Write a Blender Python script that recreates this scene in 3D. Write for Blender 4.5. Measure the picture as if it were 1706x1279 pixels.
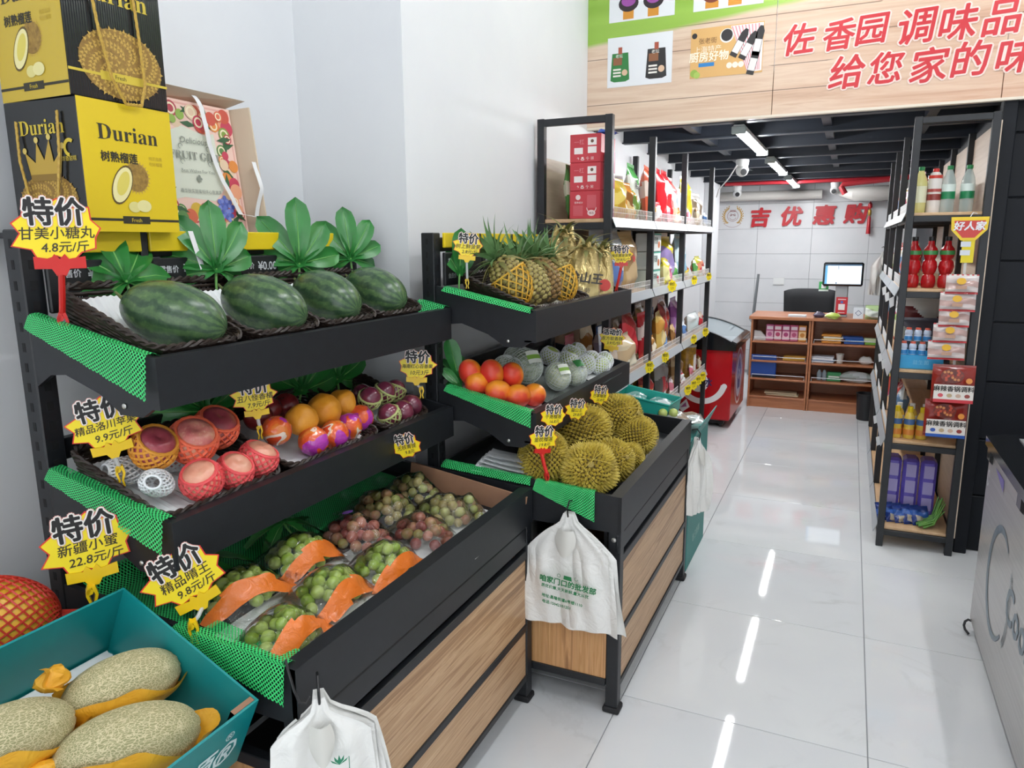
import bpy, bmesh, math, random
from math import sin, cos, pi, radians, sqrt, atan2, hypot, floor as ffloor
from mathutils import Vector, Matrix, noise

for _o in list(bpy.data.objects):
    bpy.data.objects.remove(_o)
SC = bpy.context.scene
COL = SC.collection
RND = random.Random(11)

# ------------------------------------------------------------------ camera
# X runs across the aisle (to the right), Y into the shop, Z up
camd = bpy.data.cameras.new('camera')
camd.sensor_fit = 'HORIZONTAL'; camd.sensor_width = 36.0; camd.lens = 36.0 * 1215 / 1706
camd.clip_start = 0.05; camd.clip_end = 60
camo = bpy.data.objects.new('camera', camd); COL.objects.link(camo)
RT = Vector((0.90948173, 0.41568892, -0.00676083))
DN = Vector((0.07309793, -0.17589664, -0.98169092))
FW = Vector((-0.40926725, 0.89233575, -0.19036078))
camo.matrix_world = Matrix(((RT.x, -DN.x, -FW.x, 0), (RT.y, -DN.y, -FW.y, 0), (RT.z, -DN.z, -FW.z, 1.61), (0, 0, 0, 1)))
SC.camera = camo

# ------------------------------------------------------------------ world, exposure
SC.view_settings.view_transform = 'Standard'
SC.view_settings.look = 'None'
SC.view_settings.gamma = 1.0
SC.view_settings.use_curve_mapping = False
SC.view_settings.exposure = 0.10
SC.cycles.use_denoising = True
SC.cycles.max_bounces = 8
SC.cycles.diffuse_bounces = 5
SC.cycles.transparent_max_bounces = 24
SC.cycles.sample_clamp_indirect = 6.0
W = bpy.data.worlds.new('daylight'); SC.world = W; W.use_nodes = True
W.node_tree.nodes['Background'].inputs[0].default_value = (0.92, 0.96, 1.0, 1)
W.node_tree.nodes['Background'].inputs[1].default_value = 2.3
LAMP = 62.0      # radiance of the tube lamps

# ------------------------------------------------------------------ materials
MATS = {}
def lin(h):
    h = h.lstrip('#'); c = [int(h[i:i + 2], 16) / 255 for i in (0, 2, 4)]
    return tuple((x / 12.92 if x <= 0.04045 else ((x + 0.055) / 1.055) ** 2.4) for x in c) + (1,)
class NT:
    def __init__(s, name):
        s.m = bpy.data.materials.new(name); s.m.use_nodes = True
        s.t = s.m.node_tree; s.b = s.t.nodes['Principled BSDF']; s.out = s.t.nodes['Material Output']
    def n(s, typ, **k):
        nd = s.t.nodes.new(typ)
        for a, v in k.items():
            if a.startswith('i_'): nd.inputs[a[2:].replace('_', ' ')].default_value = v
            else: setattr(nd, a, v)
        return nd
    def l(s, a, b): s.t.links.new(a, b)
    def coord(s, scale=(1, 1, 1), rot=(0, 0, 0), loc=(0, 0, 0), kind='Object'):
        c = s.n('ShaderNodeTexCoord'); mp = s.n('ShaderNodeMapping')
        mp.inputs['Scale'].default_value = scale; mp.inputs['Rotation'].default_value = rot; mp.inputs['Location'].default_value = loc
        s.l(c.outputs[kind], mp.inputs['Vector']); return mp.outputs[0]
    def noise(s, vec, scale=5, detail=3, rough=.5, dist=0):
        nd = s.n('ShaderNodeTexNoise'); nd.inputs['Scale'].default_value = scale; nd.inputs['Detail'].default_value = detail
        nd.inputs['Roughness'].default_value = rough; nd.inputs['Distortion'].default_value = dist
        if vec is not None: s.l(vec, nd.inputs['Vector'])
        return nd.outputs[0]
    def ramp(s, fac, stops, interp='LINEAR'):
        r = s.n('ShaderNodeValToRGB'); r.color_ramp.interpolation = interp; e = r.color_ramp.elements
        while len(e) < len(stops): e.new(.5)
        for i, (p, c) in enumerate(stops):
            e[i].position = p; e[i].color = lin(c) if isinstance(c, str) else (c, c, c, 1)
        s.l(fac, r.inputs[0]); return r.outputs[0]
    def mix(s, fac, a, b, mode='MIX'):
        m = s.n('ShaderNodeMix', data_type='RGBA', blend_type=mode)
        for v, i in ((fac, 0), (a, 6), (b, 7)):
            if isinstance(v, (int, float)): m.inputs[i].default_value = v
            elif isinstance(v, str): m.inputs[i].default_value = lin(v)
            else: s.l(v, m.inputs[i])
        return m.outputs[2]
    def math(s, op, a, b=0.0):
        m = s.n('ShaderNodeMath', operation=op)
        for v, i in ((a, 0), (b, 1)):
            if isinstance(v, (int, float)): m.inputs[i].default_value = v
            else: s.l(v, m.inputs[i])
        return m.outputs[0]
    def color(s, o): s.l(o, s.b.inputs['Base Color']); return s
    def bump(s, h, strength=.3, dist=.01):
        b = s.n('ShaderNodeBump'); b.inputs['Strength'].default_value = strength; b.inputs['Distance'].default_value = dist
        s.l(h, b.inputs['Height']); s.l(b.outputs[0], s.b.inputs['Normal']); return b.outputs[0]
    def set(s, **k):
        for a, v in k.items(): s.b.inputs[a.replace('_', ' ')].default_value = v
        return s
def mat(name, col='#888888', rough=.5, metal=0.0, col2=None, ns=12.0, bump=0, bs=60.0, bd=.004, emit=None, es=1.0, alpha=1.0, spec=.5, coat=0.0, sss=0.0, trans=0.0):
    if name in MATS: return MATS[name]
    t = NT(name); t.set(Base_Color=lin(col), Roughness=rough, Metallic=metal, Alpha=alpha)
    t.b.inputs['Specular IOR Level'].default_value = spec
    t.b.inputs['Coat Weight'].default_value = coat; t.b.inputs['Transmission Weight'].default_value = trans
    if sss: t.b.inputs['Subsurface Weight'].default_value = sss; t.b.inputs['Subsurface Radius'].default_value = (.01, .006, .003)
    if col2 or bump: vec = t.coord()
    if col2: t.color(t.ramp(t.noise(vec, ns, 4, .6), [(.3, col), (.7, col2)]))
    if bump: t.bump(t.noise(vec, bs, 3, .6), bump, bd)
    if emit: t.b.inputs['Emission Color'].default_value = lin(emit); t.b.inputs['Emission Strength'].default_value = es
    MATS[name] = t.m; return t.m
def paper(col, rough=.55):                     # flat printing ink / plain coloured stock
    return mat('ink_' + col.lstrip('#') + ('' if rough == .55 else '_%d' % (rough * 100)), col, rough)

# ------------------------------------------------------------------ geometry
class G:
    def __init__(s): s.v = []; s.f = []; s.fm = []; s.X = None; s.mats = []
    def mi(s, m):
        if m is None: m = 0
        if isinstance(m, int): return m
        if m not in s.mats: s.mats.append(m)
        return s.mats.index(m)
    def add(s, vs, fs, m=None):
        k = len(s.v); i = s.mi(m)
        s.v += [tuple(s.X @ Vector(p)) for p in vs] if s.X else [tuple(p) for p in vs]
        s.f += [tuple(k + q for q in f) for f in fs]; s.fm += [i] * len(fs); return s
    def box(s, c, d, m=None, rot=None):
        x, y, z = d[0] / 2, d[1] / 2, d[2] / 2
        vs = [Vector((a * x, b * y, e * z)) for e in (-1, 1) for b in (-1, 1) for a in (-1, 1)]
        if rot is not None: vs = [rot @ v for v in vs]
        c = Vector(c)
        return s.add([v + c for v in vs], [(0, 2, 3, 1), (4, 5, 7, 6), (0, 1, 5, 4), (2, 6, 7, 3), (0, 4, 6, 2), (1, 3, 7, 5)], m)
    def b2(s, x0, x1, y0, y1, z0, z1, m=None, b=0):
        if b: return s.cbox(((x0 + x1) / 2, (y0 + y1) / 2, (z0 + z1) / 2), (x1 - x0, y1 - y0, z1 - z0), b, m)
        return s.box(((x0 + x1) / 2, (y0 + y1) / 2, (z0 + z1) / 2), (x1 - x0, y1 - y0, z1 - z0), m)
    def cbox(s, c, d, b=.003, m=None, rot=None):           # box with chamfered edges
        h = [q / 2 for q in d]; b = min(b, min(h) * .9); vs = []; ix = {}
        for sx in (-1, 1):
            for sy in (-1, 1):
                for sz in (-1, 1):
                    for a in range(3):
                        p = [sx * (h[0] - b), sy * (h[1] - b), sz * (h[2] - b)]; p[a] = (sx, sy, sz)[a] * h[a]
                        ix[(sx, sy, sz, a)] = len(vs); vs.append(Vector(p))
        fs = []
        for a in range(3):
            o = [q for q in range(3) if q != a]
            for sg in (-1, 1):
                def key(p, q):
                    k = [0, 0, 0]; k[a] = sg; k[o[0]] = p; k[o[1]] = q; return (k[0], k[1], k[2], a)
                fs.append([ix[key(-1, -1)], ix[key(1, -1)], ix[key(1, 1)], ix[key(-1, 1)]])
            for p in (-1, 1):
                for q in (-1, 1):
                    def kk(t, ax):
                        k = [0, 0, 0]; k[a] = t; k[o[0]] = p; k[o[1]] = q; return (k[0], k[1], k[2], ax)
                    fs.append([ix[kk(-1, o[0])], ix[kk(1, o[0])], ix[kk(1, o[1])], ix[kk(-1, o[1])]])
        for sx in (-1, 1):
            for sy in (-1, 1):
                for sz in (-1, 1): fs.append([ix[(sx, sy, sz, a)] for a in range(3)])
        out = []
        for f in fs:                                      # outward faces
            n = (vs[f[1]] - vs[f[0]]).cross(vs[f[2]] - vs[f[0]]); ce = sum((vs[i] for i in f), Vector()) / len(f)
            out.append(tuple(f if n.dot(ce) > 0 else f[::-1]))
        if rot is not None: vs = [rot @ v for v in vs]
        c = Vector(c); return s.add([v + c for v in vs], out, m)
    def tube(s, pts, r, n=8, m=None, closed=False, cap=True):
        pts = [Vector(p) for p in pts]; N = len(pts); rr = r if isinstance(r, (list, tuple)) else [r] * N
        vs = []; up = Vector((0, 0, 1)); prev = None
        for i, p in enumerate(pts):
            a = pts[(i - 1) % N] if (closed or i > 0) else p; b = pts[(i + 1) % N] if (closed or i < N - 1) else p
            t = (b - a).normalized()
            if prev is None:
                u = t.cross(up if abs(t.z) < .95 else Vector((1, 0, 0))).normalized()
            else:
                u = (prev - t * prev.dot(t)); u = u.normalized() if u.length > 1e-6 else t.orthogonal().normalized()
            prev = u; w = t.cross(u)
            vs += [p + (u * cos(2 * pi * k / n) + w * sin(2 * pi * k / n)) * rr[i] for k in range(n)]
        fs = []
        for i in range(N if closed else N - 1):
            j = (i + 1) % N
            for k in range(n): fs.append((i * n + k, i * n + (k + 1) % n, j * n + (k + 1) % n, j * n + k))
        if cap and not closed: fs += [tuple(range(n))[::-1], tuple((N - 1) * n + k for k in range(n))]
        return s.add(vs, fs, m)
    def seg(s, a, b, r, n=3, m=None):
        a = Vector(a); b = Vector(b); t = (b - a)
        if t.length < 1e-7: return s
        u = t.orthogonal().normalized(); w = t.normalized().cross(u)
        o = [(u * cos(2 * pi * k / n) + w * sin(2 * pi * k / n)) * r for k in range(n)]
        return s.add([a + q for q in o] + [b + q for q in o], [(k, (k + 1) % n, n + (k + 1) % n, n + k) for k in range(n)], m)
    def lathe(s, prof, n=20, m=None, c=(0, 0, 0), axis='z', cap=True, sx=1, sy=1):
        vs = []
        for r, z in prof:
            for k in range(n):
                a = 2 * pi * k / n; p = (r * cos(a) * sx, r * sin(a) * sy, z)
                if axis == 'y': p = (p[0], p[2], p[1])
                if axis == 'x': p = (p[2], p[0], p[1])
                vs.append((p[0] + c[0], p[1] + c[1], p[2] + c[2]))
        fs = [(i * n + k, i * n + (k + 1) % n, (i + 1) * n + (k + 1) % n, (i + 1) * n + k) for i in range(len(prof) - 1) for k in range(n)]
        if axis == 'y': fs = [f[::-1] for f in fs]
        if cap: fs += [tuple(range(n))[::-1], tuple((len(prof) - 1) * n + k for k in range(n))]
        return s.add(vs, fs, m)
    def ell(s, c, r, nu=20, nv=12, m=None, fn=None):
        if not isinstance(r, (tuple, list)): r = (r, r, r)
        vs = []; c = Vector(c)
        for j in range(nv + 1):
            th = pi * j / nv
            for i in range(nu):
                ph = 2 * pi * i / nu; d = Vector((sin(th) * cos(ph), sin(th) * sin(ph), cos(th))); k = fn(d) if fn else 1
                vs.append(c + Vector((d.x * r[0], d.y * r[1], d.z * r[2])) * k)
        fs = [(j * nu + i, (j + 1) * nu + i, (j + 1) * nu + (i + 1) % nu, j * nu + (i + 1) % nu) for j in range(nv) for i in range(nu)]
        return s.add(vs, fs, m)
    def grid(s, fn, nu, nv, m=None, mfn=None):
        vs = [fn(i / nu, j / nv) for j in range(nv + 1) for i in range(nu + 1)]
        for j in range(nv):
            for i in range(nu): pass
        fs = [(j * (nu + 1) + i, j * (nu + 1) + i + 1, (j + 1) * (nu + 1) + i + 1, (j + 1) * (nu + 1) + i) for j in range(nv) for i in range(nu)]
        k = len(s.fm); s.add(vs, fs, m)
        if mfn:
            for j in range(nv):
                for i in range(nu): s.fm[k + j * nu + i] = s.mi(mfn((i + .5) / nu, (j + .5) / nv))
        return s
    def prism(s, pts, h, m=None, z=0.0):                   # polygon in XY extruded along +Z from z
        n = len(pts)
        if sum(pts[i][0] * pts[(i + 1) % n][1] - pts[(i + 1) % n][0] * pts[i][1] for i in range(n)) < 0: pts = pts[::-1]
        vs = [(p[0], p[1], z) for p in pts] + [(p[0], p[1], z + h) for p in pts]
        return s.add(vs, [tuple(range(n))[::-1], tuple(range(n, 2 * n))] + [(k, (k + 1) % n, n + (k + 1) % n, n + k) for k in range(n)], m)
    def prismy(s, pts, y0, y1, m=None):                    # polygon in XZ extruded along Y
        n = len(pts)
        if sum(pts[i][0] * pts[(i + 1) % n][1] - pts[(i + 1) % n][0] * pts[i][1] for i in range(n)) < 0: pts = pts[::-1]
        vs = [(p[0], y0, p[1]) for p in pts] + [(p[0], y1, p[1]) for p in pts]
        return s.add(vs, [tuple(range(n)), tuple(range(n, 2 * n))[::-1]] + [(n + k, n + (k + 1) % n, (k + 1) % n, k) for k in range(n)], m)
    def poly(s, pts, m=None, z=0.0):
        n = len(pts)
        if sum(pts[i][0] * pts[(i + 1) % n][1] - pts[(i + 1) % n][0] * pts[i][1] for i in range(n)) < 0: pts = pts[::-1]
        return s.add([(p[0], p[1], z) for p in pts], [tuple(range(n))], m)
    def disc(s, c, r, m=None, z=0.0, n=20, sy=1.0, a0=0, a1=2 * pi):
        full = abs(a1 - a0 - 2 * pi) < 1e-6
        return s.poly([(c[0] + r * cos(a0 + (a1 - a0) * k / n), c[1] + r * sy * sin(a0 + (a1 - a0) * k / n)) for k in range(n if full else n + 1)], m, z)
    def rect(s, x0, x1, y0, y1, m=None, z=0.0): return s.poly([(x0, y0), (x1, y0), (x1, y1), (x0, y1)], m, z)
    def arc(s, c, r0, r1, a0, a1, m=None, z=0.0, n=24, sy=1.0):
        vs = []; 
        for k in range(n + 1):
            a = a0 + (a1 - a0) * k / n
            vs += [(c[0] + r0 * cos(a), c[1] + r0 * sin(a) * sy, z), (c[0] + r1 * cos(a), c[1] + r1 * sin(a) * sy, z)]
        return s.add(vs, [(2 * k, 2 * k + 1, 2 * k + 3, 2 * k + 2) for k in range(n)], m)
    def text(s, st, x, y, size, m=None, z=0.0, bold=0.0, shear=0.0, align='C', rot=0.0, sx=1.0, bn=6):
        vs, fs, wd = text_geo(st)
        ox = {'C': -wd / 2, 'L': 0, 'R': -wd}[align]
        cr, sr = cos(rot), sin(rot)
        offs = [(0, 0)] + ([(bold * cos(2 * pi * k / bn), bold * sin(2 * pi * k / bn)) for k in range(bn)] if bold else [])
        for kk, (a, b) in enumerate(offs):
            out = []; z = z + 4e-5
            for p in vs:
                px = (p[0] + ox) * size * sx + p[1] * size * shear + a; py = (p[1] - .36) * size + b
                out.append((x + px * cr - py * sr, y + px * sr + py * cr, z))
            s.add(out, fs, m)
        return s
    def build(s, name, m=None, parent=None, loc=None, rot=None, smooth=True, ang=35):
        me = bpy.data.meshes.new(name); me.from_pydata(s.v, [], s.f)
        ms = list(s.mats)
        if m is not None: ms = (m if isinstance(m, list) else [m]) if not ms else ms
        for q in ms: me.materials.append(q)
        if len(ms) > 1: me.polygons.foreach_set('material_index', s.fm)
        if smooth and len(me.polygons): me.shade_smooth(); me.set_sharp_from_angle(angle=radians(ang))
        me.update()
        return link(name, me, parent, loc, rot)
def link(name, me, parent=None, loc=None, rot=None, scale=None):
    o = bpy.data.objects.new(name, me); COL.objects.link(o)
    if parent: o.parent = parent
    if loc is not None: o.location = loc
    if rot is not None: o.rotation_euler = rot
    if scale is not None: o.scale = scale if isinstance(scale, (tuple, list)) else (scale,) * 3
    return o
_TX = {}; _TS = bpy.data.scenes.new('glyphs')
def text_geo(st):
    if st in _TX: return _TX[st]
    cu = bpy.data.curves.new('glyph', 'FONT'); cu.body = st; cu.size = 1.0; cu.resolution_u = 2; cu.fill_mode = 'FRONT'
    ob = bpy.data.objects.new('glyph', cu); _TS.collection.objects.link(ob)
    vl = _TS.view_layers[0]; vl.update(); dg = vl.depsgraph
    me = ob.evaluated_get(dg).to_mesh()
    vs = [(v.co.x, v.co.y) for v in me.vertices]; fs = [tuple(p.vertices) for p in me.polygons]
    ob.evaluated_get(dg).to_mesh_clear()
    bpy.data.objects.remove(ob); bpy.data.curves.remove(cu)
    x0 = min((p[0] for p in vs), default=0); x1 = max((p[0] for p in vs), default=0)
    vs = [(p[0] - x0, p[1]) for p in vs]; _TX[st] = (vs, fs, x1 - x0); return _TX[st]

# ------------------------------------------------------------------ scene objects
def tag(o, label, cat, group=None):
    o['label'] = label; o['category'] = cat
    if group: o['group'] = group
    return o
def thing(name, label, cat, loc=(0, 0, 0), rot=(0, 0, 0), group=None, scale=1):
    o = bpy.data.objects.new(name, None); COL.objects.link(o); o.empty_display_size = .05
    o.location = loc; o.rotation_euler = rot; o.scale = (scale,) * 3
    return tag(o, label, cat, group)
def struct(o): o['kind'] = 'structure'; return o
def stuff(o): o['kind'] = 'stuff'; return o
FRONT = Matrix(((1, 0, 0, 0), (0, 0, -1, 0), (0, 1, 0, 0), (0, 0, 0, 1)))        # drawing plane XY -> faces -Y
AISLE = Matrix(((0, 0, 1, 0), (1, 0, 0, 0), (0, 1, 0, 0), (0, 0, 0, 1)))         # drawing plane XY -> faces +X
def MT(x, y, z): return Matrix.Translation((x, y, z))
def RZ(a): return Matrix.Rotation(a, 4, 'Z')
def RY(a): return Matrix.Rotation(a, 4, 'Y')
def RX(a): return Matrix.Rotation(a, 4, 'X')

# ------------------------------------------------------------------ shared materials
BLACK = mat('black_powder_coat', '#1d2024', .45, col2='#181a1e', ns=30, bump=.05, bs=400, bd=.0006)
DARK = mat('dark_interior_steel', '#17181b', .6)
WHITE = mat('white_plastic', '#e9ebea', .4)
CHROME = mat('zinc_screw', '#c8c8c4', .3, .9)
def wood(name, stops, scale, ns=1.0, rough=.45, dist=1.2):
    t = NT(name); v = t.coord(scale)
    a = t.noise(v, ns, 5, .62, dist); b = t.noise(v, ns * .23, 2, .5, .3)
    f = t.math('ADD', t.math('MULTIPLY', a, .75), t.math('MULTIPLY', b, .3))
    t.color(t.ramp(f, stops)); t.set(Roughness=rough); t.bump(a, .05, .002); MATS[name] = t.m; return t.m
ZST = [(.32, '#7d5e43'), (.44, '#a9835f'), (.5, '#c9a681'), (.57, '#b38e69'), (.66, '#d2b28d'), (.8, '#9d7855')]
ZH = wood('striped_oak_lengthwise', ZST, (8, 1.2, 42), 1.0)
ZV = wood('striped_oak_upright', [(.32, '#8a5f3a'), (.44, '#b98a5c'), (.5, '#cf9f6e'), (.57, '#b88754'), (.66, '#d9ae7c'), (.8, '#a97c4e')], (52, 8, 1.4), 1.0)
BOARD = wood('pale_shelf_board', [(.3, '#b9946b'), (.5, '#c8a47c'), (.7, '#d3b28c')], (20, 3, 30), 1.0)
ORANGEWOOD = wood('counter_cherry_laminate', [(.3, '#a2633d'), (.5, '#b0704a'), (.7, '#bd7d55')], (3, 6, 30), 1.0, .35)
PANELW = wood('greyish_back_board', [(.3, '#b3a08c'), (.5, '#c0ae9b'), (.7, '#cbbba8')], (6, 1.5, 26), 1.0)
CARD = mat('brown_cardboard', '#a47a5c', .8, col2='#96705a', ns=9)
# ================================================================== the room
WALL = mat('white_wall_paint', '#e4e6e8', .55, col2='#e0e2e5', ns=3)
CEIL = mat('white_ceiling_paint', '#e8e9ea', .7)
NAVY = mat('dark_navy_panel', '#10141b', .5, col2='#0d1016', ns=4, spec=.25)
STEEL = mat('blue_black_steel_joist', '#232a35', .45, col2='#1d232d', ns=6)
GROUT = mat('grey_tile_grout', '#84868a', .8)
t = NT('polished_marble_tile'); v = t.coord((1, 1, 1), kind='Object')
oi = t.n('ShaderNodeObjectInfo'); va = t.n('ShaderNodeVectorMath', operation='ADD'); sc = t.n('ShaderNodeVectorMath', operation='SCALE')
cmb = t.n('ShaderNodeCombineXYZ'); t.l(oi.outputs['Random'], cmb.inputs[0]); t.l(oi.outputs['Random'], cmb.inputs[1]); t.l(oi.outputs['Random'], cmb.inputs[2])
t.l(cmb.outputs[0], sc.inputs[0]); sc.inputs['Scale'].default_value = 37.0
t.l(v, va.inputs[0]); t.l(sc.outputs[0], va.inputs[1])
n1 = t.noise(va.outputs[0], 1.6, 6, .6, 1.2)
vein = t.ramp(n1, [(.47, 0.0), (.497, 1.0), (.503, 1.0), (.53, 0.0)])
cl = t.noise(va.outputs[0], 2.2, 3, .5, .4)
base = t.ramp(cl, [(.3, '#d3d5d8'), (.7, '#dadcdd')])
fine = t.math('MULTIPLY', vein, t.ramp(t.noise(va.outputs[0], 3.1, 2, .5), [(.5, 0.0), (.75, .35)]))
t.color(t.mix(fine, base, '#b4b4b3')); t.set(Roughness=.035); t.b.inputs['Specular IOR Level'].default_value = .55
TILE = t.m
# floor of 0.8 m tiles, every tile a piece of its own
fl = struct(G().b2(-2.1, 3.2, -2.6, 9.75, -.06, -.004).build('floor', GROUT))
tm = G().cbox((0, 0, -.004), (.7968, .7778, .008), .0012, TILE).build('tile', None, fl); tme = tm.data
first = True
for i in range(-3, 4):
    for j in range(-6, 12):
        cx = .166 + .8 * i - .4; cy = 2.325 + .781 * j - .39
        if cy > 9.6 or cy < -2.6 or cx > 3.0: continue
        if first: tm.location = (cx, cy, 0); first = False
        else: link('tile', tme, fl, (cx, cy, 0))
struct(G().b2(-2.1, -1.90, -2.6, 2.26, 0, 3.3).build('wall_left', WALL))
struct(G().b2(-2.1, -1.44, 2.26, 6.4, 0, 3.3).build('wall_left', WALL))
G0 = G().b2(-2.1, -1.54, 6.4, 9.8, 0, 2.6)
struct(G0.build('wall_left', WALL))
struct(G().b2(-1.54, -1.43, 8.55, 8.95, 0, 2.25, b=.004).build('trim_1', WALL))
struct(G().b2(3.0, 3.2, -2.6, 4.2, 0, 3.3).build('wall_right', WALL))
fr = G().b2(-2.1, -1.2, -2.75, -2.6, 0, 3.3).b2(2.6, 3.2, -2.75, -2.6, 0, 3.3).b2(-1.2, 2.6, -2.75, -2.6, 2.7, 3.3)
struct(fr.build('wall_front', WALL))
struct(G().b2(-2.1, 3.2, -2.75, 4.4, 3.3, 3.4).build('ceiling', CEIL))
struct(G().b2(-2.1, 3.2, 4.35, 9.8, 2.43, 2.5).build('ceiling', STEEL))
# back wall of 0.6 x 0.3 wall tiles
TW = NT('glossy_white_wall_tile'); TW.set(Base_Color=lin('#e2e4e6'), Roughness=.16); vv = TW.coord((1, 1, 1))
TW.color(TW.ramp(TW.noise(vv, 2.5, 3, .5, .6), [(.3, '#e0e2e4'), (.7, '#e7e8ea')])); TWM = TW.m
wb = struct(G().b2(-2.1, 3.2, 9.606, 9.8, 0, 2.6).build('wall_back', GROUT))
wt = None
for i in range(-3, 4):
    for j in range(8):
        cx = -1.062 + .622 * i + .311; cz = .792 + .3 * (j - 3) + .15 + .06
        if wt is None: wt = G().cbox((0, 0, 0), (.619, .010, .297), .001, TWM).build('wall_tile', None, wb, (cx, 9.601, cz)).data
        else: link('wall_tile', wt, wb, (cx, 9.601, cz))
# dark panelling under the mezzanine to the right, made of wide horizontal boards
wr = struct(G().b2(.66, 3.2, 4.30, 9.75, 0, 2.42).build('wall_right', NAVY))
bm_ = None
for k in range(8):
    z = .008 + k * .30
    if bm_ is None: bm_ = G().cbox((0, 0, .147), (2.55, .02, .294), .004, NAVY).build('panel_board', None, wr, (1.925, 4.288, z)).data
    elif z + .294 < 2.45: link('panel_board', bm_, wr, (1.925, 4.288, z))
struct(G().b2(.60, .66, 4.22, 4.31, 0, 2.25, b=.004).build('trim_2', NAVY))
# mezzanine: steel joists across the aisle with connection plates
jo = None
for k, y in enumerate([4.36, 4.96, 5.62, 6.31, 7.03, 7.76, 8.5, 9.25]):
    g = G()
    g.b2(-1.54, .66, -.006, .006, 0, .17).b2(-1.54, .66, -.035, .035, 0, .008).b2(-1.54, .66, -.035, .035, .165, .175)
    if jo is None: jo = struct(g.build('trim_3', STEEL, None, (0, y, 2.25))).data
    else: struct(link('trim_3', jo, None, (0, y, 2.25)))
pl = None
for k, y in enumerate([4.66, 5.29, 5.96, 6.67, 7.4]):
    for x in (-.95, -.18, .35):
        if pl is None: pl = struct(G().b2(-.025, .025, -.31, .31, .03, .15).build('trim_4', STEEL, None, (x, y, 2.25))).data
        else: struct(link('trim_4', pl, None, (x, y, 2.25)))
struct(G().b2(-1.54, .66, 4.22, 4.30, 2.25, 2.42).build('trim_5', STEEL))

# ------------------------------------------------------------------ lamps
LITE = mat('added_lamp_diffuser', '#ffffff', .5, emit='#f9fbfd', es=LAMP)
LITE2 = mat('lit_aisle_lamp_diffuser', '#ffffff', .5, emit='#f9fbfd', es=LAMP * 1.8)
def tube_light(x, y, z, label, L=1.2, group=None, down=.0):
    t = thing('tube_light', label, 'lamp', (x, y, z), group=group)
    G().cbox((0, 0, .03), (.06, L, .03), .004).build('housing', mat('white_lamp_housing', '#d7dcdc', .4), t)
    G().cbox((0, 0, .008), (.05, L - .04, .024), .008).build('diffuser', LITE if z > 3 else LITE2, t)
    for sgn in (-1, 1): G().cbox((0, sgn * (L / 2 - .008), .015), (.078, .022, .042), .004).build('end_cap', mat('grey_lamp_cap', '#a9b4b4', .4), t)
    return t
TLZ = 2.20
for nm, y in (('nearest', 4.98), ('second', 6.72), ('third', 8.48)):
    tube_light(-.615, y, TLZ, 'lit %s tube lamp under the dark joists, %s' % ('white', {'nearest': 'the nearest, just behind the header board', 'second': 'middle one of the row of three', 'third': 'farthest, close to the back wall'}[nm]), 1.2)
for k, (x, y) in enumerate(((-.35, 1.5), (1.0, 1.5), (-.35, 3.35), (1.0, 3.35), (-.35, -.8), (1.0, -.8))):  # added lamps out of view, placed to brighten chosen wall faces
    tube_light(x, y, 3.25, 'added unseen white ceiling tube lamp of the front room, %s row, %s' % ('left' if x < 0 else 'right', {1.5: 'middle of the room', 3.35: 'nearest the header board', -.8: 'nearest the shop entrance'}[y]), 1.2, group='added front ceiling lamps')
# ================================================================== header sign board
HY = 4.20
t = NT('printed_plank_pattern'); vw = t.coord((1, 1, 1))
vs_ = t.coord((.9, 1, 14)); n1 = t.noise(vs_, 1.4, 5, .62, .5)
n2 = t.noise(t.coord((.35, 1, 5)), 1.3, 3, .5, .2)
sx = t.n('ShaderNodeSeparateXYZ'); t.l(vw, sx.inputs[0]); X_, Z_ = sx.outputs[0], sx.outputs[2]
red = t.n('ShaderNodeMapRange'); red.inputs[1].default_value = -.9; red.inputs[2].default_value = 1.2; t.l(X_, red.inputs[0])
pale = t.ramp(n1, [(.25, '#b3937c'), (.42, '#d3b79f'), (.58, '#dfc9b3'), (.75, '#cdb097')])
rosy = t.ramp(n1, [(.25, '#a8664a'), (.42, '#cc9272'), (.58, '#dcb296'), (.75, '#c4835f')])
cb = t.mix(t.math('MULTIPLY', red.outputs[0], t.math('ADD', t.math('MULTIPLY', n2, .8), .35)), pale, rosy)
pk = t.math('FRACT', t.math('MULTIPLY', t.math('SUBTRACT', Z_, 2.25), 8.2))
seam = t.math('MULTIPLY', t.math('LESS_THAN', pk, .035), t.math('GREATER_THAN', n2, .47))
cb = t.mix(t.math('MULTIPLY', seam, .75), cb, '#5d4434')
# printed green band along the top, lower towards the left end
edge = t.math('ADD', t.math('MULTIPLY', X_, .085), t.math('ADD', 2.80, t.math('MULTIPLY', t.noise(t.coord((1.5, 1, 1)), 1.6, 2), .03)))
gm = t.n('ShaderNodeMapRange'); gm.inputs[1].default_value = -.012; gm.inputs[2].default_value = .012
t.l(t.math('SUBTRACT', Z_, edge), gm.inputs[0])
cb = t.mix(gm.outputs[0], cb, t.ramp(n2, [(.3, '#86ad3e'), (.7, '#9cc253')])); t.color(cb); t.set(Roughness=.35)
HM = t.m
hs = thing('header_sign', 'wide printed wood-grain header board with red brush lettering above the aisle', 'sign', (0, HY, 2.25))
for x0, x1 in ((-1.44, -.4305), (-.4275, .5815), (.5845, 1.6), (1.603, 2.98)):
    o = G().b2(x0, x1, 0, .03, 2.25, 3.29, b=.0015).build('sign_panel', HM, hs); o.location = (0, 0, -2.25)
G().b2(-1.44, 2.98, -.003, .034, 2.242, 2.2545).build('edge_trim', mat('pale_edge_strip', '#e4d9c8', .5), hs).location = (0, 0, -2.25)
RED = paper('#c92a33', .4); PINKW = paper('#f4dcd2', .45)
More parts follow.
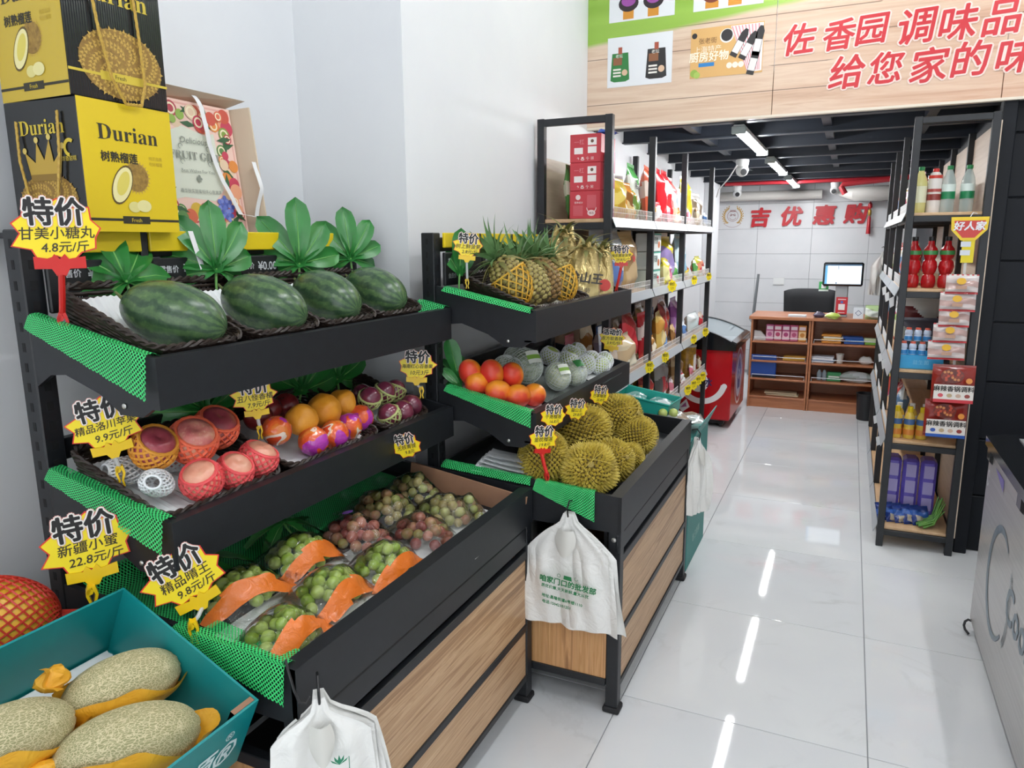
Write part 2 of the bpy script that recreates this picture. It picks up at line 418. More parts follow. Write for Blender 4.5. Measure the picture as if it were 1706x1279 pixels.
def hglyph(ch, x, z, size, rot=0.04):
    g = G(); g.X = MT(x, 0, z - 2.25) @ FRONT
    g.text(ch, 0, 0, size, PINKW, .0022, bold=.0105, shear=.16, rot=rot, bn=10)
    g.text(ch, 0, 0, size, RED, .0034, bold=.0030, shear=.16, rot=rot, bn=8)
    g.build('letter', None, hs, smooth=False)
for ch, x, z, s_ in (('佐', -.325, 2.605, .155), ('香', -.139, 2.606, .15), ('园', .007, 2.617, .15), ('调', .196, 2.606, .17), ('味', .371, 2.6, .165), ('品', .545, 2.605, .165),
                     ('给', -.091, 2.427, .165), ('您', .08, 2.429, .155), ('家', .268, 2.424, .165), ('的', .436, 2.434, .165), ('味', .616, 2.433, .165), ('道', .79, 2.435, .165)):
    hglyph(ch, x, z, s_)
# product pictures stuck on the header
PWHITE = paper('#e3e6ea'); DK = paper('#2c2a2b'); GRN = paper('#2f7a3d')
def poster(x0, x1, z0, z1, draw, bg=PWHITE):
    g = G(); g.X = MT(x0, 0, z0 - 2.25) @ FRONT; w, h = x1 - x0, z1 - z0
    g.rect(0, w, 0, h, bg, .0015); draw(g, w, h); g.build('picture', None, hs, smooth=False)
def pouch(g, x, y, w, h, c, z=.002):
    g.poly([(x - w / 2, y), (x - w * .42, y + h * .93), (x + w * .42, y + h * .93), (x + w / 2, y), (x + w * .3, y - h * .06), (x - w * .3, y - h * .06)], c, z)
    g.rect(x - w * .1, x + w * .1, y + h * .9, y + h * 1.13, paper('#a4503c'), z + .0004)
    g.rect(x - w * .36, x + w * .1, y + h * .52, y + h * .78, paper('#8a5a3c'), z + .0004)
    for k in range(3): g.rect(x - w * .36, x + w * .05, y + h * (.12 + k * .11), y + h * (.18 + k * .11), paper('#e8e4dc'), z + .0004)
    g.disc((x + w * .25, y + h * .25), w * .15, paper('#d9b79a'), z + .0004)
    g.text('老坛', x - w * .05, y + h * .83, h * .14, paper('#e8e4dc'), z + .0006)
def d3(g, w, h): pouch(g, w * .2, h * .14, w * .3, h * .58, GRN); pouch(g, w * .76, h * .14, w * .32, h * .6, DK)
poster(-1.321, -.957, 2.462, 2.724, d3)
def d1(g, w, h):
    for x in (.3, .68):
        g.rect(w * x - .03, w * x + .03, h * .03, h * .17, paper('#d28f32'), .002); g.disc((w * x, h * .28), .056, paper('#30262c'), .0022, sy=.75)
        g.disc((w * x, h * .32), .04, paper('#9a4fa0'), .0026, sy=.7)
poster(-1.316, -.952, 2.802, 3.12, d1)
def d2(g, w, h):
    for x in (.27, .6):
        g.rect(w * x - .034, w * x + .034, h * .03, h * .14, paper('#d28f32'), .002); g.disc((w * x, h * .25), .05, paper('#7a3a2a'), .0022, sy=.8)
poster(-.853, -.498, 2.802, 3.10, d2)
def d4(g, w, h):
    g.poly([(w * .55, h * .98), (w * .99, h * .98), (w * .99, h * .04), (w * .8, h * .02)], paper('#efe4e4'), .0018)
    for k in range(9): g.poly([(w * (.56 + k * .045), h * .97), (w * (.575 + k * .045), h * .97), (w * (.80 + k * .02), h * .06), (w * (.79 + k * .02), h * .06)], paper('#d98a92'), .0019)
    g.disc((w * .5, h * .80), w * .095, paper('#efe9e2'), .002); g.disc((w * .5, h * .81), w * .08, DK, .0022)
    for (x, y, r) in ((.68, .62, -.5), (.8, .55, -.5), (.93, .62, -.2), (.88, .25, -.25)):
        c, s_ = cos(r), sin(r)
        def q(a, b): return (w * x + a * c - b * s_, h * y + a * s_ + b * c)
        g.poly([q(-.019, -.07), q(.019, -.07), q(.019, .05), q(.008, .075), q(-.008, .075), q(-.019, .05)], DK, .0024)
        g.poly([q(-.017, -.05), q(.017, -.05), q(.017, .01), q(-.017, .01)], paper('#e6e2df'), .0027)
    for k in range(3): g.disc((w * (.55 + k * .08), h * .2), w * .04, paper('#efe6d6'), .0026)
    g.text('张老街', w * .24, h * .74, .032, paper('#6b4a2c'), .0024); g.text('上海特产', w * .24, h * .57, .036, paper('#f7ead0'), .0024); g.text('厨房好物', w * .26, h * .42, .052, paper('#fff4dc'), .0024, bold=.001)
    g.rect(w * .12, w * .34, h * .22, h * .3, paper('#2d7fc0'), .0022); g.disc((w * .06, h * .1), .02, paper('#8fae4a'), .0022); g.disc((w * .1, h * .06), .017, paper('#a7c25e'), .0024); g.disc((w * .05, h * .86), .014, DK, .0022)
poster(-.859, -.487, 2.469, 2.716, d4, paper('#d9ac6c'))

# ================================================================== fruit racks
def floorz(X0, zt, x):                       # height of a tilted fruit shelf at x
    xb, xf = X0 - .68, X0 - .315
    return (zt + .045) + (x - xb) / (xf - xb) * (-.10)
TILT = math.atan2(.10, .365)
def binz(X0, x): return .80 + (x - (X0 - .68)) / .66 * (-.10)
BTILT = math.atan2(.10, .66)
def fruit_rack(label, X0, y0, y1):
    t = thing('fruit_rack', label, 'display rack', (X0 - .35, (y0 + y1) / 2, 0)); off = t.location
    def put(g, name, m=BLACK, par=None):
        o = g.build(name, m, par or t)
        if par is None: o.location = -Vector(off)
        return o
    xb, xf = X0 - .68, X0 - .315
    for y in (y0 + .025, y1 - .025):
        g = G().b2(X0 - .735, X0 - .685, y - .024, y + .024, 0, 1.645, b=.003)
        p = put(g, 'back_post')
        sl = G()
        for k in range(34):
            z = .12 + k * .045
            sl.b2(X0 - .716, X0 - .706, y - .0246, y + .0246, z, z + .02)
            sl.b2(X0 - .6856, X0 - .6844, y - .008, y + .008, z, z + .02)
        stuff(put(sl, 'post_slots', mat('slot_shadow_black', '#0c0d0f', .8), p))
        f = put(G().b2(X0 - .045, X0 - .002, y - .022, y + .022, .02, .70, b=.003), 'front_post')
        put(G().b2(X0 - .053, X0 + .006, y - .03, y + .03, 0, .022, b=.005), 'foot', mat('black_rubber_foot', '#17171a', .7))
        sc = G().lathe([(.0, -.004), (.008, -.003), (.0085, 0), (.007, .002)], 12, None, (0, 0, 0), 'y'); sc.v = [(a + X0 - .024, b + (y - .024 if y < (y0 + y1) / 2 else y + .024), c + .64) for a, b, c in sc.v]
        put(sc, 'screw', CHROME)
    for z in (.10, .62, 1.12, 1.58): put(G().b2(X0 - .73, X0 - .70, y0 + .049, y1 - .05, z, z + .05, b=.003), 'back_rail')
    for zt in (1.39, 1.045):
        g = G().prismy([(xb, zt + .045), (xf, zt - .055), (xf, zt - .065), (xb, zt + .035)], y0 + .012, y1 - .012)
        put(g, 'shelf_plate')
        g = G().prismy([(xf - .02, zt), (xf + .012, zt), (xf + .012, zt - .106), (xf - .03, zt - .106), (xf - .03, zt - .1), (xf, zt - .1), (xf, zt - .006), (xf - .02, zt - .006)], y0, y1)
        put(g, 'front_lip')
        for y in (y0, y1 - .012):
            g = G(); g.X = Matrix(((1, 0, 0, 0), (0, 0, -1, y + .012), (0, 1, 0, 0), (0, 0, 0, 1)))
            g.prism([(xb, zt + .075), (xf, zt), (xf, zt - .10), (xf - .04, zt - .125), (xf - .10, zt - .125), (xb + .20, zt - .085), (xb + .10, zt - .052), (xb + .05, zt - .056), (xb, zt - .085)], .012)
            b = put(g, 'side_bracket')
            put(G().ell((xf - .09, y - .002 if y == y0 else y + .014, zt - .105), (.006, .003, .006), 10, 6), 'bolt', CHROME, b)
    g = G().prismy([(xb, .83), (xb + .01, .83), (xb + .01, .7985), (xb + .66, .70), (xb + .66, .69), (xb, .79)], y0 + .014, y1 - .014)
    put(g, 'bin_floor')
    put(G().prismy([(X0 - .04, .79), (X0, .79), (X0, .665), (X0 - .014, .665), (X0 - .014, .784), (X0 - .04, .784)], y0, y1), 'bin_front_panel')
    put(G().b2(X0 - .018, X0 - .004, y0, y1, .595, .658, b=.003), 'bin_lower_panel')
    put(G().b2(X0 - .07, X0 - .06, y0 + .04, y1 - .04, .53, .66), 'dark_gap_backing', DARK)  # added dark plate hides the inside, standing in for shade in the gap
    for y in (y0, y1 - .014):
        g = G(); g.X = Matrix(((1, 0, 0, 0), (0, 0, -1, y + .014), (0, 1, 0, 0), (0, 0, 0, 1)))
        g.prism([(xb, .835), (X0 - .002, .789), (X0 - .002, .665), (xb, .665)], .014); put(g, 'bin_side')
        ym = y + .007
        for z0, z1 in ((.10, .128), (.535, .565)): put(G().b2(xb, X0 - .045, ym - .012, ym + .012, z0, z1, b=.002), 'end_rail')
        put(G().b2(xb, X0 - .045, ym - .006, ym + .006, .128, .535), 'end_board', ZV)
    for z0, z1 in ((.545, .575), (.278, .304), (.085, .108)): put(G().b2(X0 - .024, X0 - .003, y0 + .045, y1 - .045, z0, z1, b=.002), 'front_rail')
    for z0, z1 in ((.304, .545), (.108, .278)): put(G().b2(X0 - .022, X0 - .008, y0 + .045, y1 - .045, z0, z1), 'front_board', ZH)
    put(G().b2(xb, X0 - .03, y0 + .04, y1 - .04, .085, .1), 'base_plate', DARK)
    return t
R1, R2 = -.93, -.62
RA = (1.00, 2.19); RB = (2.205, 3.365)
rk1 = fruit_rack('black metal fruit rack with watermelons, apples and bagged grapes, nearest the camera', R1, *RA)
rk2 = fruit_rack('black metal fruit rack with pineapples, mangoes and durians, beside the goods shelves', R2, *RB)
# top board behind the price boards carries the gift boxes
o = G().b2(-1.895, -1.668, 1.052, 2.14, 1.628, 1.64, b=.002).build('top_board', BLACK, rk1); o.location = -Vector(rk1.location)

# flip price boards along the top of each rack
PB = mat('black_price_board', '#1a1c1f', .45); PY = paper('#e3c71c', .4); PT = paper('#c9cdd0')
def price_board(X, y, w, lines, label):
    t = thing('price_board', label, 'price sign', (X, y, 1.520), group='black price boards along the fruit racks')
    pbd = G().cbox((0, 0, .0), (.012, w, .115), .003).build('board', PB, t)
    G().b2(-.004, .0065, -w / 2, w / 2, .074, .125, b=.002).build('yellow_header', PY, t)
    G().b2(-.006, .004, w / 2 - .001, w / 2 + .02, -.05, .125, b=.002).build('divider', BLACK, t)
    g = G(); g.X = MT(.0066, 0, 0) @ AISLE
    for k, (a, b) in enumerate(lines):
        z = .028 - k * .052
        g.text(a, -w * .42, z, .02, PT, 0, align='L', bold=.0003); g.text(b, -w * .42 + .075, z, .034, PT, 0, align='L', bold=.0007)
    stuff(g.build('lettering', None, pbd, smooth=False))
for i in range(4):
    nm = ['leftmost, behind the first watermelon', 'second from the left on the watermelon shelf', 'third from the left on the watermelon shelf', 'fourth, behind the farthest watermelons'][i]
    price_board(-1.600, 1.165 + i * .27, .245, (('零售价', '¥0.00'), ('会员价', '¥0.00')), 'black price board with yellow strip, ' + nm)
for i in range(3):
    nm = ['beside the leaf at the left of the pineapples', 'behind the pineapple crowns', 'behind the gold wrapped pineapples'][i]
    price_board(-1.290, 2.38 + i * .29, .265, (('零售价', '¥0.00'), ('会员价', '¥0.00')), 'black price board with yellow strip, ' + nm)

# ================================================================== goods shelves (left) and snack rack (right)
RAIL = mat('clear_price_rail', '#b4babf', .3, alpha=.85); WIRE = mat('white_coated_wire', '#dfe2e4', .4)
SHZ = [.12, .545, .90, 1.335, 1.72]
GX0, GX1 = -1.40, -1.055
GY = [3.42, 4.25, 5.14, 6.20]
gr = thing('goods_shelving', 'tall black steel shelving with pale boards full of bagged snacks, left of the aisle', 'shelving', (-1.23, 4.8, 0))
def gput(g, name, m=BLACK, par=None):
    o = g.build(name, m, par or gr)
    if par is None: o.location = -Vector(gr.location)
    return o
for y in GY:
    for x in (GX0, GX1 - .005): gput(G().b2(x - .018, x + .018, y - .018, y + .018, 0, 2.19, b=.002), 'post')
    for z in ([2.172] if y < 3.5 else []) + [q - .035 for q in SHZ]: gput(G().b2(GX0, GX1, y - .014, y + .014, z - .016, z + .016, b=.002), 'end_bar')
for b in range(3):
    y0, y1 = GY[b] + .02, GY[b + 1] - .02
    gput(G().b2(GX0 - .016, GX0 - .008, y0, y1, .1, 2.02), 'back_board', PANELW if b == 0 else mat('white_back_board', '#dfe1e2', .5))
    for z in SHZ:
        s_ = gput(G().b2(GX0, GX1 + .01, y0 - .02, y1 + .02, z - .018, z, b=.002), 'shelf_board', BOARD if b == 0 else BOARD)
        gput(G().b2(GX1 - .004, GX1 + .012, y0, y1, z - .052, z - .018, b=.002), 'shelf_beam')
        if z > .2:
            g = G(); g.X = MT(GX1 + .012, 0, z) @ RY(radians(-22))
            g.b2(0, .003, y0 - .01, y1 + .01, -.045, .004); gput(g, 'price_rail', RAIL)
            g = G(); zz = z + .055
            for q in (z + .004, z + .03, zz): g.seg((GX1 + .006, y0, q), (GX1 + .006, y1, q), .0016, 4)
            n = int((y1 - y0) / .016)
            for k in range(n + 1): g.seg((GX1 + .006, y0 + (y1 - y0) * k / n, z), (GX1 + .006, y0 + (y1 - y0) * k / n, zz), .0011, 3)
            stuff(gput(g, 'wire_guard', WIRE))
# right snack rack
SX0, SX1 = .252, .572
SY = [4.17, 4.95, 5.75, 6.5]
sr = thing('snack_rack', 'black steel rack with pale boards holding bottles and packs, right of the aisle', 'shelving', (.41, 5.3, 0))
def sput(g, name, m=BLACK, par=None):
    o = g.build(name, m, par or sr)
    if par is None: o.location = -Vector(sr.location)
    return o
SZ = [.11, .585, .96, 1.37, 1.74]
for y in SY:
    for x in (SX0, SX1): sput(G().b2(x - .017, x + .017, y - .017, y + .017, 0, 2.19, b=.002), 'post')
    for z in ([2.172] if y < 4.5 else []) + [q - .03 for q in SZ]: sput(G().b2(SX0, SX1, y - .013, y + .013, z - .015, z + .015, b=.002), 'end_bar')
for b in range(3):
    y0, y1 = SY[b], SY[b + 1]
    sput(G().b2(SX1 + .012, SX1 + .022, y0 - .015, y1 - .015, .1, 2.15), 'back_board', PANELW)
    for z in SZ:
        sput(G().b2(SX0 - .01, SX1, y0 + .0, y1 - .01, z - .015, z, b=.002), 'shelf_board', BOARD)
        sput(G().b2(SX0 - .014, SX0 + .0, y0 + .02, y1 - .02, z - .05, z - .016, b=.002), 'shelf_beam')
        g = G(); g.X = MT(SX0 - .016, 0, z) @ RY(radians(22)); g.b2(-.003, 0, y0 + .01, y1 - .01, -.045, .004); sput(g, 'price_rail', RAIL)
        if z > .2:
            g = G()
            for q in (z + .03, z + .055): g.seg((SX0 - .006, y0, q), (SX0 - .006, y1, q), .0016, 4)
            n = 40
            for k in range(n + 1): g.seg((SX0 - .006, y0 + (y1 - y0) * k / n, z), (SX0 - .006, y0 + (y1 - y0) * k / n, z + .055), .0011, 3)
            stuff(sput(g, 'wire_guard', WIRE))
# ================================================================== chest freezer at the right edge
t = NT('brushed_stainless_side'); va = t.coord((1, 1.5, 120))
nz = t.noise(va, 1.0, 3, .6); t.color(t.ramp(nz, [(.3, '#b2afae'), (.7, '#c2bfbd')])); t.set(Metallic=.85, Roughness=.32); t.bump(nz, .06, .001); BRUSH = t.m
t.b.inputs['Anisotropic'].default_value = .5
GLASSY = NT('dark_sliding_glass'); GLASSY.set(Base_Color=lin('#31423f'), Roughness=.06, Alpha=.75); GLASSD = GLASSY.m
cf = thing('chest_freezer', 'brushed steel chest freezer with black rim and grey logo at the right edge', 'freezer', (1.0, 2.4, 0))
def cput(g, name, m, par=None):
    o = g.build(name, m, par or cf)
    if par is None: o.location = -Vector(cf.location)
    return o
FX0, FX1, FY0, FY1 = .565, 1.18, 1.70, 3.36
cput(G().b2(FX0, FX1, FY0, FY1, .045, .80, b=.012), 'body', BRUSH)
cput(G().b2(FX0 + .02, FX1 - .02, FY0 + .02, FY1 - .02, .012, .05), 'plinth', mat('black_plinth', '#1c1c1e', .6))
cput(G().prismy([(FX0 - .015, .80), (FX0 - .015, .835), (FX0 + .075, .85), (FX0 + .075, .80)], FY0 - .01, FY1 + .015), 'rim', mat('black_gloss_rim', '#15171a', .15))
cput(G().prismy([(FX1 - .075, .80), (FX1 - .075, .85), (FX1 + .015, .835), (FX1 + .015, .80)], FY0 - .01, FY1 + .015), 'rim', MATS['black_gloss_rim'])
for y in (FY0 - .01, FY1 - .075): cput(G().b2(FX0 + .075, FX1 - .075, y, y + .09, .80, .848), 'rim', MATS['black_gloss_rim'])
for y0_, y1_ in ((FY0 + .07, 2.55), (2.50, FY1 - .07)):
    l = cput(G().b2(FX0 + .08, FX1 - .08, y0_, y1_, .834 if y0_ > 2 else .84, .839 if y0_ > 2 else .845), 'glass_lid', GLASSD)
    cput(G().b2(FX0 + .08, FX0 + .10, y0_, y1_, .8455, .8535), 'lid_frame', mat('silver_lid_frame', '#c4c8c9', .3, .6), None)
for y in (3.30, 2.72): cput(G().prismy([(FX0 - .012, .80), (FX0 - .012, .755), (FX0, .742), (FX0, .80)], y - .03, y + .03), 'rim_clip', MATS['black_gloss_rim'])
g = G(); g.X = MT(FX0 - .0012, 0, 0) @ Matrix(((0, 0, -1, 0), (-1, 0, 0, 0), (0, 1, 0, 0), (0, 0, 0, 1)))   # faces -X, drawing x = -y
GY_ = paper('#5c6d7a', .35); LGY = paper('#8f979b', .35)
cc = (-2.93, .40)
for k in range(28):
    a0 = .95 + k * (4.55 / 28); a1 = a0 + 4.55 / 28; w = .012 + .026 * sin(pi * (k + .5) / 28)
    g.arc(cc, .185 - w / 2, .185 + w / 2, a0, a1, GY_, 0, 2, sy=1.05)
for k in range(14):
    a = .1 + k * .16 - 1.4
    g.text('鲜', cc[0] + .16 + .05 * cos(a), cc[1] + .15 * sin(a), .035, LGY, 0, rot=a * .4)
g.text('Cool', cc[0] + .33, cc[1] + .02, .17, GY_, 0, bold=.004)
cput(g, 'logo', None)
g = G(); g.X = MT(FX0 - .0014, 0, 0) @ Matrix(((0, 0, -1, 0), (-1, 0, 0, 0), (0, 1, 0, 0), (0, 0, 0, 1)))
g.poly([(-3.2, .755), (-3.02, .755), (-3.02, .71)], paper('#6b5fa8', .3), 0); g.arc((-3.31, .68), .014, .019, .2, 5.8, paper('#e8e8ea', .3), 0, 12, sy=1.8)
cput(g, 'sticker', None)
pc = G().tube([(FX0 + .01, 3.33, .05), (FX0 - .008, 3.332, .054), (FX0 - .018, 3.33, .045), (FX0 - .022, 3.322, .03), (FX0 - .018, 3.31, .018), (FX0 - .006, 3.296, .008)], .005, 8); cput(pc, 'cable_end', mat('black_rubber_cable', '#151517', .5))

# ================================================================== red ice cream freezer
REDP = mat('red_freezer_film', '#b81420', .22, col2='#b01018', ns=3)
rf = thing('ice_cream_freezer', 'red ice cream freezer with curved glass lid and white smile print', 'freezer', (-1.10, 6.85, 0))
def rput(g, name, m):
    o = g.build(name, m, rf); o.location = -Vector(rf.location); return o
A0, A1, B0, B1 = -1.36, -.855, 6.39, 7.30
rput(G().b2(A0, A1, B0, B1, .07, .70, b=.012), 'body', REDP)
rput(G().b2(A0 + .04, A1 - .06, B0 + .05, B1 - .05, .03, .07), 'underframe', DARK)
for x in (A0 + .06, A1 - .08):
    for y in (B0 + .07, B1 - .08): rput(G().lathe([(.012, -.014), (.034, -.012), (.034, .012), (.012, .014)], 16, None, (x, y, .034), 'x'), 'wheel', DARK)
pr = []
for k in range(13):                      # curved rim: high at the wall, low at the aisle
    u = k / 12; pr.append((A0 - .02 + (A1 - A0 + .05) * u, .895 - .15 * u ** 2.2))
for y in (B0 - .025, B1 - .02):
    rput(G().prismy(pr + [(A1 + .03, .69), (A0 - .02, .69)], y, y + .045), 'lid_rim', mat('black_gloss_rim', '#15171a', .15))
rput(G().prismy([(A1 - .01, .69), (A1 + .03, .69), (A1 + .03, .755), (A1 - .01, .775)], B0, B1), 'lid_rim', MATS['black_gloss_rim'])
GLS = NT('curved_clear_glass'); GLS.set(Base_Color=lin('#b9c6cc'), Roughness=.05, Alpha=.55); GLSM = GLS.m
rput(G().prismy([(a, b - .008) for a, b in pr] + [(a, b - .014) for a, b in pr[::-1]], B0 + .021, B1 - .021), 'glass_lid', GLSM)
rput(G().b2(A0 + .02, A1 - .02, B0 + .03, B1 - .03, .69, .705), 'inner_liner', mat('white_freezer_liner', '#d8dadb', .4))
WF = paper('#ece9ea', .3); NV = paper('#2b2a5c', .3)
g = G(); g.X = MT(0, B0 - .0012, 0) @ FRONT
g.disc((-1.13, .395), .085, WF, 0, 28); g.arc((-1.13, .395), .115, .122, 0, 2 * pi, REDP, .0001); g.arc((-1.10, .42), .165, .215, pi * 1.12, pi * 1.93, WF, .0002, 30)
g.disc((-.911, .375), .024, WF, .0003, 14); g.text('天冰', -1.10, .40, .085, NV, .0006, bold=.002, shear=.1)
g.poly([(-1.31, .16), (-1.23, .24), (-1.20, .17), (-1.26, .12)], WF, .0003); g.poly([(-1.28, .16), (-1.235, .21), (-1.225, .17)], paper('#a8578c', .3), .0006)
rput(g, 'front_print', None)
g = G(); g.X = MT(A1 + .0012, 0, 0) @ AISLE
g.disc((6.87, .40), .25, WF, 0, 30, sy=1.05); g.disc((6.87, .40), .23, paper('#b81a2c', .3), .0003, 30, sy=1.05); g.disc((6.87, .40), .19, paper('#d8d3e4', .3), .0006, 30, sy=1.05)
g.poly([(6.80, .28), (6.94, .28), (6.99, .45), (6.87, .58), (6.75, .45)], paper('#4a4490', .3), .0009); g.text('冰', 6.87, .42, .13, WF, .0012, bold=.002)
rput(g, 'side_print', None)

# ================================================================== cash counter
ct = thing('cash_counter', 'cherry brown counter top carrying the till and payment cards', 'counter', (-.27, 7.58, .885))
G().b2(-.58, .62, -.20, .40, -.02, .012, b=.004).build('top_slab', ORANGEWOOD, ct)
def cabinet(x0, x1, label):
    t = thing('counter_cabinet', label, 'cabinet', ((x0 + x1) / 2, 7.60, 0)); w = (x1 - x0) / 2
    for sgn in (-1, 1): G().b2(sgn * w - (.018 if sgn > 0 else 0), sgn * w + (0 if sgn > 0 else .018), -.20, .22, 0, .864, b=.002).build('side_panel', ORANGEWOOD, t)
    G().b2(-w + .018, w - .018, .205, .22, 0, .864).build('back_panel', ORANGEWOOD, t)
    G().b2(-w + .018, w - .018, -.185, -.165, 0, .112, b=.002).build('kick_board', ORANGEWOOD, t)
    for z in (.112, .29, .467, .655):
        sh_ = G().b2(-w + .018, w - .018, -.195, .205, z - .018, z, b=.002).build('shelf', ORANGEWOOD, t)
        if z > .2:
            G().tube([(-w + .03, -.185, z), (-w + .03, -.185, z + .035), (w - .03, -.185, z + .035), (w - .03, -.185, z)], .0035, 6).build('shelf_rail', WIRE, sh_)
    return t
cabinet(-.83, -.29, 'left half of the brown open-fronted counter with a blue folder inside')
cabinet(-.285, .33, 'right half of the brown open-fronted counter beside the waste bin')
CY = 7.46
# till with tilted screen
ms = thing('cash_register', 'touch screen till with blue-white display on a silver stand', 'monitor', (-.05, CY + .1, .897))
SIL = mat('silver_plastic', '#a7a9ab', .35, .3)
G().b2(-.10, .06, -.02, .12, 0, .02, b=.006).build('base', SIL, ms)
G().b2(-.055, .055, .015, .055, .018, .30, b=.008).build('stand', SIL, ms)
sm = Matrix.Translation((0, .0, .40)) @ RX(radians(-8))
g = G(); g.X = sm; g.cbox((0, 0, 0), (.345, .03, .22), .012); scr = g.build('screen_housing', mat('black_gloss_bezel', '#131518', .15), ms)
g = G(); g.X = sm @ MT(0, -.0165, 0) @ FRONT
g.rect(-.155, .155, -.092, .092, mat('lit_screen_white', '#dfe6ee', .3, emit='#cfdcea', es=.75), 0)
LB = mat('lit_screen_blue', '#5a9cc8', .3, emit='#4a90c4', es=.7); LD = mat('lit_screen_dark', '#2c4860', .3, emit='#24405a', es=.6)
g.rect(-.155, .155, .078, .092, LD, .0003); g.rect(-.155, -.135, -.092, .078, LB, .0004); g.rect(-.135, -.05, .045, .068, mat('lit_screen_pale', '#f4f8fb', .3, emit='#f0f5fa', es=.8), .0004); g.rect(-.045, -.04, .04, .075, LD, .0005); g.rect(-.06, -.05, -.09, -.075, LD, .0005)
g.build('display', None, scr, smooth=False)
def card(name, x, y, z, w, h, base, label, extra, tilt=-8, yaw=0, th=.004):
    t = thing(name, label, 'card', (x, y, z), (radians(tilt), 0, radians(yaw)))
    cp_ = G().b2(-w / 2, w / 2, 0, th, 0, h, b=.001).build('panel', base, t)
    g = G(); g.X = MT(0, -.0006, 0) @ FRONT; extra(g, w, h)
    if g.v: g.build('print', None, cp_, smooth=False)
    return t
def c_red(g, w, h):
    g.rect(-w * .28, w * .28, h * .25, h * .6, paper('#f2f0f0'), 0); g.rect(-w * .35, w * .35, h * .84, h * .9, paper('#f3d3d3'), 0); g.disc((0, h * .71), w * .12, paper('#4a6fc0'), 0); g.rect(-w * .3, w * .3, h * .07, h * .12, paper('#f3d3d3'), 0)
card('payment_card', -.042, CY + .012, .925, .10, .16, paper('#c8202e', .35), 'red payment card fixed to the till stand', c_red, 0).location.y = CY + .09
def c_green(g, w, h): g.rect(-w * .25, w * .25, h * .3, h * .75, paper('#f2f0f0'), 0); g.rect(-w * .5, w * .5, 0, h * .18, paper('#dfe8df'), 0)
card('payment_card', -.21, CY + .12, 1.135, .085, .09, paper('#34a853', .35), 'small green payment card hung below the till screen corner', c_green, 0, 0)
def c_wh(g, w, h): g.arc((0, h * .5), w * .26, w * .33, 0, 2 * pi, paper('#35507c'), 0, 4); 
card('payment_card', .105, CY - .02, .897, .085, .105, paper('#dfe4ea', .35), 'white standing card with blue square frame on the counter', c_wh, -10)
# things on the counter
g = G()
for k in range(6): g.box((0, 0, .002 + k * .003), (.16, .11, .0026), None, Matrix.Rotation(RND.uniform(-.05, .05), 3, 'Z'))
nb = stuff(g.build('paper_stack', paper('#dcdfe2'))); nb.location = (-.42, CY + .0, .897); tag(nb, 'loose white paper sheets lying on the left of the counter top', 'paper')
def soft_pack(name, label, cat, loc, d, cols, rotz=0, group=None, tilt=0, seed=0, up=True, text=None, gloss=.25, txtcol='#f2efe8', wrinkle=.012):
    """a filled film bag: pillow body with flat crimped ends; d=(width, thickness, height); stands upright when up"""
    w, th, h = d; r = random.Random(seed)
    t = thing(name, label, cat, loc, (radians(tilt), 0, rotz), group)
    ph = [r.uniform(0, 6.28) for _ in range(6)]
    g = G(); ms_ = [paper(c, gloss) for c in cols]
    def prof(u, v, sg):
        e = min(1, 4 * u * (1 - u) * 1.15) ** .55 * min(1, max(0, (v - .05) / .16)) ** .6 * min(1, max(0, (.93 - v) / .20)) ** .7
        wav = (sin(ph[0] + 9 * u + 5 * v) + sin(ph[1] + 13 * v - 6 * u)) * wrinkle * .35 * e
        x = (u - .5) * w * (1 - .05 * e) ; y = sg * (th / 2 * e + wav) ; z = v * h
        if not up: return (x, z - h / 2, y + th / 2)
        return (x, y, z)
    n = len(cols)
    def mf(u, v):
        if n == 1: return ms_[0]
        if n == 4: return ms_[0] if v < .1 else (ms_[2] if .3 < v + .08 * sin(6 * u) < .6 else (ms_[3] if v > .8 else ms_[1]))
        if v > .8: return ms_[0]
        if n == 2: return ms_[1] if .22 < v + .12 * sin(5 * u + ph[2]) < .72 else ms_[0]
        q = v + .10 * sin(5 * u + ph[2])
        return ms_[1] if .45 < q < .72 else (ms_[2] if .12 < q <= .45 and .15 < u < .85 else ms_[0])
    for q in ms_: g.mi(q)
    g.grid(lambda u, v: prof(u, v, -1), 18, 40, ms_[0], mf); g.grid(lambda u, v: prof(1 - u, v, 1), 10, 14, ms_[0], lambda u, v: mf(1 - u, v))
    o = g.build('film_body', None, t)
    g = G()
    for v0 in (.0, .94):
        for k in range(12):
            zz = (v0 + .006 * k / 2) * h
        g.grid(lambda u, v: ((u - .5) * w * 1.0, .0012 * sin(u * 60), (v0 + .06 * v) * h) if up else ((u - .5) * w, (v0 + .06 * v) * h - h / 2, th / 2 + .0012 * sin(u * 60)), 16, 1)
    c_ = stuff(g.build('crimped_seal', paper(cols[0], gloss), o))
    if text and up:
        g = G(); g.X = MT(0, -th / 2 - .004, 0) @ FRONT; g.text(text, 0, h * .62, min(w / max(1, len(text)) * .85, h * .16), paper(txtcol), 0, bold=w * .006); g.build('lettering', None, o, smooth=False)
    return t
soft_pack('fruit_pack', 'yellow green pack of fruit lying in front of the till', 'food pack', (-.11, CY - .07, .897), (.14, .05, .08), ['#b7c95a', '#d6dba2'], 0, up=False, seed=3)
soft_pack('purple_pouch', 'dark purple pouch lying left of the till on the counter', 'pouch', (-.225, CY - .02, .897), (.11, .05, .09), ['#4c4258'], 0, up=False, seed=4)
soft_pack('green_box_bag', 'clear pale green bag at the right end of the counter', 'bag', (.235, CY - .03, .897), (.15, .09, .13), ['#b9d19a', '#dfe5dc'], 0, seed=5)
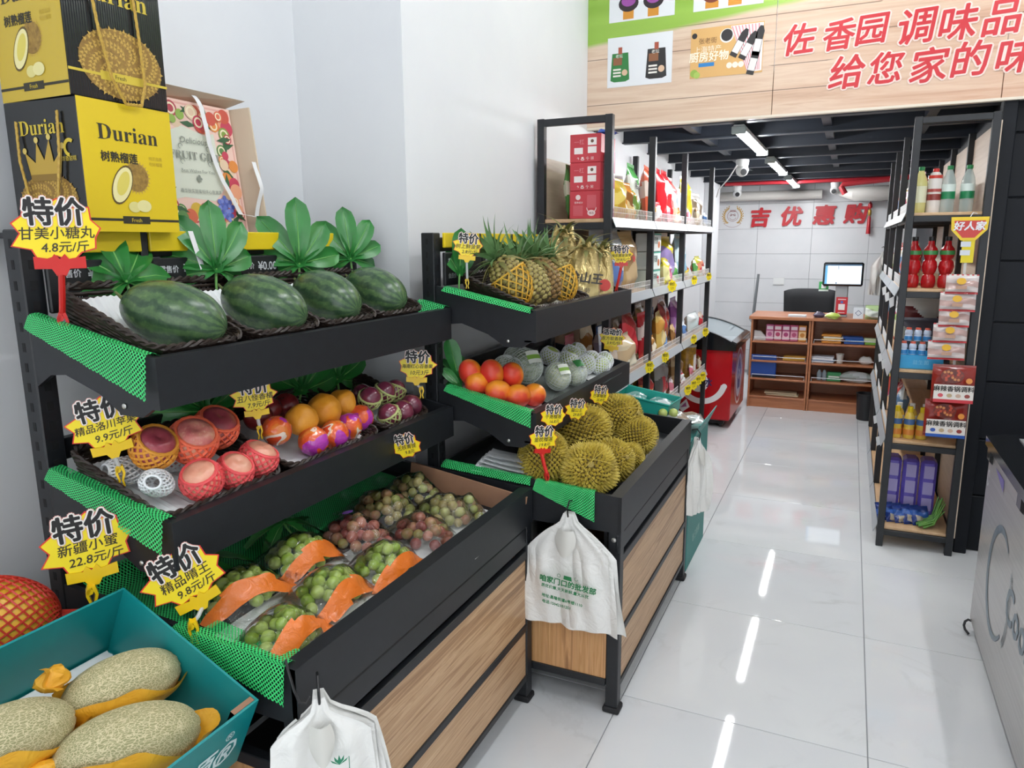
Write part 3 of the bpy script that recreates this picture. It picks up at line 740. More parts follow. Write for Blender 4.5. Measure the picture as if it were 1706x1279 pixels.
# chair behind the counter
ch = thing('office_chair', 'black upholstered chair back rising behind the counter', 'chair', (-.36, 8.35, 0))
BF = mat('black_upholstery', '#1a1c20', .7, bump=.15, bs=90)
G().cbox((0, .0, .46), (.50, .48, .09), .03).build('seat', BF, ch)
def cbk(u, v, s_): 
    e = (1 - (2 * u - 1) ** 6) * (1 - (2 * v - 1) ** 6)
    return ((u - .5) * (.50 + .05 * v) , .20 + s_ * .045 * e ** .5 + .05 * (2 * u - 1) ** 2 * -1 + .04 * v, .52 + .58 * v - .03 * abs(2 * u - 1) ** 4 * v)
G().grid(lambda u, v: cbk(u, v, -1), 12, 12).grid(lambda u, v: cbk(1 - u, v, 1), 12, 12).build('backrest', BF, ch)
G().tube([(0, 0, .06), (0, 0, .42)], .03, 12).build('gas_column', DARK, ch)
for k in range(5):
    a = 2 * pi * k / 5 + .3; ft_ = G().tube([(0, 0, .07), (.24 * cos(a), .24 * sin(a), .05)], [.025, .015], 8).build('foot', DARK, ch); G().ell((.25 * cos(a), .25 * sin(a), .025), .025, 10, 8).build('castor', DARK, ft_)
# waste bin
wbn = thing('waste_bin', 'small black waste bin standing at the right end of the counter', 'waste bin', (.225, 7.24, 0))
G().lathe([(.066, 0), (.07, .004), (.083, .235), (.087, .237), (.087, .243), (.080, .243), (.079, .235), (.066, .012)], 24, None, cap=False).lathe([(.066, .0), (.066, .012)], 24).build('bucket', mat('black_bin_plastic', '#1d1e21', .4), wbn)
# shelf contents of the counter
def carton(name, label, cat, loc, d, col, rotz=0, group=None, art=None, rough=.45):
    t = thing(name, label, cat, loc, (0, 0, rotz), group)
    bb_ = G().cbox((0, 0, d[2] / 2), d, .002).build('box_body', paper(col, rough), t)
    if art:
        g = G(); g.X = MT(0, -d[1] / 2 - .0005, d[2] / 2) @ FRONT; art(g, d[0], d[2]); stuff(g.build('print', None, bb_, smooth=False))
    return t
def candy_art(c1, c2):
    def f(g, w, h):
        g.rect(-w * .45, w * .45, -h * .42, h * .1, paper(c1), 0); g.disc((0, -h * .1), w * .3, paper(c2), .0003); g.rect(-w * .4, w * .4, h * .2, h * .4, paper('#f3e3ea'), .0003)
    return f
for k in range(5):
    cs = [('#c8689a', '#e8b8cc'), ('#c24a72', '#efd3dc'), ('#b5487e', '#f0c6d6'), ('#c0587f', '#e5a8c0'), ('#cf8a3a', '#f0d49a')][k]
    carton('candy_box', ('pink' if k < 4 else 'orange') + ' candy carton upright on the top counter shelf, %s from the left' % ['first', 'second', 'third', 'fourth', 'fifth'][k], 'box', (-.66 + k * .074, 7.50, .657), (.07, .06, .155), cs[0], 0, 'candy cartons in the counter', candy_art(cs[1], cs[0]))
wd = thing('card_wedge', 'white folded card left of the pink candy cartons', 'card', (-.745, 7.50, .657)); G().prismy([(-.06, 0), (.06, 0), (.05, .03), (.0, .085), (-.06, .09)], -.02, .02).build('folded_card', paper('#d9dadb'), wd)
fb = thing('blue_folder', 'blue plastic folder leaning in the left counter half', 'folder', (-.70, 7.45, .293)); 
G().cbox((0, .0, .112), (.24, .03, .22), .008).build('cover', mat('blue_folder_plastic', '#1c4a9c', .35), fb); G().b2(-.12, .12, -.02, .02, 0, .018).build('black_edge', DARK, fb)
def flat_pile(name, label, cat, loc, d, cols, n, seed):
    r = random.Random(seed); t = thing(name, label, cat, loc)
    for k in range(n):
        h = d[2] / n; g = G(); g.cbox((r.uniform(-.01, .01), r.uniform(-.005, .005), h * (k + .5)), (d[0], d[1], h * .92), .003, None, Matrix.Rotation(r.uniform(-.06, .06), 3, 'Z')); g.build('pack', paper(cols[k % len(cols)], .35), t)
flat_pile('yellow_packs', 'flat yellow packs on the left middle counter shelf', 'packs', (-.42, 7.50, .469), (.2, .1, .045), ['#c9a13c', '#d9b850', '#b98a2c'], 3, 1)
flat_pile('pale_packs', 'row of pale packs on the bottom left counter shelf', 'packs', (-.52, 7.50, .114), (.30, .1, .035), ['#cfc3a3', '#b8a888'], 2, 2)
flat_pile('white_ledgers', 'white ledgers lying on the right middle counter shelf', 'books', (-.165, 7.50, .469), (.2, .13, .06), ['#dfe3ea', '#8e9fc0', '#e4e6ea', '#c8cdd6'], 4, 3)
flat_pile('orange_packs', 'orange and white packs on the top right counter shelf', 'packs', (-.10, 7.50, .657), (.17, .12, .085), ['#d98f2e', '#e4b04a', '#e6e2d2', '#cf8a2c'], 4, 4)
flat_pile('blue_packs', 'blue packs on the top right counter shelf', 'packs', (.085, 7.50, .657), (.17, .12, .07), ['#2a5cae', '#3a74c4', '#254f98'], 3, 5)
flat_pile('green_packs', 'bright green pack at the right end of the top counter shelf', 'packs', (.225, 7.50, .657), (.10, .1, .06), ['#7fbf4a', '#c8d8b0'], 2, 6)
cp = thing('paper_cup', 'small white paper cup on the right middle counter shelf', 'cup', (-.02, 7.48, .469)); G().lathe([(.026, 0), (.034, .085), (.036, .088), (.034, .09), (.026, .004)], 16, None, cap=True).build('cup', paper('#e2e0da'), cp)
soft_pack('white_bag_bundle', 'small bundled white bag on the right middle counter shelf', 'bag', (.20, 7.50, .469), (.12, .07, .075), ['#cfd0ce'], 0, up=False, seed=12)
soft_pack('film_rolls', 'clump of clear and green film bags on the lower right counter shelf', 'bags', (.13, 7.50, .293), (.30, .1, .10), ['#aab7b4', '#7fa394', '#c6ced0'], 0, up=False, seed=13)
for k, x in enumerate((-.19, -.145)):
    b_ = thing('water_bottle', 'small clear water bottle lying on the lower right counter shelf, %s' % ('left' if k == 0 else 'beside the green packet'), 'bottle', (x, 7.50, .293)); G().lathe([(.0, 0), (.02, .002), (.022, .07), (.012, .09), (.01, .1), (.0, .102)], 14, cap=False).build('bottle', mat('clear_pet', '#bcd0dd', .1, alpha=.6), b_)
carton('green_packet', 'flat green packet on the lower right counter shelf', 'box', (-.06, 7.50, .293), (.12, .06, .085), '#3f9a5f', 0, None, lambda g, w, h: g.rect(-w * .4, w * .4, -h * .1, h * .1, paper('#dfeee2'), 0))
# wall socket and leaning tool behind
so = tag(G().cbox((0, 0, 0), (.13, .012, .085), .003).build('wall_socket', WHITE, None, (-.78, 9.588, 1.12)), 'white double wall socket on the tiled back wall', 'socket')
lp = thing('leaning_pipe', 'thin grey metal pipe standing by the back wall left of the chair', 'pipe', (-1.03, 9.2, 0)); G().tube([(0, 0, 0), (.02, .02, .8), (.045, .05, 1.22)], [.018, .018, .014], 10).build('pipe', mat('dull_grey_metal', '#8b8f92', .4, .6), lp); G().tube([(-.012, 0, .66), (.03, .0, .70)], .03, 10).build('clamp', SIL, lp)

# ================================================================== back wall sign, ceiling fittings
SR = mat('red_acrylic_letter', '#c3202b', .3)
for ch_, x, z in (('吉', -1.05, 1.888), ('优', -.69, 1.895), ('惠', -.325, 1.90), ('购', .01, 1.91)):
    t = tag(bpy.data.objects.new('wall_letter', None), 'red slanted character %s on the back wall, %s' % (ch_, {'吉': 'next to the gold emblem', '优': 'second of four', '惠': 'third of four', '购': 'last of four, beside the red tassel'}[ch_]), 'letter', 'red characters on the back wall'); COL.objects.link(t); t.location = (x, 9.594, z)
    g = G(); g.X = FRONT
    for q in range(5): g.text(ch_, 0, 0, .235, SR, .004 + .004 * q, bold=.0095, shear=.12, sx=1.06)
    g.build('character', None, t, smooth=False)
em = thing('wall_emblem', 'round gold laurel emblem with a line-drawn face left of the red characters', 'emblem', (-1.366, 9.594, 1.915))
g = G(); g.X = FRONT; GOLD = mat('gold_print', '#c9a04a', .35, .3); MAR = paper('#8a4a44')
for sgn in (-1, 1):
    for k in range(9):
        a = pi / 2 - sgn * (.55 + k * .24); c = (.105 * cos(a), .105 * sin(a)); d = a + sgn * .9
        L = .024
        g.poly([(c[0] - L * cos(d), c[1] - L * sin(d)), (c[0] + .009 * sin(d), c[1] - .009 * cos(d)), (c[0] + L * cos(d), c[1] + L * sin(d)), (c[0] - .009 * sin(d), c[1] + .009 * cos(d))], GOLD, .001)
        e = a + sgn * .15; g.disc((.125 * cos(e), .125 * sin(e)), .007, GOLD, .0012, 8)
g.build('laurel', None, em, smooth=False)
g = G(); g.X = FRONT
g.arc((0, 0), .062, .066, 0, 2 * pi, MAR, .001, 30); g.arc((0, -.02), .034, .038, .5, 2.7, MAR, .0014); g.arc((0, -.005), .04, .044, 3.5, 5.9, MAR, .0014); g.arc((-.02, .012), .009, .013, 0, 2 * pi, MAR, .0014, 10); g.arc((.02, .012), .009, .013, 0, 2 * pi, MAR, .0014, 10)
for k in range(5): g.poly([(-.03 + k * .015 - .005, .05), (-.03 + k * .015 + .005, .05), (-.03 + k * .015, .082)], MAR, .0014)
g.arc((0, 0), .135, .139, 3.8, 5.6, paper('#a8888a'), .001)
g.build('face_drawing', None, em, smooth=False)
ta = thing('red_tassel', 'red and gold hanging tassel at the right end of the back wall characters', 'ornament', (.165, 9.55, 2.10))
G().tube([(0, 0, 0), (0, 0, -.08)], .004, 6).build('cord', SR, ta); G().lathe([(.004, -.06), (.022, -.08), (.024, -.12), (.006, -.14)], 12).build('bead', SR, ta); G().lathe([(.008, -.14), (.02, -.16), (.018, -.2), (.008, -.22)], 12).build('gold_knot', GOLD, ta); G().lathe([(.008, -.21), (.018, -.25), (.024, -.42), (.02, -.42)], 12).build('fringe', SR, ta)
def dome_cam(loc, label, yaw):
    t = thing('security_camera', label, 'camera', loc, (0, 0, yaw))
    G().lathe([(.05, .1), (.052, .085), (.045, .04), (.042, .03)], 18).build('mount', WHITE, t); G().ell((0, -.005, .015), (.05, .05, .05), 18, 12).build('ball', WHITE, t)
    G().lathe([(.026, 0), (.024, .008), (.018, .009)], 14, None, (0, -.055, -.002), 'y').build('lens', DARK, t)
    return t
dome_cam((-.845, 6.31, 2.152), 'white ball camera hung under the joists left of the lamps', .4)
dome_cam((-.213, 9.25, 2.152), 'white bullet camera under the joists near the red pipe', -.2)
dome_cam((-1.28, 9.25, 2.152), 'white camera in the far left corner above the emblem', .2)
cw = tag(G().tube([(-.87, 6.2, 2.2), (-.93, 6.24, 2.11), (-1.02, 6.3, 2.02), (-1.05, 6.4, 1.97)], .005, 6).build('camera_cable', WHITE), 'thin white cable running from the ball camera to the wall', 'cable')
du_ = thing('air_duct', 'white wrapped air duct along the top of the back wall', 'duct', (-.5, 9.45, 2.16)); G().tube([(-1.0, 0, -.02), (.15, 0, -.02)], .055, 14).build('duct', mat('white_duct_wrap', '#d6d3cd', .6, bump=.4, bs=25, bd=.01), du_)
G().tube([(.35, -.15, -.02), (.5, -.3, -.05), (.75, -.35, -.05), (1.05, -.3, -.03)], [.04, .075, .085, .07], 14).build('duct_bend', MATS['white_duct_wrap'], du_)
G().tube([(.95, -.3, -.10), (1.0, -.28, .08)], [.07, .06], 12).build('duct_wrap', mat('white_plastic_wrap', '#dfdfdd', .4), du_)
rp = thing('sprinkler_pipe', 'red painted sprinkler pipe with elbow under the joists', 'pipe', (.1, 8.75, 2.22)); RP = mat('red_pipe_paint', '#b02a34', .4)
G().tube([(-1.45, .02, .02), (.5, .02, .02)], .02, 10).build('main_pipe', RP, rp); G().tube([(.5, -.2, .02), (-.1, -.1, -.02), (-.22, -.08, -.03), (-.24, -.08, -.06), (-.2, -.08, -.13)], .03, 10).build('elbow', RP, rp)
# ================================================================== fruit building blocks
def fib(n):
    ga = pi * (3 - sqrt(5))
    return [Vector((sqrt(1 - z * z) * cos(ga * i), sqrt(1 - z * z) * sin(ga * i), z)) for i in range(n) for z in (1 - 2 * (i + .5) / n,)]
def lattice(g, rad, n, th0, th1, m, r, ring=0.0, fn=None):
    """diamond net over an ellipsoid from polar angle th0 to th1 (measured from +Z)"""
    def P(i, j):
        th = th0 + (th1 - th0) * j / m; ph = 2 * pi * (i + .5 * (j % 2)) / n
        p = Vector((sin(th) * cos(ph) * rad[0], sin(th) * sin(ph) * rad[1], cos(th) * rad[2]))
        return p * (fn(ph, th) if fn else 1)
    for j in range(m):
        for i in range(n):
            a = P(i, j)
            if j % 2 == 0: q = (P(i, j + 1), P(i - 1, j + 1))
            else: q = (P(i, j + 1), P(i + 1, j + 1))
            for b in q: g.seg(a, b, r, 3)
    if ring:
        g.tube([P(i, 0) for i in range(n)], ring, 6, None, closed=True)
    return g
# ---------------- watermelons
t = NT('striped_watermelon_rind'); v = t.coord(); sp = t.n('ShaderNodeSeparateXYZ'); t.l(v, sp.inputs[0])
ang = t.math('ARCTAN2', sp.outputs[1], sp.outputs[2]); n1 = t.noise(v, 16, 4, .6, .6); n2 = t.noise(v, 60, 3, .6)
st = t.math('SINE', t.math('ADD', t.math('MULTIPLY', ang, 13), t.math('MULTIPLY', n1, 9.5)))
f = t.math('ADD', t.math('MULTIPLY', st, .5), .5)
cbase = t.ramp(n2, [(.3, '#3c5638'), (.55, '#4c6840'), (.75, '#60794c')])
t.color(t.mix(t.math('MULTIPLY', t.ramp(f, [(.35, 0.0), (.75, 1.0)]), .72), cbase, t.ramp(n2, [(.3, '#22382c'), (.7, '#314a38')]))); t.set(Roughness=.27); t.bump(n2, .03, .002); WMEL = t.m
def melon_fn(d): return 1 + .01 * noise.noise(d * 3)
wm_me = None; STEM = mat('dry_green_stem', '#55602f', .7)
WMX = [(-1.362, 1.165, 22, 1.0, 'nearest to the camera, in the leftmost basket'), (-1.364, 1.447, 12, 1.0, 'second from the left, dull dark green'), (-1.37, 1.705, -6, 1.0, 'third from the left, boldly striped'), (-1.372, 1.95, -8, 1.0, 'farthest, at the right end of the shelf')]
for x, y, yaw, s_, lb in WMX:
    z = floorz(R1, 1.39, x) + .089
    t = thing('watermelon', 'striped green watermelon ' + lb, 'watermelon', (x, y, z), (0, TILT, radians(yaw)), 'watermelons on the top shelf', s_)
    if wm_me is None:
        wm_me = G().ell((0, 0, 0), (.118, .076, .074), 40, 26, None, melon_fn).build('rind', WMEL, t).data
        ws_me = G().tube([(-.115, 0, .004), (-.131, .004, .01), (-.140, .002, .016)], [.006, .0035, .003], 8).build('stem', STEM, t).data
    else: link('rind', wm_me, t, rot=(RND.uniform(0, 6), 0, 0)); link('stem', ws_me, t)
# ---------------- wicker baskets
WICK = mat('dark_brown_wicker', '#33261f', .5, col2='#251b17', ns=60)
def rrect(w, l, r, n):
    pts = []
    for cx, cy, a0 in ((w / 2 - r, l / 2 - r, 0), (-w / 2 + r, l / 2 - r, pi / 2), (-w / 2 + r, -l / 2 + r, pi), (w / 2 - r, -l / 2 + r, 3 * pi / 2)):
        for k in range(n): a = a0 + pi / 2 * k / (n - 1); pts.append((cx + r * cos(a), cy + r * sin(a)))
    out = []
    for i in range(len(pts)):                       # even steps along the straight sides
        a, b = Vector(pts[i]), Vector(pts[(i + 1) % len(pts)]); k = max(1, int((b - a).length / .018))
        out += [tuple(a.lerp(b, q / k)) for q in range(k)]
    return out
BKM = {}
def basket(label, x, y, X0, zt, L=.31, Wd=.25, H=.075, rotz=0):
    t = thing('wicker_basket', label, 'basket', (x, y, floorz(X0, zt, x) + .004), (0, TILT, rotz), 'dark wicker baskets on the fruit racks')
    key = (L, Wd, H)
    if key not in BKM:
        g = G(); nl = 9
        for j in range(nl):
            q = j / (nl - 1); s_ = .86 + .14 * q; base = rrect(L * s_, Wd * s_, .035, 5); N = len(base)
            g.tube([(p[0] * (1 + .012 * (1 if (k + j) % 2 else -1)), p[1] * (1 + .012 * (1 if (k + j) % 2 else -1)), (.006 + q * (H - .012)) * (1 - .56 * p[0] / L * q)) for k, p in enumerate(base)], .0048, 5, None, closed=True)
        a = g.build('woven_side', WICK, t)
        g = G(); base = rrect(L, Wd, .035, 5); N = len(base) * 3
        for ph in (0, pi):
            pts = []
            for k in range(N):
                u = k / N * len(base); i = int(u); p = Vector(base[i]).lerp(Vector(base[(i + 1) % len(base)]), u - i); a_ = k * .75 + ph
                pts.append((p.x * (1 + .018 * cos(a_)), p.y * (1 + .018 * cos(a_)), H * (1 - .56 * p.x / L) + .0045 * sin(a_)))
            g.tube(pts, .0045, 5, None, closed=True)
        b = g.build('plaited_rim', WICK, t)
        c = G().prism(rrect(L * .87, Wd * .87, .03, 5), .006).build('woven_base', WICK, t)
        for q in (a, b): stuff(q)
        BKM[key] = (a.data, b.data, c.data)
    else:
        for nm, me in zip(('woven_side', 'plaited_rim', 'woven_base'), BKM[key]):
            o = link(nm, me, t)
            if nm != 'woven_base': stuff(o)
    return t
FOAM = mat('white_foam_sheet', '#e6e9ea', .6, bump=.1, bs=80)
def liner(label, x, y, X0, zt, L, Wd, seed=0, amp=.004, corr=55, lift=.06, name='foam_liner', m=None):
    r = random.Random(seed); p = [r.uniform(0, 6) for _ in range(4)]
    t = thing(name, label, 'foam sheet', (x, y, floorz(X0, zt, x) + .013), (0, TILT, r.uniform(-.05, .05)))
    def f(u, v):
        e = max(abs(2 * u - 1), abs(2 * v - 1)); z = lift * max(0, .42 - u) ** 1.3 + .03 * max(0, e - .8) * (1 + .6 * sin(9 * u + 7 * v + p[0]))
        return ((u - .5) * L, (v - .5) * Wd, .003 + z + amp * (.5 + .5 * sin(corr * v + p[1] + .6 * sin(6 * u + p[2]))))
    G().grid(f, 22, 44).build('sheet', m or FOAM, t); return t
bl = ['leftmost, under the nearest watermelon', 'second, under the dull green watermelon', 'third from the left on the top shelf', 'last on the top shelf, under the farthest watermelon']
for k, (y, s_) in enumerate(((1.155, 0), (1.43, 1), (1.69, 2), (1.945, 3))):
    basket('dark woven basket ' + bl[k], -1.432, y, R1, 1.39)
    liner('white corrugated foam sheet in the %s watermelon basket' % ['first', 'second', 'third', 'fourth'][k], -1.432, y, R1, 1.39, .255, .20, s_, .004, 75, .16)
# ---------------- decorative leaves
t = NT('glossy_leaf_green'); v = t.coord(); nn = t.noise(v, 9, 3, .5); t.color(t.ramp(nn, [(.3, '#22682c'), (.55, '#308038'), (.75, '#4a9a46')])); t.set(Roughness=.32); t.bump(t.noise(v, 40, 2), .1, .003); LEAF = t.m
VEIN = mat('pale_leaf_vein', '#7fbb68', .45)
def leaf_mesh(nl, spread, seed):
    r = random.Random(seed); g = G(); gv = G()
    for k in range(nl):
        q = (k / (nl - 1) - .5) * 2; a = q * spread; L = .135 * (1 - .42 * abs(q) ** 1.3) * r.uniform(.95, 1.05); wd = .034 * (1 - .25 * abs(q)); dz = r.uniform(-.01, .012); n = 9
        d = Vector((sin(a), cos(a))); nrm = Vector((d.y, -d.x)); row = []
        for i in range(n + 1):
            s_ = i / n; w = wd * 1.9 * (s_ + .02) ** .95 * (1 - s_) ** .5 if i < n else 0
            w = max(w, .008 * (1 - s_)); zc = dz * s_ - .045 * s_ * s_ * (.5 + abs(q))
            for e in (-1, -.5, 0, .5, 1):
                p = d * (L * s_) + nrm * (e * w); row.append((p.x, p.y, zc + .010 * abs(e) * (1 - .3 * s_) - .004 * (abs(e) == 1) * ((i % 2) * .5)))
        g.add(row, [(i * 5 + j, i * 5 + j + 1, (i + 1) * 5 + j + 1, (i + 1) * 5 + j) for i in range(n) for j in range(4)])
        gv.tube([(d.x * L * s_, d.y * L * s_, dz * s_ - .045 * s_ * s_ * (.5 + abs(q)) + .0012) for s_ in (0, .3, .6, .9)], [.0017, .0013, .0009, .0004], 4)
    return g, gv
LFM = {}
def leaf(label, loc, size=1.0, roll=0, lean=20, yaw=0, kind=0, up=True):
    t = thing('fatsia_leaf', label, 'leaf', loc, group='green decoration leaves on the fruit racks')
    base = AISLE if up else Matrix.Identity(4)
    M_ = MT(*loc) @ RZ(radians(yaw - (30 if up else 0))) @ RY(radians(-lean)) @ base @ RZ(radians(roll)) @ Matrix.Scale(size * (1.34 if kind != 2 else 1.22), 4)
    t.matrix_world = M_
    if kind not in LFM:
        g, gv = leaf_mesh(*[(7, 1.95, 1), (7, 1.8, 2), (3, .5, 3), (7, 2.2, 4)][kind])
        a = g.build('blade', LEAF, t, ang=60); b = gv.build('veins', VEIN, a); stuff(b)
        c = G().tube([(0, .003, .0), (0, -.03, -.004), (.004, -.06, -.012)], [.003, .0025, .002], 6).build('petiole', VEIN, t)
        LFM[kind] = (a.data, b.data, c.data)
    else:
        a, b, c = LFM[kind]; bl_ = link('blade', a, t); stuff(link('veins', b, bl_)); link('petiole', c, t)
    return t
leaf('broad lobed leaf standing behind the nearest watermelon', (-1.55, 1.20, 1.525), 1.05, 4, 32, 12, 0)
leaf('lobed leaf between the first and second watermelon, below the gift box', (-1.545, 1.47, 1.545), 1.02, -4, 6, 8, 1)
leaf('bright lobed leaf above the third watermelon', (-1.545, 1.80, 1.55), 1.12, -3, 6, -4, 0)
leaf('lobed leaf in front of the pillar above the farthest watermelon', (-1.545, 2.06, 1.56), .98, 3, 8, -12, 1)
leaf('shaded lobed leaf behind the netted apples', (-1.55, 1.40, 1.17), 1.15, 12, 4, 0, 0)
leaf('shaded lobed leaf behind the loose oranges, left', (-1.55, 1.78, 1.155), 1.1, -12, 4, 0, 1)
leaf('shaded lobed leaf behind the passion fruit', (-1.55, 1.96, 1.16), 1.05, 8, 4, 0, 0)
leaf('shaded lobed leaf lying at the back of the grape bin', (-1.40, 1.50, .835), .9, 60, 0, 0, 3, False)
leaf('shaded lobed leaf lying left in the grape bin behind the price tag', (-1.44, 1.20, .84), 1.0, 20, 0, 0, 3, False)
leaf('dark pointed leaf standing behind the mangoes', (-1.265, 2.29, 1.125), .95, 10, 4, -15, 2)
leaf('upright dark leaf left of the pineapples', (-1.24, 2.27, 1.50), 1.0, -4, 2, -25, 2)
leaf('low green leaf in the mango tray corner', (-1.24, 2.262, 1.10), .6, 40, 20, -25, 2)
# ---------------- apples in foam nets
def appley(d):
    rr = hypot(d.x, d.y); return 1 - .22 * math.exp(-(rr / .28) ** 2) * (1 if d.z > 0 else .7)
t = NT('blushed_apple_skin'); v = t.coord(); n1 = t.noise(v, 22, 4, .6); n2 = t.noise(v, 160, 2, .5)
t.color(t.mix(t.ramp(n2, [(.6, 0.0), (.75, .4)]), t.ramp(n1, [(.3, '#b8525a'), (.5, '#cf7a70'), (.7, '#e0ad86')]), '#ecd0b0')); t.set(Roughness=.3); APP = t.m
t = NT('dusky_red_apple_skin'); v = t.coord(); n1 = t.noise(v, 20, 4, .6); t.color(t.ramp(n1, [(.3, '#8f3446'), (.55, '#a84c54'), (.75, '#c98468')])); t.set(Roughness=.28); APP2 = t.m
t = NT('pale_peach_apple_skin'); v = t.coord(); n1 = t.noise(v, 18, 4, .6); t.color(t.ramp(n1, [(.3, '#d98c74'), (.55, '#e3a48a'), (.75, '#e9bf9b')])); t.set(Roughness=.32); APP3 = t.m
NETO = mat('orange_foam_net', '#e2823a', .6); NETC = mat('coral_foam_net', '#ea6a48', .6); NETP = mat('pink_red_foam_net', '#e8585a', .6); NETW = mat('white_foam_net', '#e9ecee', .6); NETY = mat('amber_foam_net', '#d9932f', .6)
FM = {}
def netted(name, label, cat, loc, r, skin, net, rot, group, th0=.95, sq=1.0, nn=16, mm=11, nr=.003, skinpart='fruit', shape=appley, ring=.004, sc=1.0):
    if loc[2] > 1.0: loc = (loc[0], loc[1], max(loc[2] - (.014 if loc[1] < 2.2 else .026), floorz(R1 if loc[1] < 2.2 else R2, 1.045, loc[0]) + r * 1.06 * min(1.0, sq + .08) / cos(TILT) + .016))
    t = thing(name, label, cat, loc, rot, group, sc)
    k1 = (skinpart, r, sq, skin.name)
    if k1 not in FM: FM[k1] = G().ell((0, 0, 0), (r, r, r * sq), 28, 18, None, shape).build(skinpart, skin, t).data
    else: link(skinpart, FM[k1], t)
    if net:
        k2 = ('net', r, sq, th0, nn, mm, net.name, nr)
        if k2 not in FM:
            g = G(); lattice(g, (r * 1.05, r * 1.05, r * sq * 1.05), nn, th0, pi * .985, mm, nr, ring); o = g.build('foam_net', net, t); FM[k2] = o.data
        else: o = link('foam_net', FM[k2], t)
        stuff(o)
    return t
ap = [(-1.392, 1.102, 1.178, APP2, NETY, (.2, .75, .2), 1.0, .046, 'amber net, dark red, at the left of the pile'), (-1.375, 1.195, 1.172, APP, NETC, (-.1, .7, -.4), 1.02, .05, 'orange net, largest in the middle'), (-1.41, 1.298, 1.176, APP2, NETC, (.2, .6, .3), 1.0, .05, 'orange net, dark red, at the top right'),
      (-1.315, 1.158, 1.095, APP3, NETP, (.3, .45, -.5), .98, .044, 'pink net, pale, at the lower left'), (-1.315, 1.255, 1.088, APP3, NETP, (.1, .6, .2), .98, .042, 'pink net, pale, at the lower middle'), (-1.325, 1.345, 1.092, APP3, NETP, (.0, .5, .5), .98, .046, 'pink net, pale, at the lower right'),
      (-1.45, 1.20, 1.135, APP, NETW, (.1, .2, 0), 1, .044, 'white net, at the back')]
for x, y, z, sk, nt, ro, sc_, r, lb in ap:
    netted('apple', 'apple in foam net: ' + lb, 'apple', (x, y, z), r, sk, nt, ro, 'netted apples', .95, .93, sc=sc_ * 1.06)
basket('wide dark basket under the netted apples', -1.432, 1.195, R1, 1.045, .31, .36, .06)
basket('wide dark basket under the oranges', -1.432, 1.60, R1, 1.045, .31, .40, .06)
basket('dark basket under the passion fruit at the shelf end', -1.432, 1.965, R1, 1.045, .31, .26, .06)
liner('white foam net sheet under the apples', -1.432, 1.195, R1, 1.045, .255, .30, 21, .003, 120, .05)
liner('white tissue sheet under the wrapped oranges', -1.432, 1.60, R1, 1.045, .255, .33, 22, .003, 20, .05)
liner('white paper under the passion fruit', -1.432, 1.965, R1, 1.045, .255, .20, 23, .003, 20, .05)
for k, (x, y, z, ro) in enumerate(((-1.36, 1.075, 1.093, (1.2, .3, .6)), (-1.46, 1.075, 1.108, (1.3, .2, -.2)))):
    t = thing('empty_foam_net', 'crumpled empty white foam net %s' % ['at the front left of the apple basket', 'at the back left of the apple basket'][k], 'foam net', (x, y, z), ro)
    g = G(); lattice(g, (.036, .03, .05), 15, .5, 2.7, 11, .0022, .003); stuff(g.build('net', NETW, t))
# ---------------- oranges
t = NT('pitted_orange_peel'); v = t.coord(); t.color(t.ramp(t.noise(v, 14, 4, .6), [(.3, '#d98a1e'), (.6, '#e79d30'), (.8, '#e8ae4c')])); t.set(Roughness=.42); t.bump(t.noise(v, 190, 2, .5), .35, .002); ORG = t.m
def ugly(d): return 1 + .03 * sin(5 * atan2(d.y, d.x)) * (1 - abs(d.z)) + .05 * noise.noise(d * 2.2) + (.12 * max(0, d.z - .8) * 5)
for k, (x, y, z, r, ro) in enumerate(((-1.36, 1.555, 1.142, .046, (.2, .3, 0)), (-1.372, 1.668, 1.145, .05, (.6, 1.1, .3)), (-1.39, 1.775, 1.142, .044, (.1, .7, 1)))):
    netted('orange', 'large loose orange with rough peel, %s of the three on top' % ['left', 'middle', 'right'][k], 'orange', (x, y, z), r, ORG, None, ro, 'loose oranges', shape=ugly, sq=.93)
t = NT('printed_orange_wrapper'); v = t.coord(); oi = t.n('ShaderNodeObjectInfo'); c3 = t.n('ShaderNodeCombineXYZ'); t.l(oi.outputs['Random'], c3.inputs[0]); vm = t.n('ShaderNodeVectorMath', operation='MULTIPLY_ADD'); t.l(c3.outputs[0], vm.inputs[0]); vm.inputs[1].default_value = (9, 0, 0); t.l(v, vm.inputs[2])
n1 = t.noise(vm.outputs[0], 15, 1.5, .4, .4)
t.color(t.ramp(n1, [(.38, '#b23aa8'), (.43, '#e0582e'), (.52, '#e66a30'), (.585, '#e8823a'), (.62, '#f0dccb'), (.66, '#e0502a')], 'CONSTANT')); t.set(Roughness=.18); t.b.inputs['Coat Weight'].default_value = .5; t.bump(t.noise(v, 60, 3, .6, .6), .4, .006); WRP = t.m  # printed patches, with white glints painted in as the palest band
def crumple(d): return 1 + .06 * noise.noise(d * 3.1) + .03 * noise.noise(d * 7)
for k, (x, y, z, r) in enumerate(((-1.36, 1.455, 1.135, .04), (-1.315, 1.545, 1.088, .041), (-1.315, 1.635, 1.082, .042), (-1.33, 1.725, 1.08, .04), (-1.345, 1.80, 1.085, .042), (-1.42, 1.70, 1.115, .042))):
    netted('wrapped_orange', 'orange in bright orange and magenta printed wrapper, %s' % ['left behind the price tag', 'front left', 'front middle', 'front right of middle', 'right end', 'half hidden under the loose oranges'][k], 'orange', (x, y, z), r, WRP, None, (k * 1.3, k * .9, k * 2.1), 'wrapped oranges', shape=crumple)
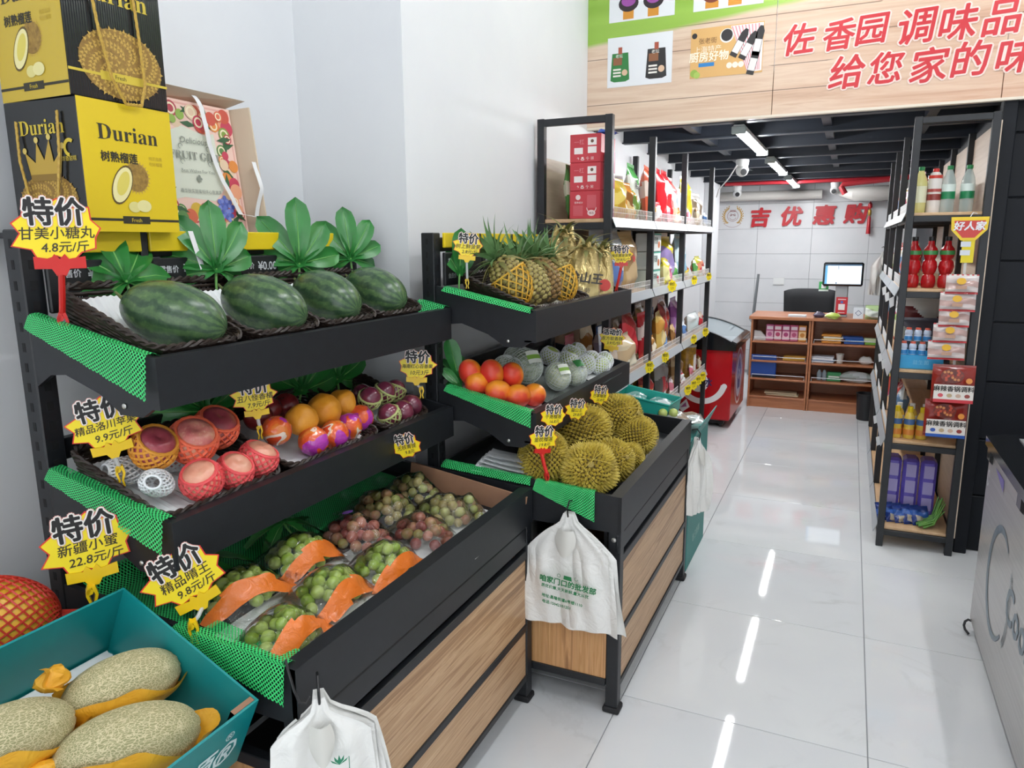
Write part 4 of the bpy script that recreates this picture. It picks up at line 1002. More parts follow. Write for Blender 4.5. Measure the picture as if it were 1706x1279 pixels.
t = NT('dark_red_apple_gloss'); v = t.coord(); t.color(t.ramp(t.noise(v, 20, 3), [(.3, '#5a1a20'), (.7, '#8a2c2c')])); t.set(Roughness=.25); DRA = t.m
for k, (x, y, z) in enumerate(((-1.455, 1.53, 1.17), (-1.44, 1.475, 1.16), (-1.455, 1.60, 1.165))):
    netted('red_apple', 'dark red apple in the shade behind the oranges, %s' % ['middle', 'left', 'right'][k], 'apple', (x, y, z), .04, DRA, None, (.2 * k, .1, 0), 'red apples', sq=.92)
# ---------------- passion fruit in pale nets
t = NT('purple_passion_skin'); v = t.coord(); t.color(t.ramp(t.noise(v, 30, 4, .6), [(.3, '#5a2338'), (.6, '#7a3348'), (.8, '#94505e')])); t.set(Roughness=.22); t.b.inputs['Coat Weight'].default_value = .6; PSN = t.m
NETG = mat('pale_green_foam_net', '#b9c07c', .6)
for k, (x, y, z, nt) in enumerate(((-1.365, 1.885, 1.138, NETG), (-1.37, 1.972, 1.14, NETG), (-1.385, 2.058, 1.13, NETG), (-1.31, 1.99, 1.075, None), (-1.325, 2.065, 1.078, None), (-1.315, 1.915, 1.082, NETG), (-1.43, 1.93, 1.135, None))):
    netted('passion_fruit', 'shiny purple passion fruit, %s' % ['left, in pale net', 'top middle, in pale net', 'right, in pale net', 'front middle, no net', 'front right, no net', 'front left, in pale net', 'at the back of the basket'][k], 'passion fruit', (x, y, z), .036, PSN, nt, (.3, .5, k), 'passion fruit', 1.35, 1.08, nn=11, mm=5, nr=.0024, shape=lambda d: 1, ring=.004)
# ---------------- mangoes
t = NT('red_and_orange_mango_skin'); v = t.coord(); sp = t.n('ShaderNodeSeparateXYZ'); t.l(v, sp.inputs[0])
f = t.math('ADD', t.math('MULTIPLY', sp.outputs[1], 8.0), t.math('ADD', .05, t.math('MULTIPLY', t.noise(v, 12, 3), .9)))
t.color(t.ramp(f, [(.30, '#d02f2a'), (.48, '#da4a2c'), (.60, '#e87e24'), (.85, '#ee9a2a')])); t.set(Roughness=.36); MNG = t.m
def mang(d): return 1 + .10 * d.x * d.z + .05 * d.z
for k, (x, y, z, ro) in enumerate(((-1.205, 2.275, 1.178, (.4, -.3, -.9)), (-1.13, 2.295, 1.178, (.2, -.5, -.8)), (-1.075, 2.345, 1.165, (.2, .1, -.7)), (-1.09, 2.265, 1.085, (1.3, .2, -.9)), (-1.03, 2.30, 1.075, (1.4, 0, -.6)), (-1.0, 2.375, 1.07, (1.3, .3, -.4)), (-1.17, 2.265, 1.10, (1.2, .4, -.8)))):
    netted('mango', 'red and orange mango, %s' % ['at the wall end of the tray', 'second from the wall, on top', 'third from the wall, on top', 'front row, left', 'front row, middle', 'front row, right end', 'low behind, near the wall'][k], 'mango', (x, y, z), .042, MNG, None, ro, 'mangoes', shape=mang, sq=1.18)
TRY = mat('black_plastic_tray', '#1b1d1f', .3)
def tray(label, x, y, X0, zt, L, Wd, m=TRY, H=.028):
    t = thing('plastic_tray', label, 'tray', (x, y, floorz(X0, zt, x) + .003), (0, TILT, 0))
    g = G(); prof = [(.86, .0), (.9, .002), (.985, H), (1.0, H + .002), (1.0, H - .002), (.97, H - .003), (.885, .005), (.86, .004)]
    rings = [[(p[0] * s_, p[1] * s_, z) for p in rrect(L, Wd, .03, 5)] for s_, z in prof]; N = len(rings[0])
    g.add([p for r_ in rings for p in r_], [(i * N + k, i * N + (k + 1) % N, (i + 1) * N + (k + 1) % N, (i + 1) * N + k) for i in range(len(prof) - 1) for k in range(N)] + [tuple(range(N))[::-1], tuple((len(prof) - 1) * N + k for k in range(N))])
    g.build('tray', m, t); return t
tray('black shallow tray under the mangoes', -1.118, 2.325, R2, 1.045, .33, .20)
liner('pinkish white paper under the mangoes', -1.11, 2.325, R2, 1.045, .31, .17, 31, .002, 15, .02, m=mat('pinkish_paper', '#e6d9d8', .7))
# ---------------- netted vegetables and guavas
t = NT('pale_green_cabbage'); v = t.coord(); t.color(t.ramp(t.noise(v, 16, 5, .65, 1.0), [(.3, '#6d7d62'), (.5, '#a9b49a'), (.7, '#d6dacb')])); t.set(Roughness=.5); t.bump(t.noise(v, 30, 4, .6, .8), .5, .008); CAB = t.m
t = NT('cream_vegetable'); v = t.coord(); t.color(t.ramp(t.noise(v, 22, 5, .65, .6), [(.3, '#8fa076'), (.5, '#c9cfae'), (.7, '#e3e2cf')])); t.set(Roughness=.4); t.bump(t.noise(v, 30, 4, .6, .8), .4, .008); CRM = t.m
NETC2 = mat('clear_white_net', '#cfd6d2', .35)
for k, (x, y, z, r, ro, sk) in enumerate(((-1.13, 2.60, 1.14, .068, (.3, 1.2, .2), CAB), (-1.16, 2.49, 1.105, .06, (.1, .4, .3), CAB), (-1.02, 2.66, 1.065, .055, (.2, 1.3, .5), CRM), (-1.0, 2.81, 1.06, .05, (.2, 1.2, -.3), CRM), (-1.2, 2.68, 1.125, .06, (0, .3, 0), CAB))):
    t = netted('netted_vegetable', 'round pale vegetable in white net, %s' % ['largest, on top with green label', 'left, dark green below', 'front, beside the mangoes', 'front, with green tape, beside the guavas', 'at the back'][k], 'vegetable', (x, y, z), r, sk, NETC2, ro, 'netted vegetables', .12, .9, 20, 16, .0013, 'vegetable', crumple, 0)
    if k in (0, 2, 3):
        bpy.context.view_layer.update(); g = G(); g.X = t.matrix_world.to_3x3().inverted().to_4x4() @ RZ(radians(-35)) @ RY(radians(-38 if k != 3 else -60))
        g.grid(lambda u, v: ((r * 1.09) * cos((u - .5) * .9) * .0 + (r * 1.1) * cos((v - .5) * .8), r * 1.1 * sin((v - .5) * .8), (u - .5) * r * .8), 6, 8, paper('#e6eadf'), lambda u, v: GRN if k == 3 else (paper('#8ab84a') if .3 < u < .75 else paper('#e6eadf')))
        g.build('label_band', None, t)
t = NT('pale_green_guava'); v = t.coord(); t.color(t.ramp(t.noise(v, 14, 3), [(.3, '#9fb455'), (.7, '#c3cf7c')])); t.set(Roughness=.4); GUA = t.m
for k, (x, y, z) in enumerate(((-1.17, 2.95, 1.145), (-1.10, 2.99, 1.128), (-1.12, 3.09, 1.138), (-1.03, 3.03, 1.085), (-1.04, 3.13, 1.098), (-1.0, 3.20, 1.078), (-.985, 3.10, 1.062), (-1.13, 3.19, 1.12))):
    netted('guava', 'green guava in white foam net, %s' % ['back left', 'middle left', 'back middle', 'front left', 'middle of the front', 'front right', 'front edge', 'back right'][k], 'guava', (x, y, z), .042, GUA, NETW, (.1 * k, .45, .7 * k), 'guavas', .75, 1.0, nn=17, mm=11, nr=.0026, shape=lambda d: 1)
tray('black shallow tray under the guavas', -1.08, 3.07, R2, 1.045, .32, .34)
liner('white foam sheet under the guavas', -1.08, 3.07, R2, 1.045, .30, .31, 33, .002, 90, .02)
tray('clear tray under the netted vegetables', -1.10, 2.66, R2, 1.045, .32, .44, mat('frosted_clear_tray', '#b8c0bd', .25, alpha=.5))
# ================================================================== pineapples
t = NT('pineapple_eye_skin'); v = t.coord(); t.color(t.ramp(t.noise(v, 45, 4, .6), [(.3, '#6f6536'), (.5, '#978a4c'), (.7, '#b5a668')])); t.set(Roughness=.5); PIN = t.m
t = NT('brown_pineapple_skin'); v = t.coord(); t.color(t.ramp(t.noise(v, 45, 4, .6), [(.3, '#5c4426'), (.5, '#8a6a38'), (.7, '#ab8c50')])); t.set(Roughness=.5); PIN2 = t.m
PBASE = mat('pineapple_gap_brown', '#54452a', .7)
CRN = mat('pineapple_crown_green', '#4a7a45', .42, col2='#7d9a66', ns=14); CRB = mat('dried_crown_tip', '#8a7a44', .6, col2='#5c6b3a', ns=20)
def blade(L, w, curl, n=7):
    g = G(); vs = []
    for i in range(n + 1):
        s_ = i / n; ww = w * (1 - s_ ** 1.6) * (.75 + .5 * s_ * (1 - s_) * 2); x = curl * L * s_ * s_; z = L * (s_ - .25 * abs(curl) * s_ * s_)
        vs += [(x + .35 * ww, -ww, z), (x, 0, z), (x + .35 * ww, ww, z)]
    return g.add(vs, [(i * 3 + j, i * 3 + j + 1, (i + 1) * 3 + j + 1, (i + 1) * 3 + j) for i in range(n) for j in range(2)])
BLD = [blade(.15, .019, .22).build('leaf', CRN).data, blade(.14, .017, .65).build('leaf', CRN).data, blade(.13, .014, 1.05).build('leaf', CRB).data, blade(.15, .018, .45).build('leaf', CRN).data]
for o in [o for o in bpy.data.objects if o.name.startswith('leaf') and o.parent is None and o.data in BLD]: bpy.data.objects.remove(o)
PNM = {}
def crown(t, z0, n=34, seed=0, sc=1.0, olive=False, lean=0):
    r = random.Random(seed)
    for k in range(n):
        q = k / n; a = k * 2.4; til = .12 + 1.15 * q * r.uniform(.8, 1.1); me = BLD[(0, 3, 1, 2)[min(3, int(q * 4))]]
        o = link('leaf', BLD[2] if olive else me, t, (0, 0, z0 - .012 * q), None, sc * .74 * r.uniform(.85, 1.1) * (1.15 if q < .5 else 1)); o.rotation_euler = (Matrix.Rotation(a, 3, 'Z') @ Matrix.Rotation(til, 3, 'Y')).to_euler()
def pineapple(label, loc, axis, skin, net=False, seed=0, sc=1.0, n=34):
    q = Vector((0, 0, 1)).rotation_difference(Vector(axis).normalized()).to_euler()
    t = thing('pineapple', label, 'pineapple', loc, q, 'pineapples', sc)
    if skin.name not in PNM:
        def shp(d): return 1 - .12 * max(0, d.z) ** 2
        a = G().ell((0, 0, 0), (.05, .05, .078), 24, 16, None, shp).build('core', PBASE, t)
        g = G(); nl = 11
        for j in range(nl):                     # eyes in staggered rows
            zz = -.9 + 1.8 * (j + .5) / nl; cnt = max(6, int(15 * sqrt(1 - zz * zz)))
            for i in range(cnt):
                ph = 2 * pi * (i + .5 * (j % 2)) / cnt; rr = sqrt(1 - zz * zz); d = Vector((rr * cos(ph), rr * sin(ph), zz)); c = Vector((d.x * .05, d.y * .05, d.z * .078)) * shp(d)
                nn_ = Vector((d.x / .05, d.y / .05, d.z / .078)).normalized(); tu = Vector((-sin(ph), cos(ph), 0)); tv = nn_.cross(tu); w = 2 * pi * rr * .05 / cnt * .49; h = .0078
                o6 = [(1, 0), (.5, .87), (-.5, .87), (-1, 0), (-.5, -.87), (.5, -.87)]
                vs = [c + tu * (p[0] * w) + tv * (p[1] * h) - nn_ * .001 for p in o6] + [c + tu * (p[0] * w * .62) + tv * (p[1] * h * .62) + nn_ * .003 for p in o6] + [c + nn_ * .0052 - tv * .003]
                g.add(vs, [(k, (k + 1) % 6, 6 + (k + 1) % 6, 6 + k) for k in range(6)] + [(6 + k, 6 + (k + 1) % 6, 12) for k in range(6)])
        b = stuff(g.build('eyes', skin, t)); PNM[skin.name] = (a.data, b.data)
    else:
        link('core', PNM[skin.name][0], t); stuff(link('eyes', PNM[skin.name][1], t))
    crown(t, .064, n, seed)
    if net:
        g = G(); lattice(g, (.058, .058, .088), 13, 1.42, pi * .97, 8, .0022, .003); stuff(g.build('net_sleeve', mat('yellow_net_sleeve', '#dfae3e', .5), t)); 
    return t
fz = lambda x: floorz(R2, 1.39, x)
pineapple('pineapple with its lower half in yellow net, at the left of the basket', (-1.09, 2.36, fz(-1.09) + .11), (-.55, -.22, .85), PIN, True, 1, 1.22)
pineapple('pale pineapple leaning beside the netted one', (-1.045, 2.44, fz(-1.045) + .105), (-.62, -.12, .85), PIN, False, 2, 1.2)
pineapple('brownish pineapple with wide arching crown, middle of the basket', (-1.06, 2.595, fz(-1.06) + .105), (-.45, -.1, .95), PIN2, False, 3, 1.26, 40)
pineapple('pineapple at the right of the basket next to the gold bags', (-1.06, 2.76, fz(-1.06) + .105), (-.5, .0, .9), PIN, True, 4, 1.2)
basket('long dark basket under the pineapples', -1.118, 2.57, R2, 1.39, .31, .58, .06)
liner('pale crumpled net sheet under the pineapples', -1.118, 2.57, R2, 1.39, .255, .48, 41, .004, 33, .06, m=mat('dull_white_net', '#c9c9bd', .6))
GOLDF = NT('gold_film'); vv = GOLDF.coord(); GOLDF.color(GOLDF.ramp(GOLDF.noise(vv, 9, 3), [(.3, '#b59b5c'), (.7, '#d8c68e')])); GOLDF.set(Metallic=.55, Roughness=.2); GOLDF.bump(GOLDF.noise(vv, 26, 3, .6, 1.0), .7, .012); GF = GOLDF.m
for k, (x, y, yaw, s_) in enumerate(((-1.035, 2.955, .5, 1.0), (-1.02, 3.115, .45, .95), (-1.17, 3.05, .6, 1.1), (-1.05, 3.235, .35, .8))):
    t = thing('gold_wrapped_pineapple', 'pineapple in gold printed film bag, %s' % ['front left, with black lettering', 'front middle, with red seal', 'tallest, at the back', 'front right beside the red clip'][k], 'pineapple', (x, y, fz(x) + .018), (0, .12, yaw), 'gold wrapped pineapples', s_ * 1.38)
    def fb(u, v, sg):                                   # tapered film bag, wide base, pinched open top
        w = .062 * (1 - .55 * v ** 1.5); th = .05 * (1 - .8 * v) * (1 - (2 * u - 1) ** 4) ** .5
        return ((2 * u - 1) * w, sg * th + .006 * sin(9 * u + 5 * v), v * .165 + .012 * sin(14 * u + k) * v)
    G().grid(lambda u, v: fb(u, v, -1), 12, 12).grid(lambda u, v: fb(1 - u, v, 1), 12, 12).build('film_bag', GF, t)
    g = G(); g.X = MT(0, -.051, .05) @ RX(radians(-14)) @ FRONT
    if k == 0: g.text('徐山王', 0, .012, .036, paper('#2a2521'), 0, bold=.0012, shear=.1); g.text('菠萝', 0, -.028, .02, paper('#3a3028'), 0)
    if k: g.disc((.02, -.01), .02, paper('#b8342e'), 0, 18)
    g.build('print', None, t, smooth=False)
    crown(t, .15, 16, 20 + k, .85, True)
t = liner('white tissue under the gold bags', -1.08, 3.12, R2, 1.39, .30, .40, 43, .004, 25, .02)
# ================================================================== durians
t = NT('durian_husk'); v = t.coord(); t.color(t.ramp(t.noise(v, 18, 3), [(.3, '#8f7c2e'), (.5, '#bda640'), (.75, '#d6c25e')])); t.set(Roughness=.55); DUR = t.m
DURB = mat('durian_husk_gap', '#4a3d1a', .8); DNET = mat('yellow_string_net', '#cdb655', .5)
DM = {}
def durian(label, loc, r, rot, yaw, el=1.12):
    loc = (min(loc[0], -.66 - 1.1 * r), loc[1], max(loc[2], binz(R2, loc[0]) + 1.17 * r))
    t = thing('durian', label, 'durian', loc, rot, 'durians in the bin', r / .1)
    if not DM:
        def shp(d): return 1 + .05 * cos(5 * atan2(d.y, d.x)) * (1 - d.z * d.z)
        R_ = (.09, .09, .09 * el)
        a = G().ell((0, 0, 0), R_, 30, 20, None, shp).build('husk', DURB, t)
        g = G(); rr = random.Random(5)
        for d in fib(560):
            c = Vector((d.x * R_[0], d.y * R_[1], d.z * R_[2])) * shp(d); n_ = d; u = d.orthogonal().normalized(); u = Matrix.Rotation(rr.uniform(0, 3), 3, d) @ u; w = d.cross(u); b = .0085
            p = [c - n_ * .001 + (u * cos(q) + w * sin(q)) * b for q in (0, pi / 2, pi, 1.5 * pi)]; g.add(p + [c + n_ * rr.uniform(.015, .019) + u * rr.uniform(-.002, .002)], [(0, 1, 4), (1, 2, 4), (2, 3, 4), (3, 0, 4)])
        b = stuff(g.build('thorns', DUR, t, smooth=False))
        c = G().tube([(0, 0, .095), (.002, 0, .105), (.0, .002, .118)], [.012, .010, .011], 10).build('stalk', mat('durian_stalk_brown', '#8a7838', .7), t)
        g = G()
        for k in range(4):
            ax = Vector((cos(k * .9), sin(k * .9), .25 * sin(k * 2))).normalized(); u = ax.orthogonal().normalized(); w = ax.cross(u)
            pts = []
            for q in range(36):
                an = 2 * pi * q / 36; p = u * cos(an) + w * sin(an); pts.append((p.x * .106, p.y * .106, p.z * .118))
            g.tube(pts, .0009, 4, None, closed=True)
        d_ = stuff(g.build('string_net', DNET, t))
        DM.update(a=a.data, b=b.data, c=c.data, d=d_.data)
    else:
        link('husk', DM['a'], t); stuff(link('thorns', DM['b'], t)); link('stalk', DM['c'], t); stuff(link('string_net', DM['d'], t))
    return t
for lb, x, y, z, r, ro in (('front, nearest to the aisle corner, large', -.755, 2.315, .835, .098, (1.1, .3, .2)), ('at the back left, large, under the price tags', -.905, 2.63, .885, .104, (.3, 1.3, .5)), ('behind the others, next to the plastic crate', -.845, 2.90, .885, .10, (1.2, .5, 1.0)), ('in the shade at the left, behind the red clip', -.945, 2.33, .835, .09, (.2, .3, 2)),
                           ('second from the front along the aisle side', -.715, 2.51, .815, .083, (.8, 1.0, .3)), ('small and greener, wedged at the aisle side', -.69, 2.675, .785, .062, (1.3, .2, 0)), ('farthest right on the aisle side', -.712, 2.86, .818, .085, (.4, .8, 1))):
    durian('spiky yellow durian ' + lb, (x, y, z), r, ro, 0)
# ================================================================== bagged grapes
FILM = NT('clear_crinkled_film'); FILM.t.nodes.remove(FILM.b)
tr = FILM.n('ShaderNodeBsdfTransparent'); tr.inputs[0].default_value = (.99, 1, .99, 1); gl = FILM.n('ShaderNodeBsdfGlossy'); gl.inputs['Roughness'].default_value = .09
fz_ = FILM.n('ShaderNodeFresnel'); fz_.inputs[0].default_value = 1.45; mx = FILM.n('ShaderNodeMixShader'); bp = FILM.n('ShaderNodeBump'); bp.inputs['Strength'].default_value = 1.0; bp.inputs['Distance'].default_value = .014
FILM.l(FILM.noise(FILM.coord(), 22, 3, .55, 1.2), bp.inputs['Height'])
for q in (gl.inputs['Normal'], fz_.inputs['Normal']): FILM.l(bp.outputs[0], q)
FILM.l(FILM.math('ADD', FILM.math('MULTIPLY', fz_.outputs[0], 1.25), .012), mx.inputs[0]); FILM.l(tr.outputs[0], mx.inputs[1]); FILM.l(gl.outputs[0], mx.inputs[2]); FILM.l(mx.outputs[0], FILM.out.inputs[0]); FILMM = FILM.m
OBAND = NT('orange_bag_band'); vv = OBAND.coord(); OBAND.set(Base_Color=lin('#e2762a'), Roughness=.22); OBAND.bump(OBAND.noise(vv, 35, 3, .6, .8), .5, .008); OBM = OBAND.m
FROST = mat('frosted_film', '#cfd8c8', .3, alpha=.35)
def gmat(name, stops):
    t = NT(name); oi = t.n('ShaderNodeObjectInfo'); n_ = t.noise(t.coord(), 50, 2)
    t.color(t.ramp(t.math('ADD', t.math('MULTIPLY', oi.outputs['Random'], .75), t.math('MULTIPLY', n_, .25)), stops)); t.set(Roughness=.28); t.b.inputs['Subsurface Weight'].default_value = .15; t.b.inputs['Subsurface Radius'].default_value = (.01, .01, .004); return t.m
GGR = gmat('green_grape_skin', [(.1, '#95b244'), (.5, '#abc258'), (.9, '#c3d07c')])
RGR = gmat('red_grape_skin', [(.1, '#8f4a46'), (.4, '#ab625a'), (.7, '#b98068'), (.9, '#9a9a58')])
MGR = gmat('ripening_grape_skin', [(.1, '#9a8a56'), (.35, '#b0a06c'), (.6, '#a0ab60'), (.9, '#b07a64')])
GRM = {}
def grape_bag(label, x, y, yaw, skin, band=True, L=.20, Wd=.14, n=26, seed=0, r=.0158, H=.05):
    rr = random.Random(seed); t = thing('grape_bag', label, 'bagged grapes', (x, y, binz(R1, x) + .012), (0, BTILT, radians(yaw)), 'bagged grapes in the bin')
    if skin.name not in GRM: GRM[skin.name] = G().ell((0, 0, 0), (r, r, r * 1.1), 14, 10).build('grape', skin, t).data; bpy.data.objects.remove(bpy.data.objects[-1]) if False else None
    pts = []; tries = 0
    while len(pts) < n and tries < 4000:
        tries += 1; a = rr.uniform(0, 2 * pi); q = sqrt(rr.random()); px = (L / 2 - .03) * q * cos(a) - .012; py = (Wd / 2 - .022) * q * sin(a); base = H * (1 - q ** 2) * .8
        pz = r + base * rr.random() ** .4
        if all((px - p[0]) ** 2 + (py - p[1]) ** 2 + (pz - p[2]) ** 2 > (1.75 * r) ** 2 for p in pts): pts.append((px, py, pz))
    mine = [o for o in t.children]
    for k, p in enumerate(pts):
        if k == 0 and mine: mine[0].location = p
        else: link('grape', GRM[skin.name], t, p, (rr.uniform(0, 3), rr.uniform(0, 3), 0), rr.uniform(.9, 1.12))
    NU, NV = 26, 18; ph = rr.uniform(0, 6)
    hs_ = [[0.003] * (NV + 1) for _ in range(NU + 1)]
    for i in range(NU + 1):
        for j in range(NV + 1):
            gx = (i / NU - .5) * L * 1.12; gy = (j / NV - .5) * Wd * 1.1
            for p in pts:
                d2 = (gx - p[0]) ** 2 + (gy - p[1]) ** 2
                if d2 < (1.5 * r) ** 2: hs_[i][j] = max(hs_[i][j], p[2] + sqrt(max(0, (1.3 * r) ** 2 - min(d2, (1.29 * r) ** 2))) + .003)
    for _ in range(5):
        hs_ = [[max(hs_[i][j], .25 * (hs_[max(i - 1, 0)][j] + hs_[min(i + 1, NU)][j] + hs_[i][max(j - 1, 0)] + hs_[i][min(j + 1, NV)])) for j in range(NV + 1)] for i in range(NU + 1)]
    for _ in range(2):
        hs_ = [[.2 * (hs_[i][j] + hs_[max(i - 1, 0)][j] + hs_[min(i + 1, NU)][j] + hs_[i][max(j - 1, 0)] + hs_[i][min(j + 1, NV)]) + .0012 for j in range(NV + 1)] for i in range(NU + 1)]
    def f(u, v):
        i, j = round(u * NU), round(v * NV); e = min(u, 1 - u, v, 1 - v)
        tap = 1 - .25 * max(0, u - .6) / .4
        z = hs_[i][j] if e > .001 else .001
        return ((u - .5) * L * 1.12, (v - .5) * Wd * 1.1 * tap, z + .002 * sin(30 * u + 17 * v + ph))
    fm = (lambda u, v: OBM if .62 + .04 * sin(3 * v + ph) < u < .79 + .04 * sin(2.5 * v + ph) else FILMM) if band else (lambda u, v: FILMM)
    g = G(); g.mi(FILMM); g.grid(f, NU, NV, FILMM, fm); g.build('film_bag', None, t, ang=80)
    g = G()
    for k in range(7):                                  # gathered neck of the bag
        a = (k - 3) * .16; g.add([(-L * .54, -.012 + .004 * k, .012), (-L * .54, -.010 + .004 * k, .02), (-L * .54 - .05 * cos(a), .05 * sin(a), .02 + .012 * (k % 2)), (-L * .54 - .045 * cos(a), .05 * sin(a) + .008, .03)], [(0, 1, 3, 2)])
    g.build('gathered_neck', FILMM, t)
    return t
GBG = [('green grapes in clear bag with orange band, behind the tilted price tag', -1.285, 1.215, -12, GGR, True, .22, .18), ('green grapes in clear bag with orange band, front nearest the bin corner', -1.075, 1.145, 8, GGR, True, .23, .17), ('green grapes in clear bag with orange band, middle of the bin', -1.115, 1.345, 0, GGR, True, .24, .18),
       ('green grapes in clear bag with orange band, at the back left', -1.285, 1.43, -6, GGR, True, .20, .17), ('green grapes in clear bag with orange band, beside the aisle panel', -1.06, 1.545, 4, GGR, True, .22, .18),
       ('red grapes in clear bag with purple sticker', -1.235, 1.63, 12, RGR, False, .22, .18), ('red grapes in crinkled clear bag beside the white sheets', -1.06, 1.765, -6, RGR, False, .20, .17), ('reddish green grapes in clear bag at the back', -1.275, 1.83, 0, MGR, False, .22, .18), ('reddish green grapes in clear bag, centre of the far end', -1.115, 1.935, 10, MGR, False, .20, .17), ('green grapes in clear bag tied with white neck, far right end', -1.0, 1.985, 20, MGR, False, .15, .13), ('reddish green grapes in crinkled bag against the cardboard', -1.28, 2.015, 0, MGR, False, .2, .14)]
for k, (lb, x, y, yaw, sk, bd, L, w) in enumerate(GBG):
    x = min(x, -.975 - (.11 if bd else .62 * L))
    t = grape_bag(lb, x, y, yaw, sk, bd, (.185 if bd else L * 1.1), (.225 if bd else w * 1.08), int(43 * L * w / .0396), 60 + k, H=.066)
    if k == 5: g = G(); g.X = MT(-.05, 0, .085) @ RY(radians(-20)); g.disc((0, 0), .016, paper('#6a2f9a', .2), 0, 16); g.build('sticker', None, t)
WPAP = mat('white_sheet_paper', '#dfe1e0', .6)
for k, (x, y, yw) in enumerate(((-1.10, 1.20, 4), (-1.10, 1.55, -3), (-1.09, 1.90, 2))):
    t = thing('paper_sheet', 'white paper sheets under the grape bags, %s part of the bin' % ['near', 'middle', 'far'][k], 'paper', (x, y, binz(R1, x) + .002), (0, BTILT, radians(yw)))
    for j in range(3): G().grid(lambda u, v: ((u - .5) * .29 + .006 * j, (v - .5) * .34 + .012 * j, .001 + j * .0022 + .0025 * sin(7 * u + 4 * v + j)), 10, 10).build('sheet', WPAP, t)
cbd = thing('cardboard_divider', 'brown corrugated cardboard strip across the far end of the grape bin', 'cardboard', (-1.15, 2.135, binz(R1, -1.15)))
g = G(); g.X = RY(BTILT); g.b2(-.24, .215, -.004, .004, 0, .075); g.build('sheet', CARD, cbd)
hw = tag(G().tube([(-.945, 1.005, .75), (-.955, 1.0, .80), (-.945, .992, .812), (-.935, .985, .80), (-.92, .982, .76), (-.912, .985, .735), (-.905, .995, .728), (-.902, 1.005, .738)], .0028, 8).build('wire_hook', mat('black_wire', '#141416', .4)), 'black wire hook on the front corner of the grape bin', 'hook')
# white folded sheets at the near end of the durian bin
t = thing('foam_sheet_pile', 'pile of folded white foam sheets left of the durians', 'foam sheets', (-1.07, 2.285, binz(R2, -1.07) + .03), (0, BTILT, radians(14)))
for k in range(5):
    G().grid(lambda u, v: ((u - .5) * .24 + .012 * k, (v - .5) * (.13 - .008 * k), .004 + k * .013 + .012 * (1 - u) * (k / 4) + .004 * sin(5 * u + k)), 12, 6).build('sheet', FOAM, t)
# ================================================================== green anti-slip mats
t = NT('green_mesh_mat'); uvn = t.n('ShaderNodeUVMap'); sp = t.n('ShaderNodeSeparateXYZ'); t.l(uvn.outputs[0], sp.inputs[0])
pa = t.math('ADD', sp.outputs[0], sp.outputs[1]); pb = t.math('SUBTRACT', sp.outputs[0], sp.outputs[1]); K = 350.0
hole = t.math('MULTIPLY', t.math('SINE', t.math('MULTIPLY', pa, K)), t.math('SINE', t.math('MULTIPLY', pb, K)))
hl = t.math('ABSOLUTE', hole); t.set(Base_Color=lin('#2fbf62'), Roughness=.45); t.color(t.ramp(hl, [(.25, '#3ccb72'), (.5, '#239a4c')]))
t.l(t.ramp(hl, [(.45, 1.0), (.58, 0.0)]), t.b.inputs['Alpha']); MATG = t.m
def mesh_mat(label, fn, W_, H_, nu=30, nv=14):
    t = thing('mesh_mat', label, 'mat', fn(.5, .5), group='green mesh mats')
    g = G().grid(lambda u, v: Vector(fn(u, v)) - Vector(fn(.5, .5)), nu, nv); o = g.build('mesh_sheet', MATG, t)
    uv = o.data.uv_layers.new(name='UVMap'); n1 = nu + 1
    for lp_ in o.data.loops: i = lp_.vertex_index; uv.data[lp_.index].uv = ((i % n1) / nu * W_, (i // n1) / nv * H_)
    return t
def shelf_mat(label, X0, zt, y0, hang=.075, inside=.06, x0=-.66, x1=-.318, dirn=1, top=None):
    xb, xf = X0 - .68, X0 - .315
    def topz(x): return (zt + .075 - (x - xb) / (xf - xb) * .075 if x < xf else zt) if top is None else top(x)
    W_ = x1 - x0; tot = inside + hang + .03
    def f(u, v):
        x = X0 + x0 + W_ * u; d = v * tot; tz = topz(x) + .006; wv = .003 * sin(20 * u + 3 * v)
        if d < inside: return (x, y0 + dirn * (.018 + (inside - d)), tz - min((inside - d) * .9, .045) + wv * .4)
        d -= inside
        if d < .03: a = d / .03 * pi / 2; return (x, y0 + dirn * (.018 - .026 * sin(a)), tz + .004 * cos(a) * .5)
        d -= .03; return (x + .012 * d / max(hang, .01) * (u - .6), y0 + dirn * (-.009 - .012 * (d / hang) - abs(wv)), tz - d * ((.38 + .80 * u) if hang > .03 else 1))
    return mesh_mat(label, f, W_, tot)
shelf_mat('green mesh mat draped over the left end of the watermelon shelf', R1, 1.39, 1.0, .078, .05)
shelf_mat('green mesh mat draped over the left end of the apple shelf', R1, 1.045, 1.0, .06, .05)
shelf_mat('small green mesh mat edge at the right end of the watermelon shelf', R1, 1.39, 2.19, .01, .05, -.42, -.318, -1)
shelf_mat('green mesh mat at the left end of the pineapple shelf', R2, 1.39, 2.205, .014, .05, -.64, -.318)
shelf_mat('green mesh mat draped over the left end of the mango shelf', R2, 1.045, 2.205, .045, .04, -.64, -.318)
bt = lambda X0: (lambda x: .835 - (x - (X0 - .68)) / .678 * .046)
shelf_mat('green mesh mat over the left end of the grape bin, below the tilted price tag', R1, .79, 1.0, .065, .09, -.32, -.02, 1, bt(R1))
shelf_mat('green mesh mat hanging over the left end of the durian bin beside the red clip', R2, .79, 2.205, .085, .10, -.30, -.09, 1, bt(R2))
shelf_mat('green mesh mat at the back of the durian bin below the folded sheets', R2, .79, 2.205, .02, .10, -.66, -.32, 1, bt(R2))
